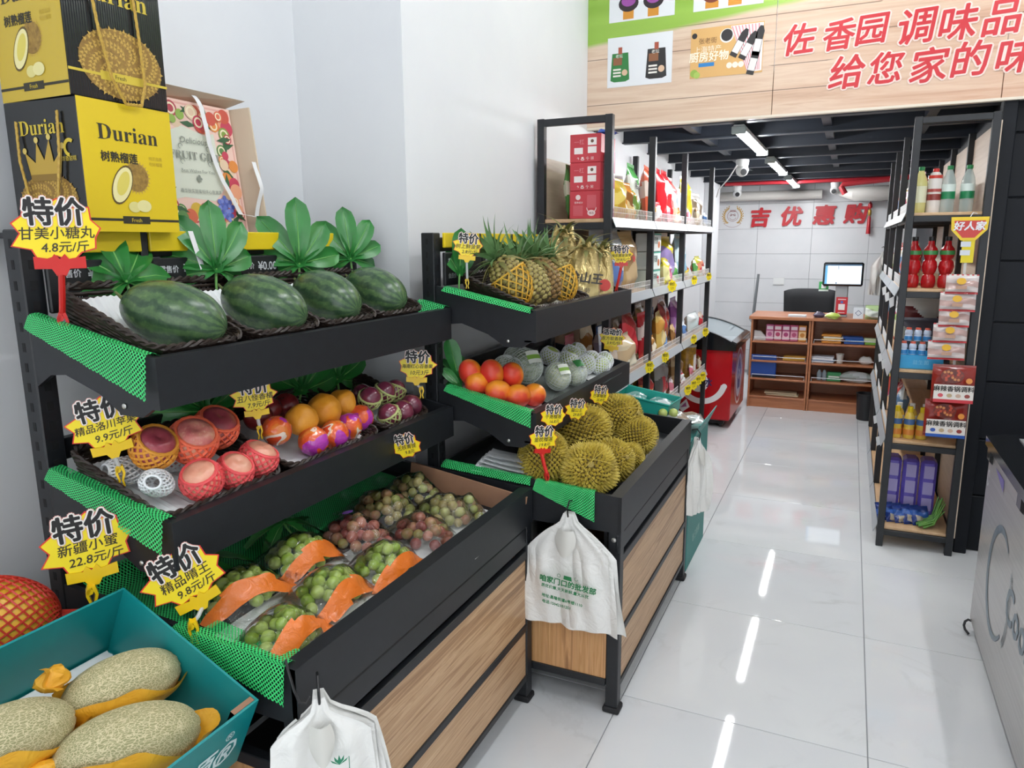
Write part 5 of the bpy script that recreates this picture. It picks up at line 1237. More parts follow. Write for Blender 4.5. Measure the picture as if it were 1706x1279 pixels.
mesh_mat('dark green mesh mat lining the back of the grape bin', lambda u, v: (-1.595 + .30 * u, 1.03 + 1.1 * v, binz(R1, -1.595 + .30 * u) + .004 + (.04 * max(0, .12 - u) / .12)), .30, 1.1, 12, 30)
# ================================================================== foreground: teal carton of netted melons
TEAL = mat('teal_carton', '#0d8b8c', .38, col2='#0b8284', ns=3); TEALW = paper('#d6eaea')
tb = thing('melon_carton', 'teal open carton of netted melons in the left foreground', 'carton')
TB = Matrix(((.908, 0, .42, -1.336), (0, 1, 0, .95), (-.42, 0, .908, .901), (0, 0, 0, 1)))      # local: x down the slope, y along the rack, z out of the carton
tb.matrix_world = TB @ MT(.19, -.27, -.175)
def tput(g, name, m): o = g.build(name, m, tb); o.location = (-.19, .27, .175); return o
W0, L0, D0 = .381, .54, .175
tput(G().b2(0, W0, -L0, 0, -D0, -D0 + .005), 'carton_base', TEAL)
tput(G().b2(-.005, 0, -L0, .005, -D0, 0), 'carton_side', TEAL); tput(G().b2(W0, W0 + .005, -L0, .005, -D0, 0), 'carton_side', TEAL)
tput(G().b2(0, W0, 0, .005, -D0, 0), 'carton_end', TEAL); tput(G().b2(0, W0, -L0, -L0 + .005, -D0, 0), 'carton_end', TEAL)
tput(G().b2(W0 - .012, W0 - .001, -.052, -.001, -.03, -.0005).b2(W0 - .012, W0 - .001, -.052, -.001, -.03, -.0006), 'corner_fold', CARD)
g = G(); g.X = MT(W0 + .0056, 0, 0) @ AISLE; g.text('果源®', -.13, -.10, .075, TEALW, 0, bold=.0012, shear=.2); g.text('®', -.052, -.052, .03, TEALW, 0)
tput(g, 'lettering', None)
st = thing('display_stand', 'black sloping stand under the teal melon carton', 'stand', (-1.15, .68, 0))
g = G(); g.X = MT(1.15, -.68, 0) @ TB; g.b2(.0, W0, -L0 + .01, -.01, -D0 - .014, -D0 - .001); g.build('sloping_top', BLACK, st)
for x, h in ((-1.35, .705), (-1.09, .585)):
    for y in (.46, .90): G().b2(x - .02 + 1.15, x + .02 + 1.15, y - .02 - .68, y + .02 - .68, 0, h, b=.003).build('leg', BLACK, st)
t = NT('netted_melon_rind'); v = t.coord(); vo = t.n('ShaderNodeTexVoronoi', feature='DISTANCE_TO_EDGE'); vo.inputs['Scale'].default_value = 210; vo.inputs['Randomness'].default_value = 1.0
sc_ = t.n('ShaderNodeMapping'); sc_.inputs['Scale'].default_value = (.55, 1.5, 1.5); t.l(v, sc_.inputs[0]); dn = t.n('ShaderNodeTexNoise'); dn.inputs['Scale'].default_value = 60; t.l(v, dn.inputs[0]); mxv = t.n('ShaderNodeMix', data_type='VECTOR'); mxv.inputs[0].default_value = .012; t.l(sc_.outputs[0], mxv.inputs[4]); t.l(dn.outputs[1], mxv.inputs[5]); t.l(mxv.outputs[1], vo.inputs['Vector'])
net = t.ramp(vo.outputs[0], [(.03, 1.0), (.14, 0.0)])
t.color(t.mix(net, t.ramp(t.noise(v, 12, 3), [(.3, '#8d8b60'), (.7, '#a39a6e')]), '#d3c7a0')); t.set(Roughness=.55); t.bump(net, .35, .003); CANT = t.m
YWR = NT('amber_paper_wrap'); vv = YWR.coord(); YWR.color(YWR.ramp(YWR.noise(vv, 10, 3), [(.3, '#dc9a1c'), (.7, '#ebb233')])); YWR.set(Roughness=.5); YWR.bump(YWR.noise(vv, 30, 3, .6, 1), .6, .008); YW = YWR.m
def cant_shape(d): return 1 + .012 * cos(10 * atan2(d.y, d.z))
CNM = {}
def cantaloupe(label, lx, ly, lz, yaw, sc=1.0):
    t = thing('netted_melon', label, 'melon', (0, 0, 0), group='netted melons in the teal carton')
    t.matrix_world = TB @ MT(lx, ly, lz) @ RZ(radians(yaw)) @ Matrix.Scale(sc, 4)
    if not CNM:
        a = G().ell((0, 0, 0), (.115, .064, .062), 48, 30, None, cant_shape).build('rind', CANT, t)
        def wr(u, v):                                  # paper sleeve: lower half with a ragged, flaring edge
            ph = 2 * pi * u; top = .14 - .44 * sin(ph + .35) + .10 * sin(3 * ph + 1) + .06 * sin(7 * ph)
            z = -1 + (1 + top) * v; rr = sqrt(max(.02, 1 - z * z)); fl = 1.05 + .12 * max(0, v - .7) / .3 * (.6 + .4 * sin(5 * ph + 1)) + .02 * sin(9 * ph + 4 * v)
            return (.115 * rr * cos(ph) * fl + (.02 * max(0, cos(ph)) ** 3 * v), .064 * rr * sin(ph) * fl, .062 * z * 1.05)
        b = G().grid(wr, 48, 12).build('paper_sleeve', YW, t)
        kn = G().ell((-.125, .0, -.005), (.03, .02, .022), 12, 8, None, lambda d: 1 + .25 * noise.noise(d * 3)); c = kn.build('sleeve_knot', YW, t)
        CNM.update(a=a.data, b=b.data, c=c.data)
    else:
        link('rind', CNM['a'], t); link('paper_sleeve', CNM['b'], t); link('sleeve_knot', CNM['c'], t)
    return t
cantaloupe('netted green melon in amber paper, nearest the back corner of the carton', .155, -.10, -.075, 78, .98)
cantaloupe('netted green melon in amber paper, largest, at the front of the carton', .27, -.175, -.07, 68, 1.08)
cantaloupe('netted green melon in amber paper, cut by the left picture edge', .135, -.32, -.065, 80, 1.02)
t = thing('amber_paper_twist', 'twisted end of amber wrapping paper beside the back melon', 'paper'); t.matrix_world = TB @ MT(.09, -.205, -.035)
G().ell((0, 0, 0), (.022, .03, .02), 14, 10, None, lambda d: 1 + .35 * noise.noise(d * 2.5)).build('twist', YW, t); g = G(); g.X = RY(.5) @ RX(.7); g.grid(lambda u, v: ((u - .5) * .05, .008 * sin(8 * u), v * .045), 8, 4); g.build('loose_flap', YW, t)
t = thing('foam_liner', 'white pimpled foam liner in the teal carton', 'foam sheet'); t.matrix_world = TB @ MT(.19, -.27, -.168)
G().grid(lambda u, v: ((u - .5) * .37, (v - .5) * .525, .004 + .003 * sin(u * 110) * sin(v * 150) + .10 * max(0, u - .86) / .14), 70, 80).build('sheet', FOAM, t)
# yellow melon in red net, in a box behind the carton
mb = thing('brown_carton', 'brown carton behind the teal one, mostly hidden under the red netted melon', 'carton', (-1.64, .72, 0))
for x0, x1, y0, y1, z0, z1 in ((-.2, .2, -.26, .22, .0, .78),): G().b2(x0, x1, y0, y1, z0, z1, b=.004).build('carton_body', CARD, mb)
ym = thing('yellow_melon', 'yellow melon in red plastic net at the left picture edge', 'melon', (-1.535, .80, .865), (.1, .25, radians(60)))
t = NT('yellow_melon_rind'); v = t.coord(); t.color(t.ramp(t.noise(v, 14, 3), [(.3, '#dba427'), (.7, '#e8bb45')])); t.set(Roughness=.35)
G().ell((0, 0, 0), (.115, .082, .08), 36, 24).build('rind', t.m, ym)
g = G(); lattice(g, (.086, .084, .121), 24, .05, 1.9, 18, .0022, .0045); g.v = [(b_[2], b_[1], b_[0]) for b_ in g.v]; stuff(g.build('red_net', mat('red_plastic_net', '#c8382a', .4), ym))
g = G(); g.tube([(.118, 0, 0), (.15, .0, .008), (.175, .006, .0)], [.014, .006, .012], 8); g.build('net_knot', MATS['red_plastic_net'], ym)

# ================================================================== gift boxes on top of the rack
YBX = mat('yellow_box_print', '#dcbf1f', .4); YBX2 = mat('ochre_box_print', '#c4a832', .4); BBX = NT('black_corrugated_print'); vv = BBX.coord((1, 1, 1)); wv = BBX.n('ShaderNodeTexWave'); wv.inputs['Scale'].default_value = 55; wv.bands_direction = 'Y'; BBX.l(vv, wv.inputs[0]); BBX.set(Base_Color=lin('#1c1f22'), Roughness=.16); BBX.bump(wv.outputs[1], .12, .002); BBM = BBX.m
INKD = paper('#2d2a1c'); INKG = paper('#b89a2a'); ROPE = mat('gold_twist_rope', '#c9a743', .4, col2='#a8842c', ns=150)
SPK = mat('durian_print_spikes', '#a8863c', .6, col2='#7a5c28', ns=90); SPK2 = paper('#c4a04a')
def durian_pic(g, cx, cy, R, z, rs=1.0, n=110, top=2.0, sq=.92):
    r = random.Random(7)
    g.disc((cx, cy), R, SPK, z, 40, sq)
    for k in range(n):                                   # printed thorns
        a = k * 2.4; q = sqrt((k + .5) / n) * R * .97; x, y = cx + q * cos(a), cy + q * sin(a) * sq
        if y > cy + R * top: continue
        w = R * .036; d = a
        g.poly([(x - w * sin(d), y + w * cos(d)), (x + w * sin(d), y - w * cos(d)), (x + R * .085 * cos(d), y + R * .085 * sin(d))], SPK2 if k % 3 else paper('#8f6c30'), z + .00015 + k * 2e-6)
def open_durian(g, cx, cy, s, z):
    g.disc((cx + .34 * s, cy + .30 * s), .40 * s, SPK, z, 24); 
    for k in range(26): a = k * .24; g.poly([(cx + .34 * s + .38 * s * cos(a - .1), cy + .30 * s + .38 * s * sin(a - .1)), (cx + .34 * s + .38 * s * cos(a + .1), cy + .30 * s + .38 * s * sin(a + .1)), (cx + .34 * s + .48 * s * cos(a), cy + .30 * s + .48 * s * sin(a))], SPK2, z)
    def q(px, py, r=-.45): return (cx + s * (px * cos(r) - py * sin(r)), cy + s * (px * sin(r) + py * cos(r)))
    g.poly([q(-.36 + .40 * cos(a * .2618) * .75 + .2, .58 * sin(a * .2618)) for a in range(24)], paper('#5d4a22'), z + .0003)
    g.poly([q(-.16 + .27 * cos(a * .2618), .52 * sin(a * .2618)) for a in range(24)], paper('#e9dfa2'), z + .0005)
    g.poly([q(-.15 + .17 * cos(a * .2618), .05 + .36 * sin(a * .2618)) for a in range(24)], paper('#d9c95e'), z + .0007)
    g.disc((cx + .18 * s, cy - .52 * s), .20 * s, paper('#d9cf86'), z + .0009, 18, .75); g.disc((cx + .50 * s, cy - .48 * s), .24 * s, paper('#e2d99a'), z + .0011, 18, .7)
def yellow_face(g, w, h, serif):
    D = '\U0001D403\U0001D42E\U0001D42B\U0001D422\U0001D41A\U0001D427'
    g.text(D, 0, h * .27, h * .17, INKD, .0006, sx=1.08)
    g.text('树熟榴莲', -w * .12, h * .08, h * .085, INKD, .0006, bold=.0008); g.text('纯正品质', w * .28, h * .10, h * .034, INKG, .0006); g.text('吃好榴莲', w * .28, h * .055, h * .034, INKG, .0006)
    open_durian(g, -w * .07, -h * .15, h * .29, .0006)
    g.rect(-w * .5, w * .5, -h * .415, -h * .395, INKD, .0006); g.rect(-w * .15, w * .15, -h * .435, -h * .375, INKD, .0009); g.text('Fresh', 0, -h * .405, h * .045, paper('#d9bf30'), .0012)
def black_face(g, w, h, wide):
    D = '\U0001D403\U0001D42E\U0001D42B\U0001D422\U0001D41A\U0001D427'; Yk = paper('#cdb53a')
    g.text(D, 0, h * .30, h * (.19 if wide else .16), Yk, .0006, sx=1.05)
    if wide:
        durian_pic(g, w * .03, -h * .21, w * .42, .0006, n=330, sq=.72); g.rect(-w * .5, w * .5, -h * .32, -h * .30, Yk, .0014); g.rect(-w * .2, w * .25, -h * .345, -h * .28, Yk, .0016); g.text('Fresh', 0, -h * .31, h * .045, INKD, .0019)
    else:
        durian_pic(g, 0, -h * .26, w * .40, .0006, n=300, sq=.62)
        Yc = paper('#b8983c'); cw = w * .21; cy = h * .03
        g.poly([(-cw, cy - .03), (-cw * 1.25, cy + .025), (-cw * .6, cy + .0), (-cw * .42, cy + .045), (0, cy + .005), (cw * .42, cy + .05), (cw * .6, cy + .0), (cw * 1.25, cy + .03), (cw, cy - .03)], Yc, .0014)
        for px, py in ((-1.25, .028), (-.42, .05), (.42, .055), (1.25, .034)): g.disc((cw * px, cy + py), .007, paper('#d4bc66'), .0017, 10)
        g.rect(-cw, cw, cy - .04, cy - .025, paper('#8a6c2a'), .0017); g.arc((w * .36, h * .13), .012, .02, .9, 4.6, Yk, .0014, 12); g.text('浓香甜糯', w * .34, h * .05, .012, Yk, .0014)
def durian_box(label, z, low):
    X1, X0b, Y0, Y1, H = -1.56, -1.80, 1.125, 1.375, .29
    t = thing('durian_gift_box', label, 'gift box', ((X1 + X0b) / 2, (Y0 + Y1) / 2, z), (0, 0, radians(1.5 if low else -1)), 'durian gift boxes')
    hx, hy = (X1 - X0b) / 2, (Y1 - Y0) / 2
    db_ = G().cbox((0, 0, H / 2), (2 * hx, 2 * hy, H), .002).build('box_body', BBM, t)
    Ya, Yb = (YBX, YBX2)
    fy = G(); fy.X = MT(0, -hy - .0004, H / 2) @ FRONT; fx = G(); fx.X = MT(hx + .0004, 0, H / 2) @ AISLE
    if low:
        black_face(fy, 2 * hx, H, False); fx.rect(-hy, hy, -H / 2, H / 2, Ya, .0001); yellow_face(fx, 2 * hy, H, 0)
    else:
        fy.rect(-hx, hx, -H / 2, H / 2, Yb, .0001); yellow_face(fy, 2 * hx, H, 0); black_face(fx, 2 * hy, H, True)
    stuff(fy.build('end_print', None, db_, smooth=False)); stuff(fx.build('side_print', None, db_, smooth=False))
    def rope(M_, pts):
        g = G(); g.X = M_; fine = []
        for i in range(len(pts) - 1):
            for q in range(14): fine.append(Vector(pts[i]).lerp(Vector(pts[i + 1]), q / 14))
        fine.append(Vector(pts[-1]))
        for ph in (0, 2.1, 4.2): g.tube([p + Vector((.0022 * cos(k * .8 + ph), 0, .0022 * sin(k * .8 + ph))) for k, p in enumerate(fine)], .0022, 5)
        g.build('rope_handle', ROPE, t)
    if low:
        rope(MT(0, -hy - .006, 0) @ Matrix.Identity(4), [(-.075, .0, .245), (-.072, -.004, .16), (-.05, -.006, .07), (-.02, -.006, .02), (.03, -.006, .025), (.045, -.006, .08), (.062, -.004, .17), (.065, .0, .26)])
    else:
        rope(MT(hx + .006, 0, 0) @ RZ(pi / 2), [(-.06, .0, .262), (-.05, -.004, .15), (-.03, -.006, .05), (.0, -.006, -.002), (.04, -.006, .0), (.055, -.006, .05), (.052, -.004, .15), (.048, .0, .25)])
    return t
durian_box('durian gift box with yellow side and black crown end, lower of the two', 1.641, True)
durian_box('durian gift box with black side showing a big durian, upper of the two', 1.932, False)
gb = thing('fruit_gift_box', 'pink printed fruit gift box in a beige tray leaning on the wall', 'gift box', (-1.73, 1.63, 1.641), (0, radians(-7), 0))
gw, gh = .34, .385
BEI = mat('beige_box_board', '#d9c7ae', .6); PNK = paper('#e9b9ac'); CRE = paper('#d9dccb')
G().b2(-.05, -.045, -gw / 2, gw / 2, 0, gh).build('tray_back', BEI, gb)
for nm, g in (('tray_side', G().prism([(-.05, 0), (.0, -.005), (.0, -.009), (-.05, -.004)], gh)), ('tray_side', G().prism([(-.05, 0), (.04, .035), (.04, .039), (-.05, .004)], gh))):
    o = g.build(nm, BEI, gb); o.location = (0, -gw / 2 if nm == 'tray_side' and g.v[1][1] < 0 else gw / 2, 0)
G().add([(-.05, -gw / 2, gh), (-.05, gw / 2, gh), (.03, gw / 2 + .035, gh + .02), (.0, -gw / 2, gh + .03)], [(0, 1, 2, 3), (3, 2, 1, 0)]).build('tray_flap', BEI, gb, smooth=False)
G().b2(-.045, -.004, -gw / 2 + .003, gw / 2 - .003, .002, gh - .004, b=.002).build('box_body', PNK, gb); gbb = bpy.data.objects[[o.name for o in bpy.data.objects if o.parent == gb and o.name.startswith('box_body')][0]]
g = G(); g.X = MT(-.0036, 0, gh / 2) @ AISLE; r = random.Random(3)
for k, c in enumerate(('#f0cabb', '#e3ab9d', '#f0cabb')): q = .006 + .006 * k; g.rect(-gw / 2 + q, gw / 2 - q, -gh / 2 + q, gh / 2 - q, paper(c), .0002 * (k + 1))
cols = ['#c8503c', '#e08a3c', '#d9b23c', '#7f9a3c', '#b23c4a', '#e8a07a', '#d96a4a', '#8fae4a', '#e6c9a8', '#5d8a4a', '#c43c54']
for k in range(120):
    q = (k / 120 * 3.0) % 1 * 4; ex, ey = [(-1 + 2 * (q % 1), 1), (1, 1 - 2 * (q % 1)), (1 - 2 * (q % 1), -1), (-1, -1 + 2 * (q % 1))][int(q)]; ex *= .132; ey *= .155
    x, y = ex + r.uniform(-.03, .012) * (1 if ex > 0 else -1), ey + r.uniform(-.035, .010) * (1 if ey > 0 else -1); R_ = r.uniform(.012, .024); z = .0014 + k * 2e-5
    if k % 4 == 0: d = r.uniform(0, 6); g.poly([(x - .03 * cos(d), y - .03 * sin(d)), (x + .009 * sin(d), y - .009 * cos(d)), (x + .03 * cos(d), y + .03 * sin(d)), (x - .009 * sin(d), y + .009 * cos(d))], paper('#2f5a34'), z)
    else:
        c = cols[r.randrange(len(cols))]; g.disc((x, y), R_, paper(c), z, 16)
        if r.random() < .35: g.disc((x, y), R_ * .75, paper('#f0e2c0'), z + 6e-6, 14); g.disc((x, y), R_ * .5, paper(c), z + 1e-5, 12)
for k in range(24): a = k * 2.4; q = .006 * sqrt(k); g.disc((.085 + q * cos(a), -.115 + q * sin(a) * 1.2), .0075, paper(['#4a5aa8', '#5f70bd', '#7c88cc'][k % 3]), .004 + k * 1e-5, 10)
g.poly([(-.092, .09), (-.03, .115), (.05, .095), (.085, .105), (.09, -.06), (.05, -.095), (-.06, -.088), (-.095, -.095)], CRE, .0011)
TXI = paper('#8a8f84')
g.text('Delicious', 0, .075, .026, TXI, .005, shear=.25); g.text('\U0001D405\U0001D411\U0001D414\U0001D408\U0001D413 \U0001D406\U0001D408\U0001D405\U0001D413', 0, .032, .032, TXI, .005); g.text('Best Wishes For You', 0, -.012, .014, TXI, .005); g.text('♣', 0, -.032, .02, TXI, .005); g.text('春华秋实甜蜜相伴心意满满', 0, -.07, .0125, TXI, .005)
for sx_ in (-1, 1): g.arc((sx_ * .05, .055), .006, .008, 0, 4.5, TXI, .005, 10); g.arc((sx_ * .05, .012), .006, .008, 0, 4.5, TXI, .005, 10)
stuff(g.build('printed_panel', None, gbb, smooth=False))
g = G()
pts = [(.003, .025, gh + .012), (.012, .04, gh - .02), (.006, .05, gh - .12), (.006, .08, gh - .23), (.008, .13, gh - .325), (.025, .175, gh - .335), (.045, .195, gh - .25), (.035, .19, gh - .15)]
fine = []
for i in range(len(pts) - 1):
    for q in range(6): fine.append(Vector(pts[i]).lerp(Vector(pts[i + 1]), q / 6))
g.grid(lambda u, v: tuple(fine[min(len(fine) - 1, int(v * (len(fine) - 1)))] + Vector((.004 + .002 * sin(v * 30), (u - .5) * .017, 0))), 2, len(fine) - 1); g.build('white_ribbon', mat('white_satin_ribbon', '#e9e9ea', .35), gb)
# loose white ribbon end hanging in front of the price boards
rb = tag(G().grid(lambda u, v: (-1.57 + .012 * v, 1.418 + (u - .5) * .016 + .02 * v, 1.645 - .10 * v), 2, 8).build('ribbon_end', MATS['white_satin_ribbon']), 'white ribbon end hanging below the gift box over the price boards', 'ribbon')

# ================================================================== burst price tags
TY = paper('#f2d922', .35); TR = paper('#d8352c', .35); TK = paper('#1e1b1b'); TWH = paper('#f4efe9'); TPK = paper('#e7a9a0', .4); HAND = paper('#3a3320')
CLY = mat('yellow_clip_plastic', '#e8bf12', .3); CLR = mat('red_clip_plastic', '#c8241f', .3); CLT = mat('clear_clip_joint', '#d9dadb', .2, alpha=.7)
def burst(rx, ry, n, seed, inner=.80):
    r = random.Random(seed); out = []
    for k in range(2 * n):
        a = 2 * pi * k / (2 * n) + .1; q = (1.0 * r.uniform(.92, 1.08)) if k % 2 == 0 else inner * r.uniform(.95, 1.05)
        out.append((rx * q * cos(a), ry * q * sin(a)))
    return out
def price_tag(label, card, base, w, head, lines, clip='stand', col='y', roll=0, dyaw=0, seed=0, hw=.37):
    """card: centre of the printed burst, base: where the clip grips"""
    x, y, z = card; yaw = atan2(-x, y) + radians(dyaw)
    t = thing('price_tag', label, 'price tag', base, group='yellow burst price tags')
    C = MT(x - base[0], y - base[1], z - base[2]) @ RZ(yaw) @ FRONT @ RZ(radians(roll)); h = w * .80
    g = G(); g.X = C; pts = burst(w * .52, h * .50, 9, seed)
    g.prism([(a * 1.045, b * 1.05) for a, b in pts], .0006, TR, 0); g.prism(pts, .0006, TY, .0007); cd_ = g.build('card', None, t, smooth=False)
    g = G(); g.X = C; hs_ = w * (hw if len(head) == 2 else .27)
    g.text(head, 0, h * .30, hs_, TPK, .0016, bold=w * .034, sx=.93, bn=10); g.text(head, 0, h * .30, hs_, TWH, .0024, bold=w * .026, sx=.93, bn=10); g.text(head, 0, h * .30, hs_, TK, .0032, bold=w * .011, sx=.93, bn=6)
    g.build('headline', None, cd_, smooth=False)
    g = G(); g.X = C
    sz = min(w * .17, w * .86 / max(1, len(lines[0])))
    g.text(lines[0], 0, -h * .03, sz, HAND, .0016, shear=.12, bold=w * .002, rot=.03); g.text(lines[1], w * .07, -h * .25, w * .155, HAND, .0016, shear=.15, bold=w * .002, rot=.03); stuff(g.build('handwriting', None, cd_, smooth=False))
    if clip:
        cm = CLY if col == 'y' else CLR
        g = G(); g.X = C; bw = w * .29
        for zz in (-.004, .0035): g.prism([(-bw, -h * .46), (bw, -h * .46), (bw, -h * .60), (bw * .35, -h * .60), (bw * .18, -h * .72), (-bw * .18, -h * .72), (-bw * .35, -h * .60), (-bw, -h * .60)], .0028, None, zz) if zz < 0 else None
        g.prism([(-bw, -h * .40), (-bw * .35, -h * .44), (-bw * .2, -h * .36), (0, -h * .44), (bw * .2, -h * .36), (bw * .35, -h * .44), (bw, -h * .40), (bw, -h * .585), (bw * .35, -h * .60), (bw * .18, -h * .70), (-bw * .18, -h * .70), (-bw * .35, -h * .60), (-bw, -h * .585)], .003, None, .0022)
        g.build('clip_head', cm, t)
        top = C @ Vector((0, -h * .66, 0)); rr = .0065 if clip == 'post' else .0045
        if (top).length > .012: G().tube([top, top * .5, Vector((0, 0, .008))], rr, 8).build('stem', cm if clip == 'post' else CLT, t)
        g = G(); g.X = RZ(yaw); s_ = w / .14
        for k in (-1, 1):
            g.prismy([(k * .0, .012 * s_), (k * .006 * s_, .014 * s_), (k * .010 * s_, -.004), (k * .005 * s_, -.02 * s_), (k * .008 * s_, -.034 * s_), (k * .004 * s_, -.034 * s_), (k * .001, -.02 * s_), (k * .005 * s_, -.004)], -.009 * s_, .009 * s_)
        g.tube([(-.004, -.009 * s_, .004), (-.004, .009 * s_, .004)], .006 * s_, 8)
        stuff(g.build('clip_jaws', cm, t))
    return t
price_tag('burst price tag on tall red clip above the nearest watermelon basket', (-1.475, .995, 1.639), (-1.515, 1.012, 1.455), .158, '特价', ('甘美小糖丸', '4.8元/斤'), 'post', 'r', 0, 0, 1)
price_tag('burst price tag on yellow clip in front of the netted apples', (-1.42, 1.012, 1.237), (-1.42, 1.035, 1.125), .138, '特价', ('精品洛川苹果', '9.9元/斤'), 'clip', 'y', 9, 0, 2)
price_tag('burst price tag on yellow clip at the back corner of the teal carton', (-1.404, .93, 1.0), (-1.40, .925, .895), .165, '特价', ('新疆小蜜', '22.8元/斤'), 'clip', 'y', 3, 0, 3)
price_tag('tilted burst price tag on yellow clip beside the green grapes', (-1.231, 1.015, .922), (-1.20, 1.00, .822), .155, '特价', ('精品晴王', '9.8元/斤'), 'clip', 'y', 22, 0, 4)
price_tag('burst price tag between the apples and the oranges', (-1.36, 1.385, 1.228), (-1.36, 1.395, 1.14), .105, '特价', ('丑八怪香橘', '7.9元/斤'), 'clip', 'y', 4, 0, 5)
price_tag('burst price tag above the passion fruit', (-1.319, 2.10, 1.200), (-1.311, 2.11, 1.115), .122, '特价', ('海南红心百香果', '10元3斤'), 'clip', 'y', -4, 0, 6)
price_tag('small burst price tag hung on the edge of the orange and passion fruit shelf', (-1.195, 1.826, 1.0), (-1.197, 1.834, 1.0), .095, '特价', ('无核青提', '9.8元'), None, 'y', 14, -22, 7)
price_tag('burst price tag left of the pineapples', (-1.194, 2.25, 1.60), (-1.205, 2.26, 1.478), .10, '特价', ('树上鲜菠萝', '2.8元/斤'), 'clip', 'y', -6, 0, 8)
price_tag('burst price tag on red clip right of the gold wrapped pineapples', (-.968, 3.34, 1.55), (-.99, 3.345, 1.385), .105, '特价', ('佳农黄金菠萝', '29.8元/个'), 'post', 'r', 0, 0, 9)
price_tag('burst promotion tag standing right of the guavas', (-1.017, 3.38, 1.155), (-1.03, 3.335, 1.035), .12, '活动价', ('东方软香酥', '3.9元/份'), 'clip', 'y', -4, 0, 10)
price_tag('burst price tag on red clip at the left end of the durian bin', (-.905, 2.225, .955), (-.886, 2.21, .83), .105, '特价', ('金枕榴莲', '19.8元'), 'post', 'r', -6, 28, 11)
price_tag('burst price tag behind the red clipped one in the durian bin', (-.884, 2.262, 1.028), (-.886, 2.272, 1.028), .095, '特价', ('干尧榴莲', '16.8元'), None, 'y', -6, 30, 12)
price_tag('burst price tag on the mango shelf edge above the left durian', (-.884, 2.50, 1.0), (-.886, 2.51, 1.0), .095, '特价', ('猫山王', '29.8元'), None, 'y', -8, 30, 13)
price_tag('burst price tag on the shelf edge above the farthest durian', (-.884, 2.78, 1.0), (-.886, 2.79, 1.0), .095, '特价', ('巴掌榴莲', '25.8元'), None, 'y', -10, 34, 14)

# ================================================================== hanging carrier bags
BAGM = NT('thin_white_bag_film'); vv = BAGM.coord(); BAGM.set(Base_Color=lin('#e6e5e1'), Roughness=.3); BAGM.b.inputs['Subsurface Weight'].default_value = .25; BAGM.b.inputs['Subsurface Radius'].default_value = (.02, .02, .02); BAGM.bump(BAGM.noise(vv, 16, 4, .55, 1.4), .55, .012); BGM = BAGM.m
def carrier_bag(label, loc, yaw, w, h, seed, prints=None, layers=3, group='white carrier bags on hooks', sh=.34, alpha=None):
    t = thing('carrier_bag', label, 'plastic bag', loc, (0, 0, radians(yaw)), group); r = random.Random(seed)
    def hwid(v): return w * (.055 + .05 * min(1, v / .1)) if v < .1 else w * (.105 + .395 * min(1, ((v - .1) / (sh - .1))) ** .75) if v < sh else w * .5
    for L in range(layers):
        p = [r.uniform(0, 6) for _ in range(4)]; off = .012 - L * .011; sk = .02 * L
        def f(u, v):
            x = (2 * u - 1) * hwid(v) * (1 + .02 * sin(9 * v + p[0])) + sk * v + .03 * v * (u - .5); fold = .010 * sin(11 * u + 3 * v + p[1]) + .006 * sin(23 * u - 5 * v + p[2])
            bot = .05 * h * (.3 * sin(5 * u + p[3]) + u * .6) * max(0, v - .8) / .2
            return (x, -off + fold * min(1, v * 2) - .012 * sin(pi * v), -v * h - bot * (1 if L < 2 else .6) - .03 * h * L / 3 * v)
        G().grid(f, 26, 26).build('bag_layer', BGM, t)
    g = G(); cutw = w * .13
    g.grid(lambda u, v: ((u - .5) * 2 * cutw * sin(pi * (.25 + .5 * v)), -.03 - .012 * sin(pi * u) - .01 * v, -h * (.13 + .17 * v) - .05 * h * (1 - (2 * u - 1) ** 2) * v), 10, 8); g.build('handle_fold', mat('bag_inner_fold', '#cfcdc6', .4), t)
    G().tube([(0, .03, .03), (0, .0, .04), (0, -.02, .02), (0, -.012, -.012), (0, .004, -.006)], .0028, 6).build('hook', MATS['black_wire'], t)
    if prints: g = G(); g.X = MT(0, -.052, 0) @ FRONT; prints(g); stuff(g.build('lettering', None, t, smooth=False))
    return t
def bagtext(g):
    K = paper('#1f7a48', .4); 
    g.text('咱家门口的批发部', .015, -.232, .025, K, 0, bold=.0009, rot=-.08, bn=4); g.text('质优价廉,天天新鲜,量大从优', .005, -.256, .0135, K, 0, bold=.0004, rot=-.08, bn=4)
    g.text('地址:昌隆街道6号楼1110', -.005, -.291, .0135, K, 0, bold=.0005, rot=-.08, bn=4); g.text('电话:15042101251', -.025, -.311, .0135, K, 0, bold=.0005, rot=-.08, bn=4)
    g.poly([(.0, -.216), (.03, -.219), (.028, -.204), (.002, -.202)], K, 0); g.arc((-.016, -.206), .005, .0065, 0, 6.2, K, 0, 12); g.arc((.045, -.208), .005, .0065, 2, 6.2, K, 0, 12)
carrier_bag('white carrier bag with green lettering hung on the end of the durian bin', (-.787, 2.165, .73), 0, .285, .40, 4, bagtext, 3)
def leafprint(g):
    K = paper('#1f7a58', .4)
    for a in (-.9, -.45, 0, .45, .9): g.poly([(.03, -.125), (.03 + .013 * sin(a) - .003, -.125 + .011 * cos(a)), (.03 + .022 * sin(a), -.125 + .022 * cos(a)), (.03 + .013 * sin(a) + .003, -.125 + .011 * cos(a))], K, 0)
    g.rect(.048, .0495, -.16, -.11, K, 0); g.text('OIL', -.055, -.17, .032, paper('#2a8a86', .4), 0, rot=1.2)
carrier_bag('bundle of white carrier bags hung on the front corner of the grape bin', (-.893, 1.02, .735), 42, .19, .36, 9, leafprint, 4, sh=.22)
carrier_bag('white carrier bags hung at the far end of the durian bin', (-.598, 3.40, .70), 62, .16, .37, 14, None, 3)
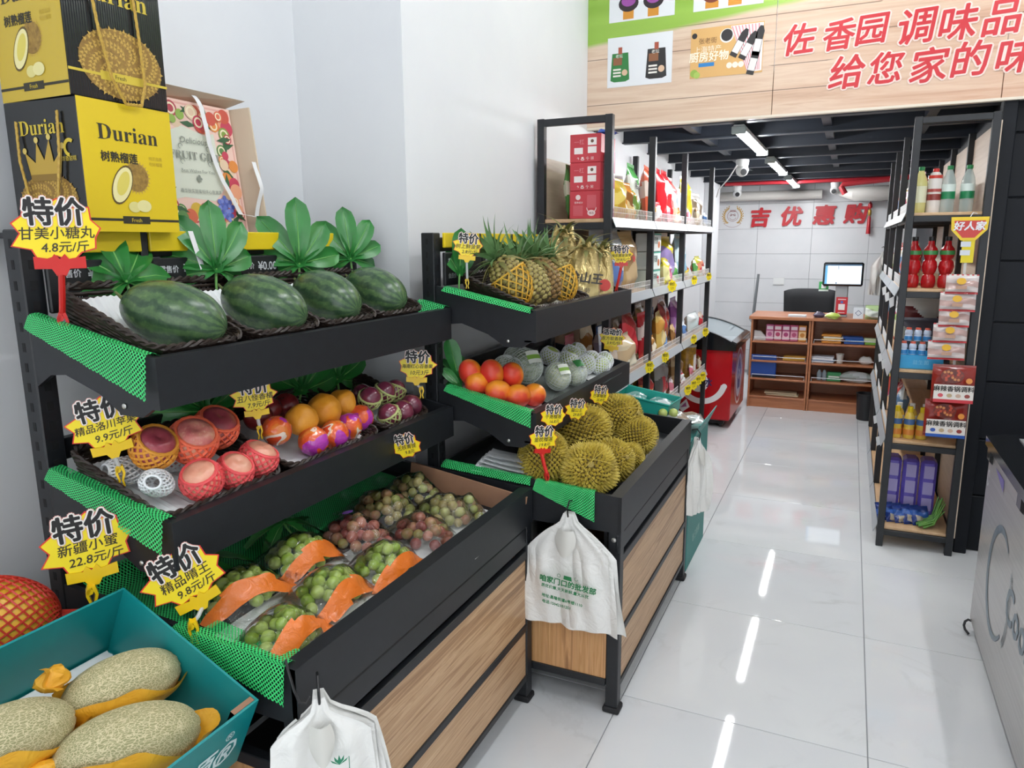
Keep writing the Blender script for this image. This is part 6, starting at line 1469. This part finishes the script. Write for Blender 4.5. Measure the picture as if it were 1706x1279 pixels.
# ================================================================== goods on the left shelving
A90 = pi / 2
def box_art_red(g, w, h):
    WH = paper('#efe6e2'); g.rect(-w * .36, -w * .08, -h * .2, h * .02, WH, 0); g.rect(w * .08, w * .36, h * .1, h * .36, WH, 0); g.rect(w * .08, w * .36, -h * .18, h * .05, WH, 0)
    g.text('一杠', -w * .2, h * .22, h * .2, paper('#d98a90'), 0); g.text('↑ ♨ ☂ ▣', 0, -h * .36, h * .13, WH, 0); g.disc((w * .22, h * .24), w * .05, paper('#6a4a3a'), .0004)
def box_art_red2(g, w, h):
    WH = paper('#efd9d6'); g.disc((-w * .22, h * .27), w * .08, WH, 0); g.text('营养成分', -w * .2, h * .08, h * .085, WH, 0); g.arc((w * .22, -h * .1), w * .14, w * .165, pi, 2 * pi, WH, 0); g.rect(w * .07, w * .37, -h * .12, h * .35, paper('#cc5a62'), 0); g.rect(-w * .38, -w * .06, -h * .4, -h * .02, paper('#cc5a62'), .0002)
    g.disc((w * .22, -h * .3), w * .13, WH, .0004, sy=.7); g.text('臻选', w * .22, -h * .3, h * .1, paper('#8a2a30'), .0008)
for k in range(3):
    carton('red_carton', 'red drink carton at the near end of the shelving, %s of the stack of three' % ['bottom', 'middle', 'top'][k], 'box', (-1.185, 3.555, 1.7215 + k * .131), (.155, .23, .13), '#c23a44', 0, 'stacked red cartons', box_art_red2 if k == 0 else box_art_red)
soft_pack('blue_pouch', 'blue pouch lying on top of the red cartons', 'pouch', (-1.12, 3.58, 2.116), (.09, .03, .09), ['#2a4aa0'], 0, up=False, seed=2)
carton('pink_carton', 'narrow pink and white carton beside the red stack', 'box', (-1.082, 3.50, 1.7215), (.05, .04, .31), '#a8486a', A90, None, lambda g, w, h: (g.rect(-w * .4, w * .4, -h * .35, -h * .05, paper('#f0dfe6'), 0), g.rect(-w * .4, w * .4, h * .1, h * .18, paper('#f0dfe6'), 0)))
SN = ['top shelf', 'second shelf', 'third shelf', 'low shelf']
def P_(bay, shelf, u, dx=0.0):                 # a spot on the shelving: bay 0..2, shelf row, fraction along the bay
    y0, y1 = GY[bay] + .05, GY[bay + 1] - .05
    return (GX1 - .075 + dx, y0 + (y1 - y0) * u, SHZ[shelf] + .001)
PK = [  # name, label, bay, shelf, u, dx, (w,t,h), colours, text
 ('green_snack_bag', 'dark green snack bag standing at the back of the top shelf, first bay', 0, 4, .32, -.12, (.17, .05, .28), ['#2f7a3a', '#1e4a2a', '#d9dcc8'], None),
 ('green_snack_bag', 'bright green pointed snack bag at the back of the top shelf, first bay', 0, 4, .58, -.10, (.16, .06, .31), ['#4a9a44', '#7fb86a'], None),
 ('yellow_snack_bag', 'large yellow snack bag on the top shelf, first bay', 0, 4, .42, 0, (.20, .07, .20), ['#d8b83c', '#e6cf6a', '#c79a2c'], None),
 ('orange_snack_bag', 'orange brown snack bag on the top shelf, first bay', 0, 4, .64, .0, (.13, .06, .19), ['#d98a2c', '#8a5a2c', '#e6c88a'], None),
 ('orange_snack_bag', 'small orange snack bag next to the green and white bag', 0, 4, .79, .0, (.11, .06, .17), ['#e0a03a', '#6a8a3a'], None),
 ('green_white_bag', 'tall green and white bag at the end of the first bay, top shelf', 0, 4, .92, -.02, (.15, .06, .30), ['#5cae5c', '#e4e8dc', '#8cc47a'], '稻香'),
 ('pink_snack_bag', 'small dark pink pack behind the green bags on the top shelf', 0, 4, .78, -.16, (.14, .05, .26), ['#c85a6a', '#3a2a2a'], None),
 ('orange_white_bag', 'orange and white bag at the start of the second bay, top shelf', 1, 4, .16, 0, (.20, .07, .31), ['#e06a4a', '#efdcd0', '#d9a04a'], '脆'),
 ('red_snack_bag', 'plain red bag in the second bay, top shelf', 1, 4, .52, 0, (.16, .08, .32), ['#c81e28'], None),
 ('red_snack_bag', 'red and cream bag in the second bay, top shelf', 1, 4, .72, 0, (.16, .08, .32), ['#c42a30', '#e8d9c8', '#c42a30'], None),
 ('pink_white_bag', 'pink and blue white bag ending the second bay, top shelf', 1, 4, .92, 0, (.15, .07, .29), ['#d96a6a', '#cfd6e4', '#e0a08a'], None),
 ('yellow_tube_bag', 'tall yellow bag in the third bay, top shelf', 2, 4, .33, 0, (.17, .07, .33), ['#d9c23a', '#c9b030'], None),
 ('white_pack', 'white and brown slanted pack ending the top shelf', 2, 4, .72, 0, (.24, .07, .24), ['#e6e2dc', '#8a7a64', '#d6cfc0'], None),
 ('white_pack', 'small white pack at the start of the third bay, top shelf', 2, 4, .1, 0, (.14, .07, .24), ['#dfe4e6', '#c6d3d9'], None),
 ('clear_blue_bag', 'large grey clear bag with blue print on the second shelf, first bay', 0, 3, .27, -.02, (.32, .13, .33), ['#a9b3bb', '#c4ccd2', '#5a7ab8'], None),
 ('kraft_bag', 'kraft paper bag with a red star on the second shelf, first bay', 0, 3, .66, 0, (.22, .09, .31), ['#b89a6c', '#a8865a', '#c3a880'], None),
 ('kraft_bag', 'taller kraft bag with black lettering behind the starred one', 0, 3, .88, -.03, (.17, .08, .33), ['#b39a7c', '#c8b49a'], '杂粮'),
 ('black_bag', 'black round bag on the second shelf, second bay', 1, 3, .52, -.05, (.24, .12, .28), ['#202226', '#2a2c31'], None),
 ('pink_pouch', 'pink heart shaped pouch on the second shelf, second bay', 1, 3, .56, .05, (.11, .05, .13), ['#cf7a9a'], None),
 ('purple_yellow_pack', 'yellow topped purple pack on the second shelf, second bay', 1, 3, .82, 0, (.22, .08, .29), ['#cdbb3a', '#8a7aa8', '#a89ac0'], None),
 ('yellow_pouch', 'small yellow pouch in front of the black bag', 1, 3, .45, .06, (.11, .05, .16), ['#d6c84a', '#e6e0a0'], None),
 ('pale_blue_pack', 'pale blue pack on the second shelf, third bay', 2, 3, .18, 0, (.22, .08, .31), ['#a9cdda', '#cfe0e6', '#8ab4c8'], None),
 ('colour_pack', 'small multicoloured pack ending the second shelf', 2, 3, .78, .02, (.20, .07, .15), ['#c8c04a', '#d98a6a', '#d9485a'], None),
 ('white_bread_bag', 'white printed bag behind the promotion tag, third shelf', 0, 2, .22, 0, (.18, .09, .27), ['#d9dbe0', '#b8b4cc', '#c9b8a8'], None),
 ('bread_bag', 'clear bag of pale bread rolls on the third shelf, first bay', 0, 2, .56, .02, (.24, .11, .20), ['#d6c4a4', '#c4a884', '#e2d6c0'], None),
 ('red_pouch', 'dark red pouch ending the first bay, third shelf', 0, 2, .90, -.02, (.17, .08, .30), ['#8a2a2c', '#c8303a', '#a82a30'], None),
 ('red_pouch', 'red pouch starting the second bay, third shelf', 1, 2, .12, 0, (.17, .07, .27), ['#b8242c', '#e4cfc8', '#c03038'], None),
 ('brown_gold_pack', 'brown and gold pack at the back of the third shelf, second bay', 1, 2, .40, -.08, (.24, .08, .30), ['#7a5a2c', '#a8863c', '#8a3a2a'], None),
 ('gold_pack', 'gold picture pack on the third shelf, second bay', 1, 2, .52, .02, (.20, .07, .25), ['#c8a85a', '#b8863c', '#d9c48a'], None),
 ('maroon_pack', 'maroon pack with red crown print ending the second bay, third shelf', 1, 2, .86, -.02, (.24, .08, .31), ['#7a2a2a', '#a83a34', '#8a5a3a'], None),
 ('purple_pack', 'purple and white pack on the third shelf, third bay', 2, 2, .22, -.03, (.22, .07, .29), ['#a878b4', '#8a4a94', '#dcd6e2'], None),
 ('clear_white_pack', 'clear and white pack ending the third shelf', 2, 2, .66, .02, (.26, .08, .15), ['#d3d9d9', '#c0cccc'], None),
 ('dark_greens_bag', 'dark bag of dried greens on the low shelf, first bay', 0, 1, .70, 0, (.34, .12, .24), ['#3a3c2e', '#55583c', '#4a4434'], None),
 ('red_orange_pack', 'red and orange pack on the low shelf, second bay', 1, 1, .12, .02, (.20, .08, .24), ['#a8302c', '#d9803a', '#e4c8a0'], None),
 ('green_pack', 'green pack behind the red one on the low shelf', 1, 1, .32, -.06, (.20, .08, .30), ['#3f9a5a', '#c8b04a'], None),
 ('grey_black_pack', 'grey and black pack with white sticker on the low shelf, second bay', 1, 1, .72, .0, (.30, .09, .30), ['#5a5856', '#8a8886', '#a83a40'], None),
 ('noodle_pack', 'beige noodle pack leaning on the low shelf, third bay', 2, 1, .20, 0, (.22, .08, .22), ['#c8b08a', '#a8865a', '#c9a0b8'], None),
]
for k, (nm, lb, b, s_, u, dx, d, cs, tx) in enumerate(PK):
    d = (d[0] * 1.12, d[1] * 1.1, d[2] * 1.06); p = P_(b, s_, u, dx + .012)
    t = soft_pack(nm, lb, 'food bag', p, d, cs, A90 + RND.uniform(-.12, .12), 'bagged snacks on the left shelving', -4, 100 + k, True, tx, .2, '#2a2422')
    if 'red star' in lb:
        g = G(); g.X = MT(0, -d[1] / 2 - .008, d[2] * .55) @ FRONT; g.poly([((.028 if q % 2 == 0 else .012) * sin(pi * q / 5), (.028 if q % 2 == 0 else .012) * cos(pi * q / 5)) for q in range(10)], paper('#c02a30'), 0); g.build('star', None, t, smooth=False)
FC = [('red', '#b8323a', '#e4d0c0'), ('cream', '#d9cdb4', '#a8763c'), ('green', '#5a9a54', '#dfe4cc'), ('brown', '#8a6238', '#d0b080'), ('pink', '#cf7a8a', '#efe0e0'), ('yellow', '#d6bc46', '#a8542c'), ('blue', '#5a80b4', '#dce4ec'), ('white', '#dcdedc', '#b8484a')]
q_ = 0
for b in range(3):
    for s_ in (1, 2, 3, 4):
        for j, u in enumerate((.14, .50, .86)):
            q_ += 1; nm_, c1, c2 = FC[(q_ * 5 + b) % 8]; hh = RND.uniform(.20, .29)
            soft_pack(nm_ + '_packet', nm_ + ' packet in the back row of the left shelving, %s bay, %s, %s' % (['near', 'middle', 'far'][b], SN[4 - s_], ['left', 'centre', 'right'][j]), 'food bag', P_(b, s_, u, -.165), (RND.uniform(.14, .19), .05, hh), [c1, c2, c1], A90 + RND.uniform(-.1, .1), 'back row packets on the left shelving', -3, 600 + q_)
            if b: soft_pack(nm_ + '_sachet', 'small %s sachet leaning at the front of the left shelving, %s bay, %s, %s' % (nm_, ['near', 'middle', 'far'][b], SN[4 - s_], ['left', 'centre', 'right'][j]), 'food bag', P_(b, s_, min(.97, u + .12), .05), (RND.uniform(.09, .12), .03, RND.uniform(.11, .15)), [c2, c1], A90 + RND.uniform(-.2, .2), 'small sachets on the left shelving', -8, 700 + q_)
for k in range(3):
    carton('noodle_box', 'white and green instant noodle box, %s of the stack in the second bay' % ['bottom', 'middle', 'top'][k], 'box', (GX1 - .07, 4.46, 1.336 + k * .108), (.19, .11, .105), ['#cfe0d8', '#d9e4e0', '#cfd3d0'][k], A90, 'stacked noodle boxes', lambda g, w, h: (g.text('阳春', -w * .15, h * .1, h * .42, paper('#4a5a58'), 0, bold=.001), g.disc((w * .22, -h * .12), h * .26, paper('#b8622c'), 0, 16, .8), g.rect(-w * .5, w * .5, h * .42, h * .5, paper('#3f9a86'), 0)))
wbd = thing('white_standing_board', 'white board with vertical blue lettering standing in the third bay', 'board', (GX0 + .05, 5.75, 1.336)); G().b2(-.004, .004, -.19, .19, 0, .34).build('panel', paper('#d9e0e6'), wbd)
g = G(); g.X = MT(.0046, 0, .17) @ AISLE; g.text('COOL ICE', -.10, -.0, .06, paper('#5a7ab4'), 0, bold=.001, rot=-A90); stuff(g.build('lettering', None, wbd, smooth=False))
can = thing('food_tin', 'large yellow tin with clear lid on the low shelf, third bay', 'tin', (GX1 - .085, 5.85, .546)); G().lathe([(.072, 0), (.075, .004), (.075, .235), (.072, .24)], 24).build('tin_body', mat('yellow_tin_print', '#c89a2c', .3, col2='#8a6424', ns=30), can); G().lathe([(.077, .238), (.078, .242), (.078, .256), (.07, .258)], 24).build('lid', mat('clear_lid', '#c4c8c4', .2, alpha=.8), can)
g = G(); g.X = AISLE
lbm = G().grid(lambda u, v: (.0762 * cos((u - .5) * 1.1), .0762 * sin((u - .5) * 1.1), .05 + .13 * v), 8, 2).build('paper_label', paper('#dcd9d4'), can)
for k, (y, z, s_) in enumerate(((4.10, .90, .08), (4.50, .90, .075), (4.62, 1.335, .085), (5.35, 1.335, .07), (5.95, 1.335, .07), (5.42, .90, .075), (5.90, .90, .08), (4.86, .545, .09), (5.28, .545, .09), (5.5, .545, .09), (5.68, .545, .09), (5.86, .545, .09))):
    yaw_ = 60; t = thing('shelf_tag', 'small yellow burst tag on the shelf edge, %s, %s' % ({1.335: 'second shelf', .90: 'third shelf', .545: 'low shelf'}[z], ['end of first bay', 'start of second bay', 'middle of second bay', 'start of third bay', 'end of third bay', 'start of third bay', 'end of third bay', 'second bay', 'third bay, first from the left', 'third bay, second from the left', 'third bay, third from the left', 'third bay, fourth from the left'][k]), 'price tag', (GX1 + .048, y, z), (0, 0, radians(yaw_)), 'small yellow shelf tags')
    g = G(); g.X = FRONT; g.prism(burst(s_ * .5, s_ * .5, 8, k), .0006, TY, 0); g.text('特价', 0, .012, .024, TK, .0008, bold=.0006); g.text('5.9', 0, -.014, .024, HAND, .0008); g.build('card', None, t, smooth=False)

# ================================================================== teal cartons and tray at the end of the durian bin
tc = thing('teal_carton', 'teal carton standing on the floor behind the durian bin', 'carton', (-.81, 3.66, 0)); TG = mat('green_teal_carton', '#1c7f78', .5)
G().b2(-.18, .18, -.24, .24, 0, .66, b=.003).build('carton_body', TG, tc)
for sgn in (-1, 1): g = G(); g.X = MT(sgn * .18, 0, .66) @ RY(sgn * radians(24)); g.b2(-.002, .002, -.235, .235, 0, .10); g.build('flap', TG, tc)
g = G(); g.X = MT(.1812, 0, 0) @ AISLE
for k, s_ in enumerate('精品鲜果'): g.text(s_, -.12 + .08 * k, .30 - .02 * k, .075, paper('#9ac4be'), 0, bold=.001)
g.text('每日新鲜', 0, .12, .05, paper('#9ac4be'), 0); stuff(g.build('lettering', None, tc, smooth=False))
CT_ = mat('teal_crate_plastic', '#1f9a8c', .4)
def crate(name, label, loc, rot, L, Wd, H, m=CT_):
    t = thing(name, label, 'crate', loc, rot)
    for nm, a in (('crate_floor', (-L / 2, L / 2, -Wd / 2, Wd / 2, 0, .004)), ('crate_side', (-L / 2, L / 2, -Wd / 2, -Wd / 2 + .004, .004, H)), ('crate_side', (-L / 2, L / 2, Wd / 2 - .004, Wd / 2, .004, H)), ('crate_side', (-L / 2, -L / 2 + .004, -Wd / 2 + .004, Wd / 2 - .004, .004, H)), ('crate_side', (L / 2 - .004, L / 2, -Wd / 2 + .004, Wd / 2 - .004, .004, H))): G().b2(*a).build(nm, m, t)
    G().tube([(-L / 2, -Wd / 2, H), (L / 2, -Wd / 2, H), (L / 2, Wd / 2, H), (-L / 2, Wd / 2, H)], .006, 6, None, closed=True).build('rim', m, t)
    return t
crate('teal_crate', 'teal crate with clear packs beside the farthest durian', (-.90, 3.56, .775), (radians(-4), radians(9), 0), .30, .30, .075)
for k in range(4):
    soft_pack('clear_pack', 'clear plastic pack in the teal crate, %s' % ['front left', 'front right', 'back left', 'back right'][k], 'food pack', (-.97 + .14 * (k % 2), 3.50 + .13 * (k // 2), .795 - .02 * (k % 2)), (.13, .045, .13), [['#bcc8c8', '#a04a4a'], ['#c6d0d0', '#8a3a44'], ['#b4c6c4', '#6a9a94'], ['#c9d3d3', '#6a9a94']][k], .2, 'clear packs in the crate', 0, 300 + k, False, gloss=.1)
soft_pack('clear_pack', 'flat clear pack lying on the carton flap at the aisle side', 'food pack', (-.70, 3.68, .70), (.16, .04, .22), ['#a9b0ac', '#8a7a6a', '#c9d0d0'], .3, None, 0, 310, False, gloss=.1)
soft_pack('clear_pack', 'slanting pack of kebab sticks beside the crate', 'food pack', (-.74, 3.50, .745), (.12, .05, .22), ['#9a8a7a', '#6a5a4c', '#b4b8b4'], .5, None, 0, 311, False, gloss=.1)
for k, (x, y) in enumerate(((-.765, 3.405), (-.72, 3.43))):
    netted('green_plum', 'small green plum beside the crate, %s' % ['left', 'right'][k], 'plum', (x, y, .80), .022, GUA, None, (0, 0, 0), 'green plums', shape=lambda d: 1)

# ================================================================== right snack rack goods
def bottle(name, label, loc, prof, body, cap_z, capm, labels=(), group=None, n=20, cap_r=.014, cap_h=.018):
    t = thing(name, label, 'bottle', loc, group=group)
    bd_ = G().lathe(prof, n).build('bottle_body', body, t); G().lathe([(cap_r * .95, cap_z), (cap_r, cap_z + .002), (cap_r, cap_z + cap_h), (cap_r * .8, cap_z + cap_h + .001)], 16).build('cap', capm, t)
    for z0, z1, r_, m in labels: G().lathe([(r_, z0), (r_, z1)], n, cap=False).build('label_sleeve', m, bd_)
    return t
WPET = mat('clear_water_pet', '#c2d0cc', .08, alpha=.45); GC = mat('green_bottle_cap', '#1f7a44', .4); GW = paper('#d3e0da', .3); GG = paper('#1e7a4c', .3)
WP = [(.028, 0), (.03, .004), (.031, .05), (.03, .055), (.031, .06), (.031, .14), (.026, .165), (.015, .195), (.012, .205), (.012, .215)]
for k, x in enumerate((.415, .497)):
    bottle('water_bottle', 'green capped water bottle, %s on the top shelf of the right rack' % ['third from the left', 'rightmost'][k], (x, 4.27, 1.741), WP, WPET, .205, GC, ((.065, .10, .0316, GG), (.10, .135, .0316, GW)), 'green capped water bottles')
bottle('juice_bottle', 'pale yellow drink bottle with green cap, leftmost on the rack top shelf', (.292, 4.27, 1.741), WP, mat('pale_yellow_drink', '#d9d38a', .1, alpha=.85), .205, GC, ((.05, .13, .0316, paper('#dfe0c0', .3)),))
bottle('milk_carton_bottle', 'white and red spotted drink bottle, second on the rack top shelf', (.355, 4.27, 1.741), [(.03, 0), (.031, .004), (.031, .17), (.022, .19), (.015, .196)], paper('#d8d2cc', .3), .194, paper('#c8322c', .3), ((.165, .18, .0318, paper('#c83a2c', .3)), (.06, .09, .0316, paper('#8a3a34', .3)), (.10, .115, .0316, paper('#a84a44', .3))))
RDP = mat('red_drink_bottle', '#b81c22', .15, col2='#a01418', ns=12)
RP_ = [(.026, 0), (.031, .006), (.034, .03), (.031, .055), (.023, .066), (.031, .082), (.036, .105), (.031, .13), (.023, .14), (.03, .155), (.034, .175), (.029, .195), (.016, .212), (.013, .235)]
for k, x in enumerate((.293, .366, .44)):
    bottle('red_gourd_bottle', 'red gourd shaped drink bottle with black cap, %s' % ['left', 'middle', 'right'][k], (x, 4.27, 1.371), RP_, RDP, .233, mat('black_cap', '#1c1c1e', .4), ((.165, .185, .0345, paper('#3f8a4a', .3)),), 'red gourd bottles', 20, .015, .02)
bx_ = thing('blue_tray_carton', 'bright blue tray carton under the little yogurt bottles', 'carton', (.355, 4.30, .961)); G().b2(-.09, .11, -.10, .14, 0, .07, b=.002).build('tray', paper('#2a9ad0', .4), bx_); g = G(); g.X = MT(0, -.1006, .035) @ FRONT; g.text('益生菌', .01, 0, .025, paper('#7ac4e4'), 0); stuff(g.build('lettering', None, bx_, smooth=False))
YG = paper('#c9d6ea', .3); YR = paper('#d9604a', .3); YB = paper('#3a8ac8', .3); ym_ = {}
for r_ in range(2):
    for k in range(4 - r_):
        t = thing('yogurt_bottle', 'tiny blue and white yogurt bottle with red top, %s row, %s' % (['lower', 'upper'][r_], ['first', 'second', 'third', 'fourth'][k]), 'bottle', (.283 + .042 * k + .02 * r_, 4.225 + .03 * r_, 1.032 + .068 * r_), group='yogurt bottles')
        if not ym_:
            ym_['a'] = G().lathe([(.016, 0), (.018, .003), (.018, .025), (.015, .03), (.018, .036), (.017, .05), (.012, .058)], 14).build('bottle_body', YG, t).data; ym_['b'] = G().lathe([(.0125, .056), (.0125, .066), (.011, .067)], 14).build('foil_top', YR, t).data; ym_['c'] = G().lathe([(.0184, .004), (.0184, .024)], 14, cap=False).build('label_sleeve', YB, t).data
        else: link('bottle_body', ym_['a'], t); link('foil_top', ym_['b'], t); link('label_sleeve', ym_['c'], t)
soft_pack('dark_speckled_bag', 'dark speckled bag behind the yogurt bottles', 'food bag', (.40, 4.45, .961), (.24, .08, .24), ['#4a4650', '#8a8a80', '#3a3640'], 0, None, 0, 401)
soft_pack('folded_white_bag', 'white folded bag with dark red panel at the back of the third rack shelf', 'bag', (.37, 4.62, .961), (.2, .07, .36), ['#d6d8d8', '#6a2a2c'], 0, None, 0, 402)
YD = mat('yellow_drink_bottle', '#d9b13a', .2, col2='#e0c25c', ns=20); YT = paper('#e2c21c', .3)
for k, (x, y) in enumerate(((.287, 4.25), (.345, 4.25), (.403, 4.25), (.30, 4.34), (.36, 4.34), (.42, 4.34))):
    bottle('yellow_drink_bottle', 'yellow drink bottle with %s cap, %s row, %s' % ('yellow' if k < 3 else 'white', 'front' if k < 3 else 'back', ['left', 'middle', 'right'][k % 3]), (x, y, .586), [(.024, 0), (.026, .004), (.026, .05), (.023, .06), (.026, .07), (.026, .11), (.018, .13), (.013, .14)], YD, .138, YT if k < 3 else WHITE, ((.02, .05, .0264, paper('#d98a3c', .3)), (.075, .105, .0264, paper('#4a6a9a', .3) if k < 3 else WHITE)), 'yellow drink bottles', 18, .013, .03)
PUR = mat('purple_pack_film', '#5a4ab0', .25, col2='#6f60c4', ns=10)
for k, x in enumerate((.30, .385, .47)):
    t = thing('purple_tissue_pack', 'tall purple pack on the bottom rack shelf, %s' % ['left', 'middle', 'right'][k], 'pack', (x, 4.42, .111), group='purple packs')
    G().cbox((0, 0, .165), (.078, .12, .33), .016).build('wrapped_body', PUR, t); g = G(); g.X = MT(0, -.0606, 0) @ FRONT
    for q in range(3): g.rect(-.022, .026, .05 + q * .09, .12 + q * .09, paper('#a59ad0', .3), 0)
    g.build('print', None, t, smooth=False)
BLU = mat('dark_blue_bag_film', '#1d2f6a', .2, col2='#3a64b4', ns=40)
for k in range(5):
    soft_pack('blue_sachet', 'dark blue shiny sachet leaning in the bottom rack shelf, %s from the left' % ['first', 'second', 'third', 'fourth', 'fifth'][k], 'sachet', (.285 + .042 * k, 4.262, .112), (.10, .035, .10), ['#22387c', '#3a62b0', '#b0a898'], .5, 'blue sachets', -28, 420 + k, True, None, .15)
go = thing('green_onion_bunch', 'bunch of green stalks lying at the right of the bottom rack shelf', 'vegetables', (.50, 4.26, .111)); ogm = mat('green_stalk', '#3f7a2c', .45, col2='#6a9a3a', ns=20)
for k in range(16):
    a = RND.uniform(-.25, .25); G().tube([(-.07 + RND.uniform(-.01, .03), -.06 + .006 * k, .008 + .004 * (k % 4)), (0, -.05 + .008 * k * .8, .03 + .01 * (k % 3)), (.035 + a * .05, -.04 + .008 * k, .09 + RND.uniform(0, .08))], [.006, .0055, .003], 6).build('stalk', ogm, go)
# hanging strip of seasoning packs
hst = thing('hanging_strip', 'yellow hanging display strip with red shield header on the rack post', 'display strip', (.505, 4.135, 1.66))
g = G(); g.X = FRONT; g.prism([(-.078, .055), (.078, .055), (.074, -.005), (.03, -.055), (-.03, -.055), (-.074, -.005)], .002, paper('#e6c41c', .35), 0); g.prism([(-.064, .038), (.064, .038), (.06, -.002), (.025, -.042), (-.025, -.042), (-.06, -.002)], .001, paper('#c0332c', .35), .002); g.text('好人家', 0, .012, .044, PWHITE, .0035, bold=.0014, shear=.12); g.build('shield_card', None, hst, smooth=False)
g = G(); g.X = FRONT; g.rect(-.022, .03, -.16, -.05, paper('#e0cc2c'), -.0005)
for k in range(2): g.rect(-.028, .014, -.085 - .04 * k, -.06 - .04 * k, paper('#cfd4dc'), .0004)
g.build('price_cards', None, hst, smooth=False); G().tube([(.0, .004, .055), (.012, .02, .075), (.03, .03, .07)], .002, 6).build('wire_hook', WIRE, hst)
G().b2(-.006, .006, .003, .006, -1.0, -.15).build('plastic_strip', mat('clear_strip', '#d8d8d4', .3, alpha=.6), hst)
for k, (x, z, w) in enumerate(((.497, 1.352, .135), (.487, 1.268, .15), (.48, 1.192, .13), (.47, 1.115, .145), (.462, 1.03, .16))):
    t = soft_pack('seasoning_pack', 'clear pack with red edge and yellow label on the hanging strip, %s from the top' % ['first', 'second', 'third', 'fourth', 'fifth'][k], 'food pack', (x, 4.105, z), (w, .035, .095), ['#b8383c', '#cbbfbc', '#b89a94', '#d3cdcb'], .04 * (k - 2), 'packs on the hanging strip', -12, 440 + k, True, None, .12)
    g = G(); g.X = MT(0, -.026, .05) @ FRONT; g.disc((-.004, .008), .02, paper('#d9a81c', .3), 0, 16, .8); g.rect(-.024, .02, -.03, -.014, paper('#b08a74'), 0); g.build('label_print', None, t, smooth=False)
for k, (x, z, cb_) in enumerate(((.505, .822, '#c0303a'), (.488, .645, '#2a56a8'))):
    t = soft_pack('hot_pot_seasoning', 'large red and white dry pot seasoning pack with %s lower edge' % ['red', 'blue'][k], 'food pack', (x, 4.10, z), (.185, .04, .185), ['#8a2a22', '#8a2a22', '#8a2a22'], .05, 'large seasoning packs', -5, 450 + k, True, None, .15)
    g = G(); g.X = MT(0, -.0345, .09) @ FRONT; w = .085
    g.rect(-w, w, -.078, -.002, paper('#e0d9d2', .3), 0); g.rect(-w, w, -.09, -.074, paper(cb_, .3), .0004); g.text('麻辣香锅调料', 0, -.022, .029, paper('#1e1a18'), .0008, bold=.0007); g.disc((-.01, .042), .05, paper('#6a2418', .3), .0002, 20, .72)
    for q in range(26): a = q * 2.4; rr = .0088 * sqrt(q); g.disc((-.01 + rr * cos(a), .042 + rr * .7 * sin(a)), .0065, paper(['#b8452c', '#8a3020', '#c8804a', '#5a2014'][q % 4], .3), .0006 + q * 1e-5, 8)
    for q in range(4): g.disc((-.055 + q * .038, -.055), .012, paper(['#3a5aa8' if k else '#c84a54', '#b8a07a', '#c8a894', '#8a3a34'][q], .3), .0008, 12, .8)
    g.disc((.062, .02), .014, paper('#d98a3a', .3), .0009, 12); stuff(g.build('print', None, t, smooth=False))
# bags hung on the aisle side of the rack and at its far end
carrier_bag('white bag hung on the far aisle-side end of the rack, above the counter', (.232, 6.535, 1.52), 20, .17, .34, 31, None, 2)
for k, (y, z) in enumerate(((4.40, 1.30), (4.62, .93), (4.95, 1.29), (4.45, .52), (5.1, .90), (5.4, 1.30), (5.0, .52))):
    t = thing('shelf_label_card', 'white label card on the aisle side of the right rack, %s from the front' % ['first', 'second', 'third', 'fourth', 'fifth', 'sixth', 'seventh'][k], 'label', (.228, y, z), (0, 0, radians(-35)))
    g = G(); g.X = FRONT; g.prism([(-.028, 0), (.0, .016), (.003, -.035), (-.018, -.048)], .001, paper('#d9dbdc'), 0); g.build('card', None, t, smooth=False)
SG = [('#d8c06a', '#c44a3a'), ('#c9d0d4', '#6a8ab0'), ('#b8443c', '#e4d3b0'), ('#8fae5a', '#e0dcc0'), ('#d6d8da', '#b04a6a')]
q_ = 0
for b in range(3):
    for s_ in range(1, 5):
        for u in ((.30, .72) if b == 0 else (.2, .5, .8)):
            y = SY[b] + (SY[b + 1] - SY[b]) * u + (.16 if b == 0 and u < .5 else 0); q_ += 1; c1, c2 = SG[q_ % 5]
            soft_pack('snack_bag', 'snack bag on the aisle side of the right rack, %s bay, %s, %s' % (['near', 'middle', 'far'][b], ['', 'low shelf', 'third shelf', 'second shelf', 'top shelf'][s_], ['front', 'centre', 'rear'][(0, 2)[u > .5] if b == 0 else (0, 1, 2)[int(u * 3)]]), 'food bag', (SX0 + .06, y, SZ[s_] + .001), (.15, .06, .22), [c1, c2], -A90, 'snack bags on the right rack', -4, 500 + q_)

bpy.data.scenes.remove(_TS)
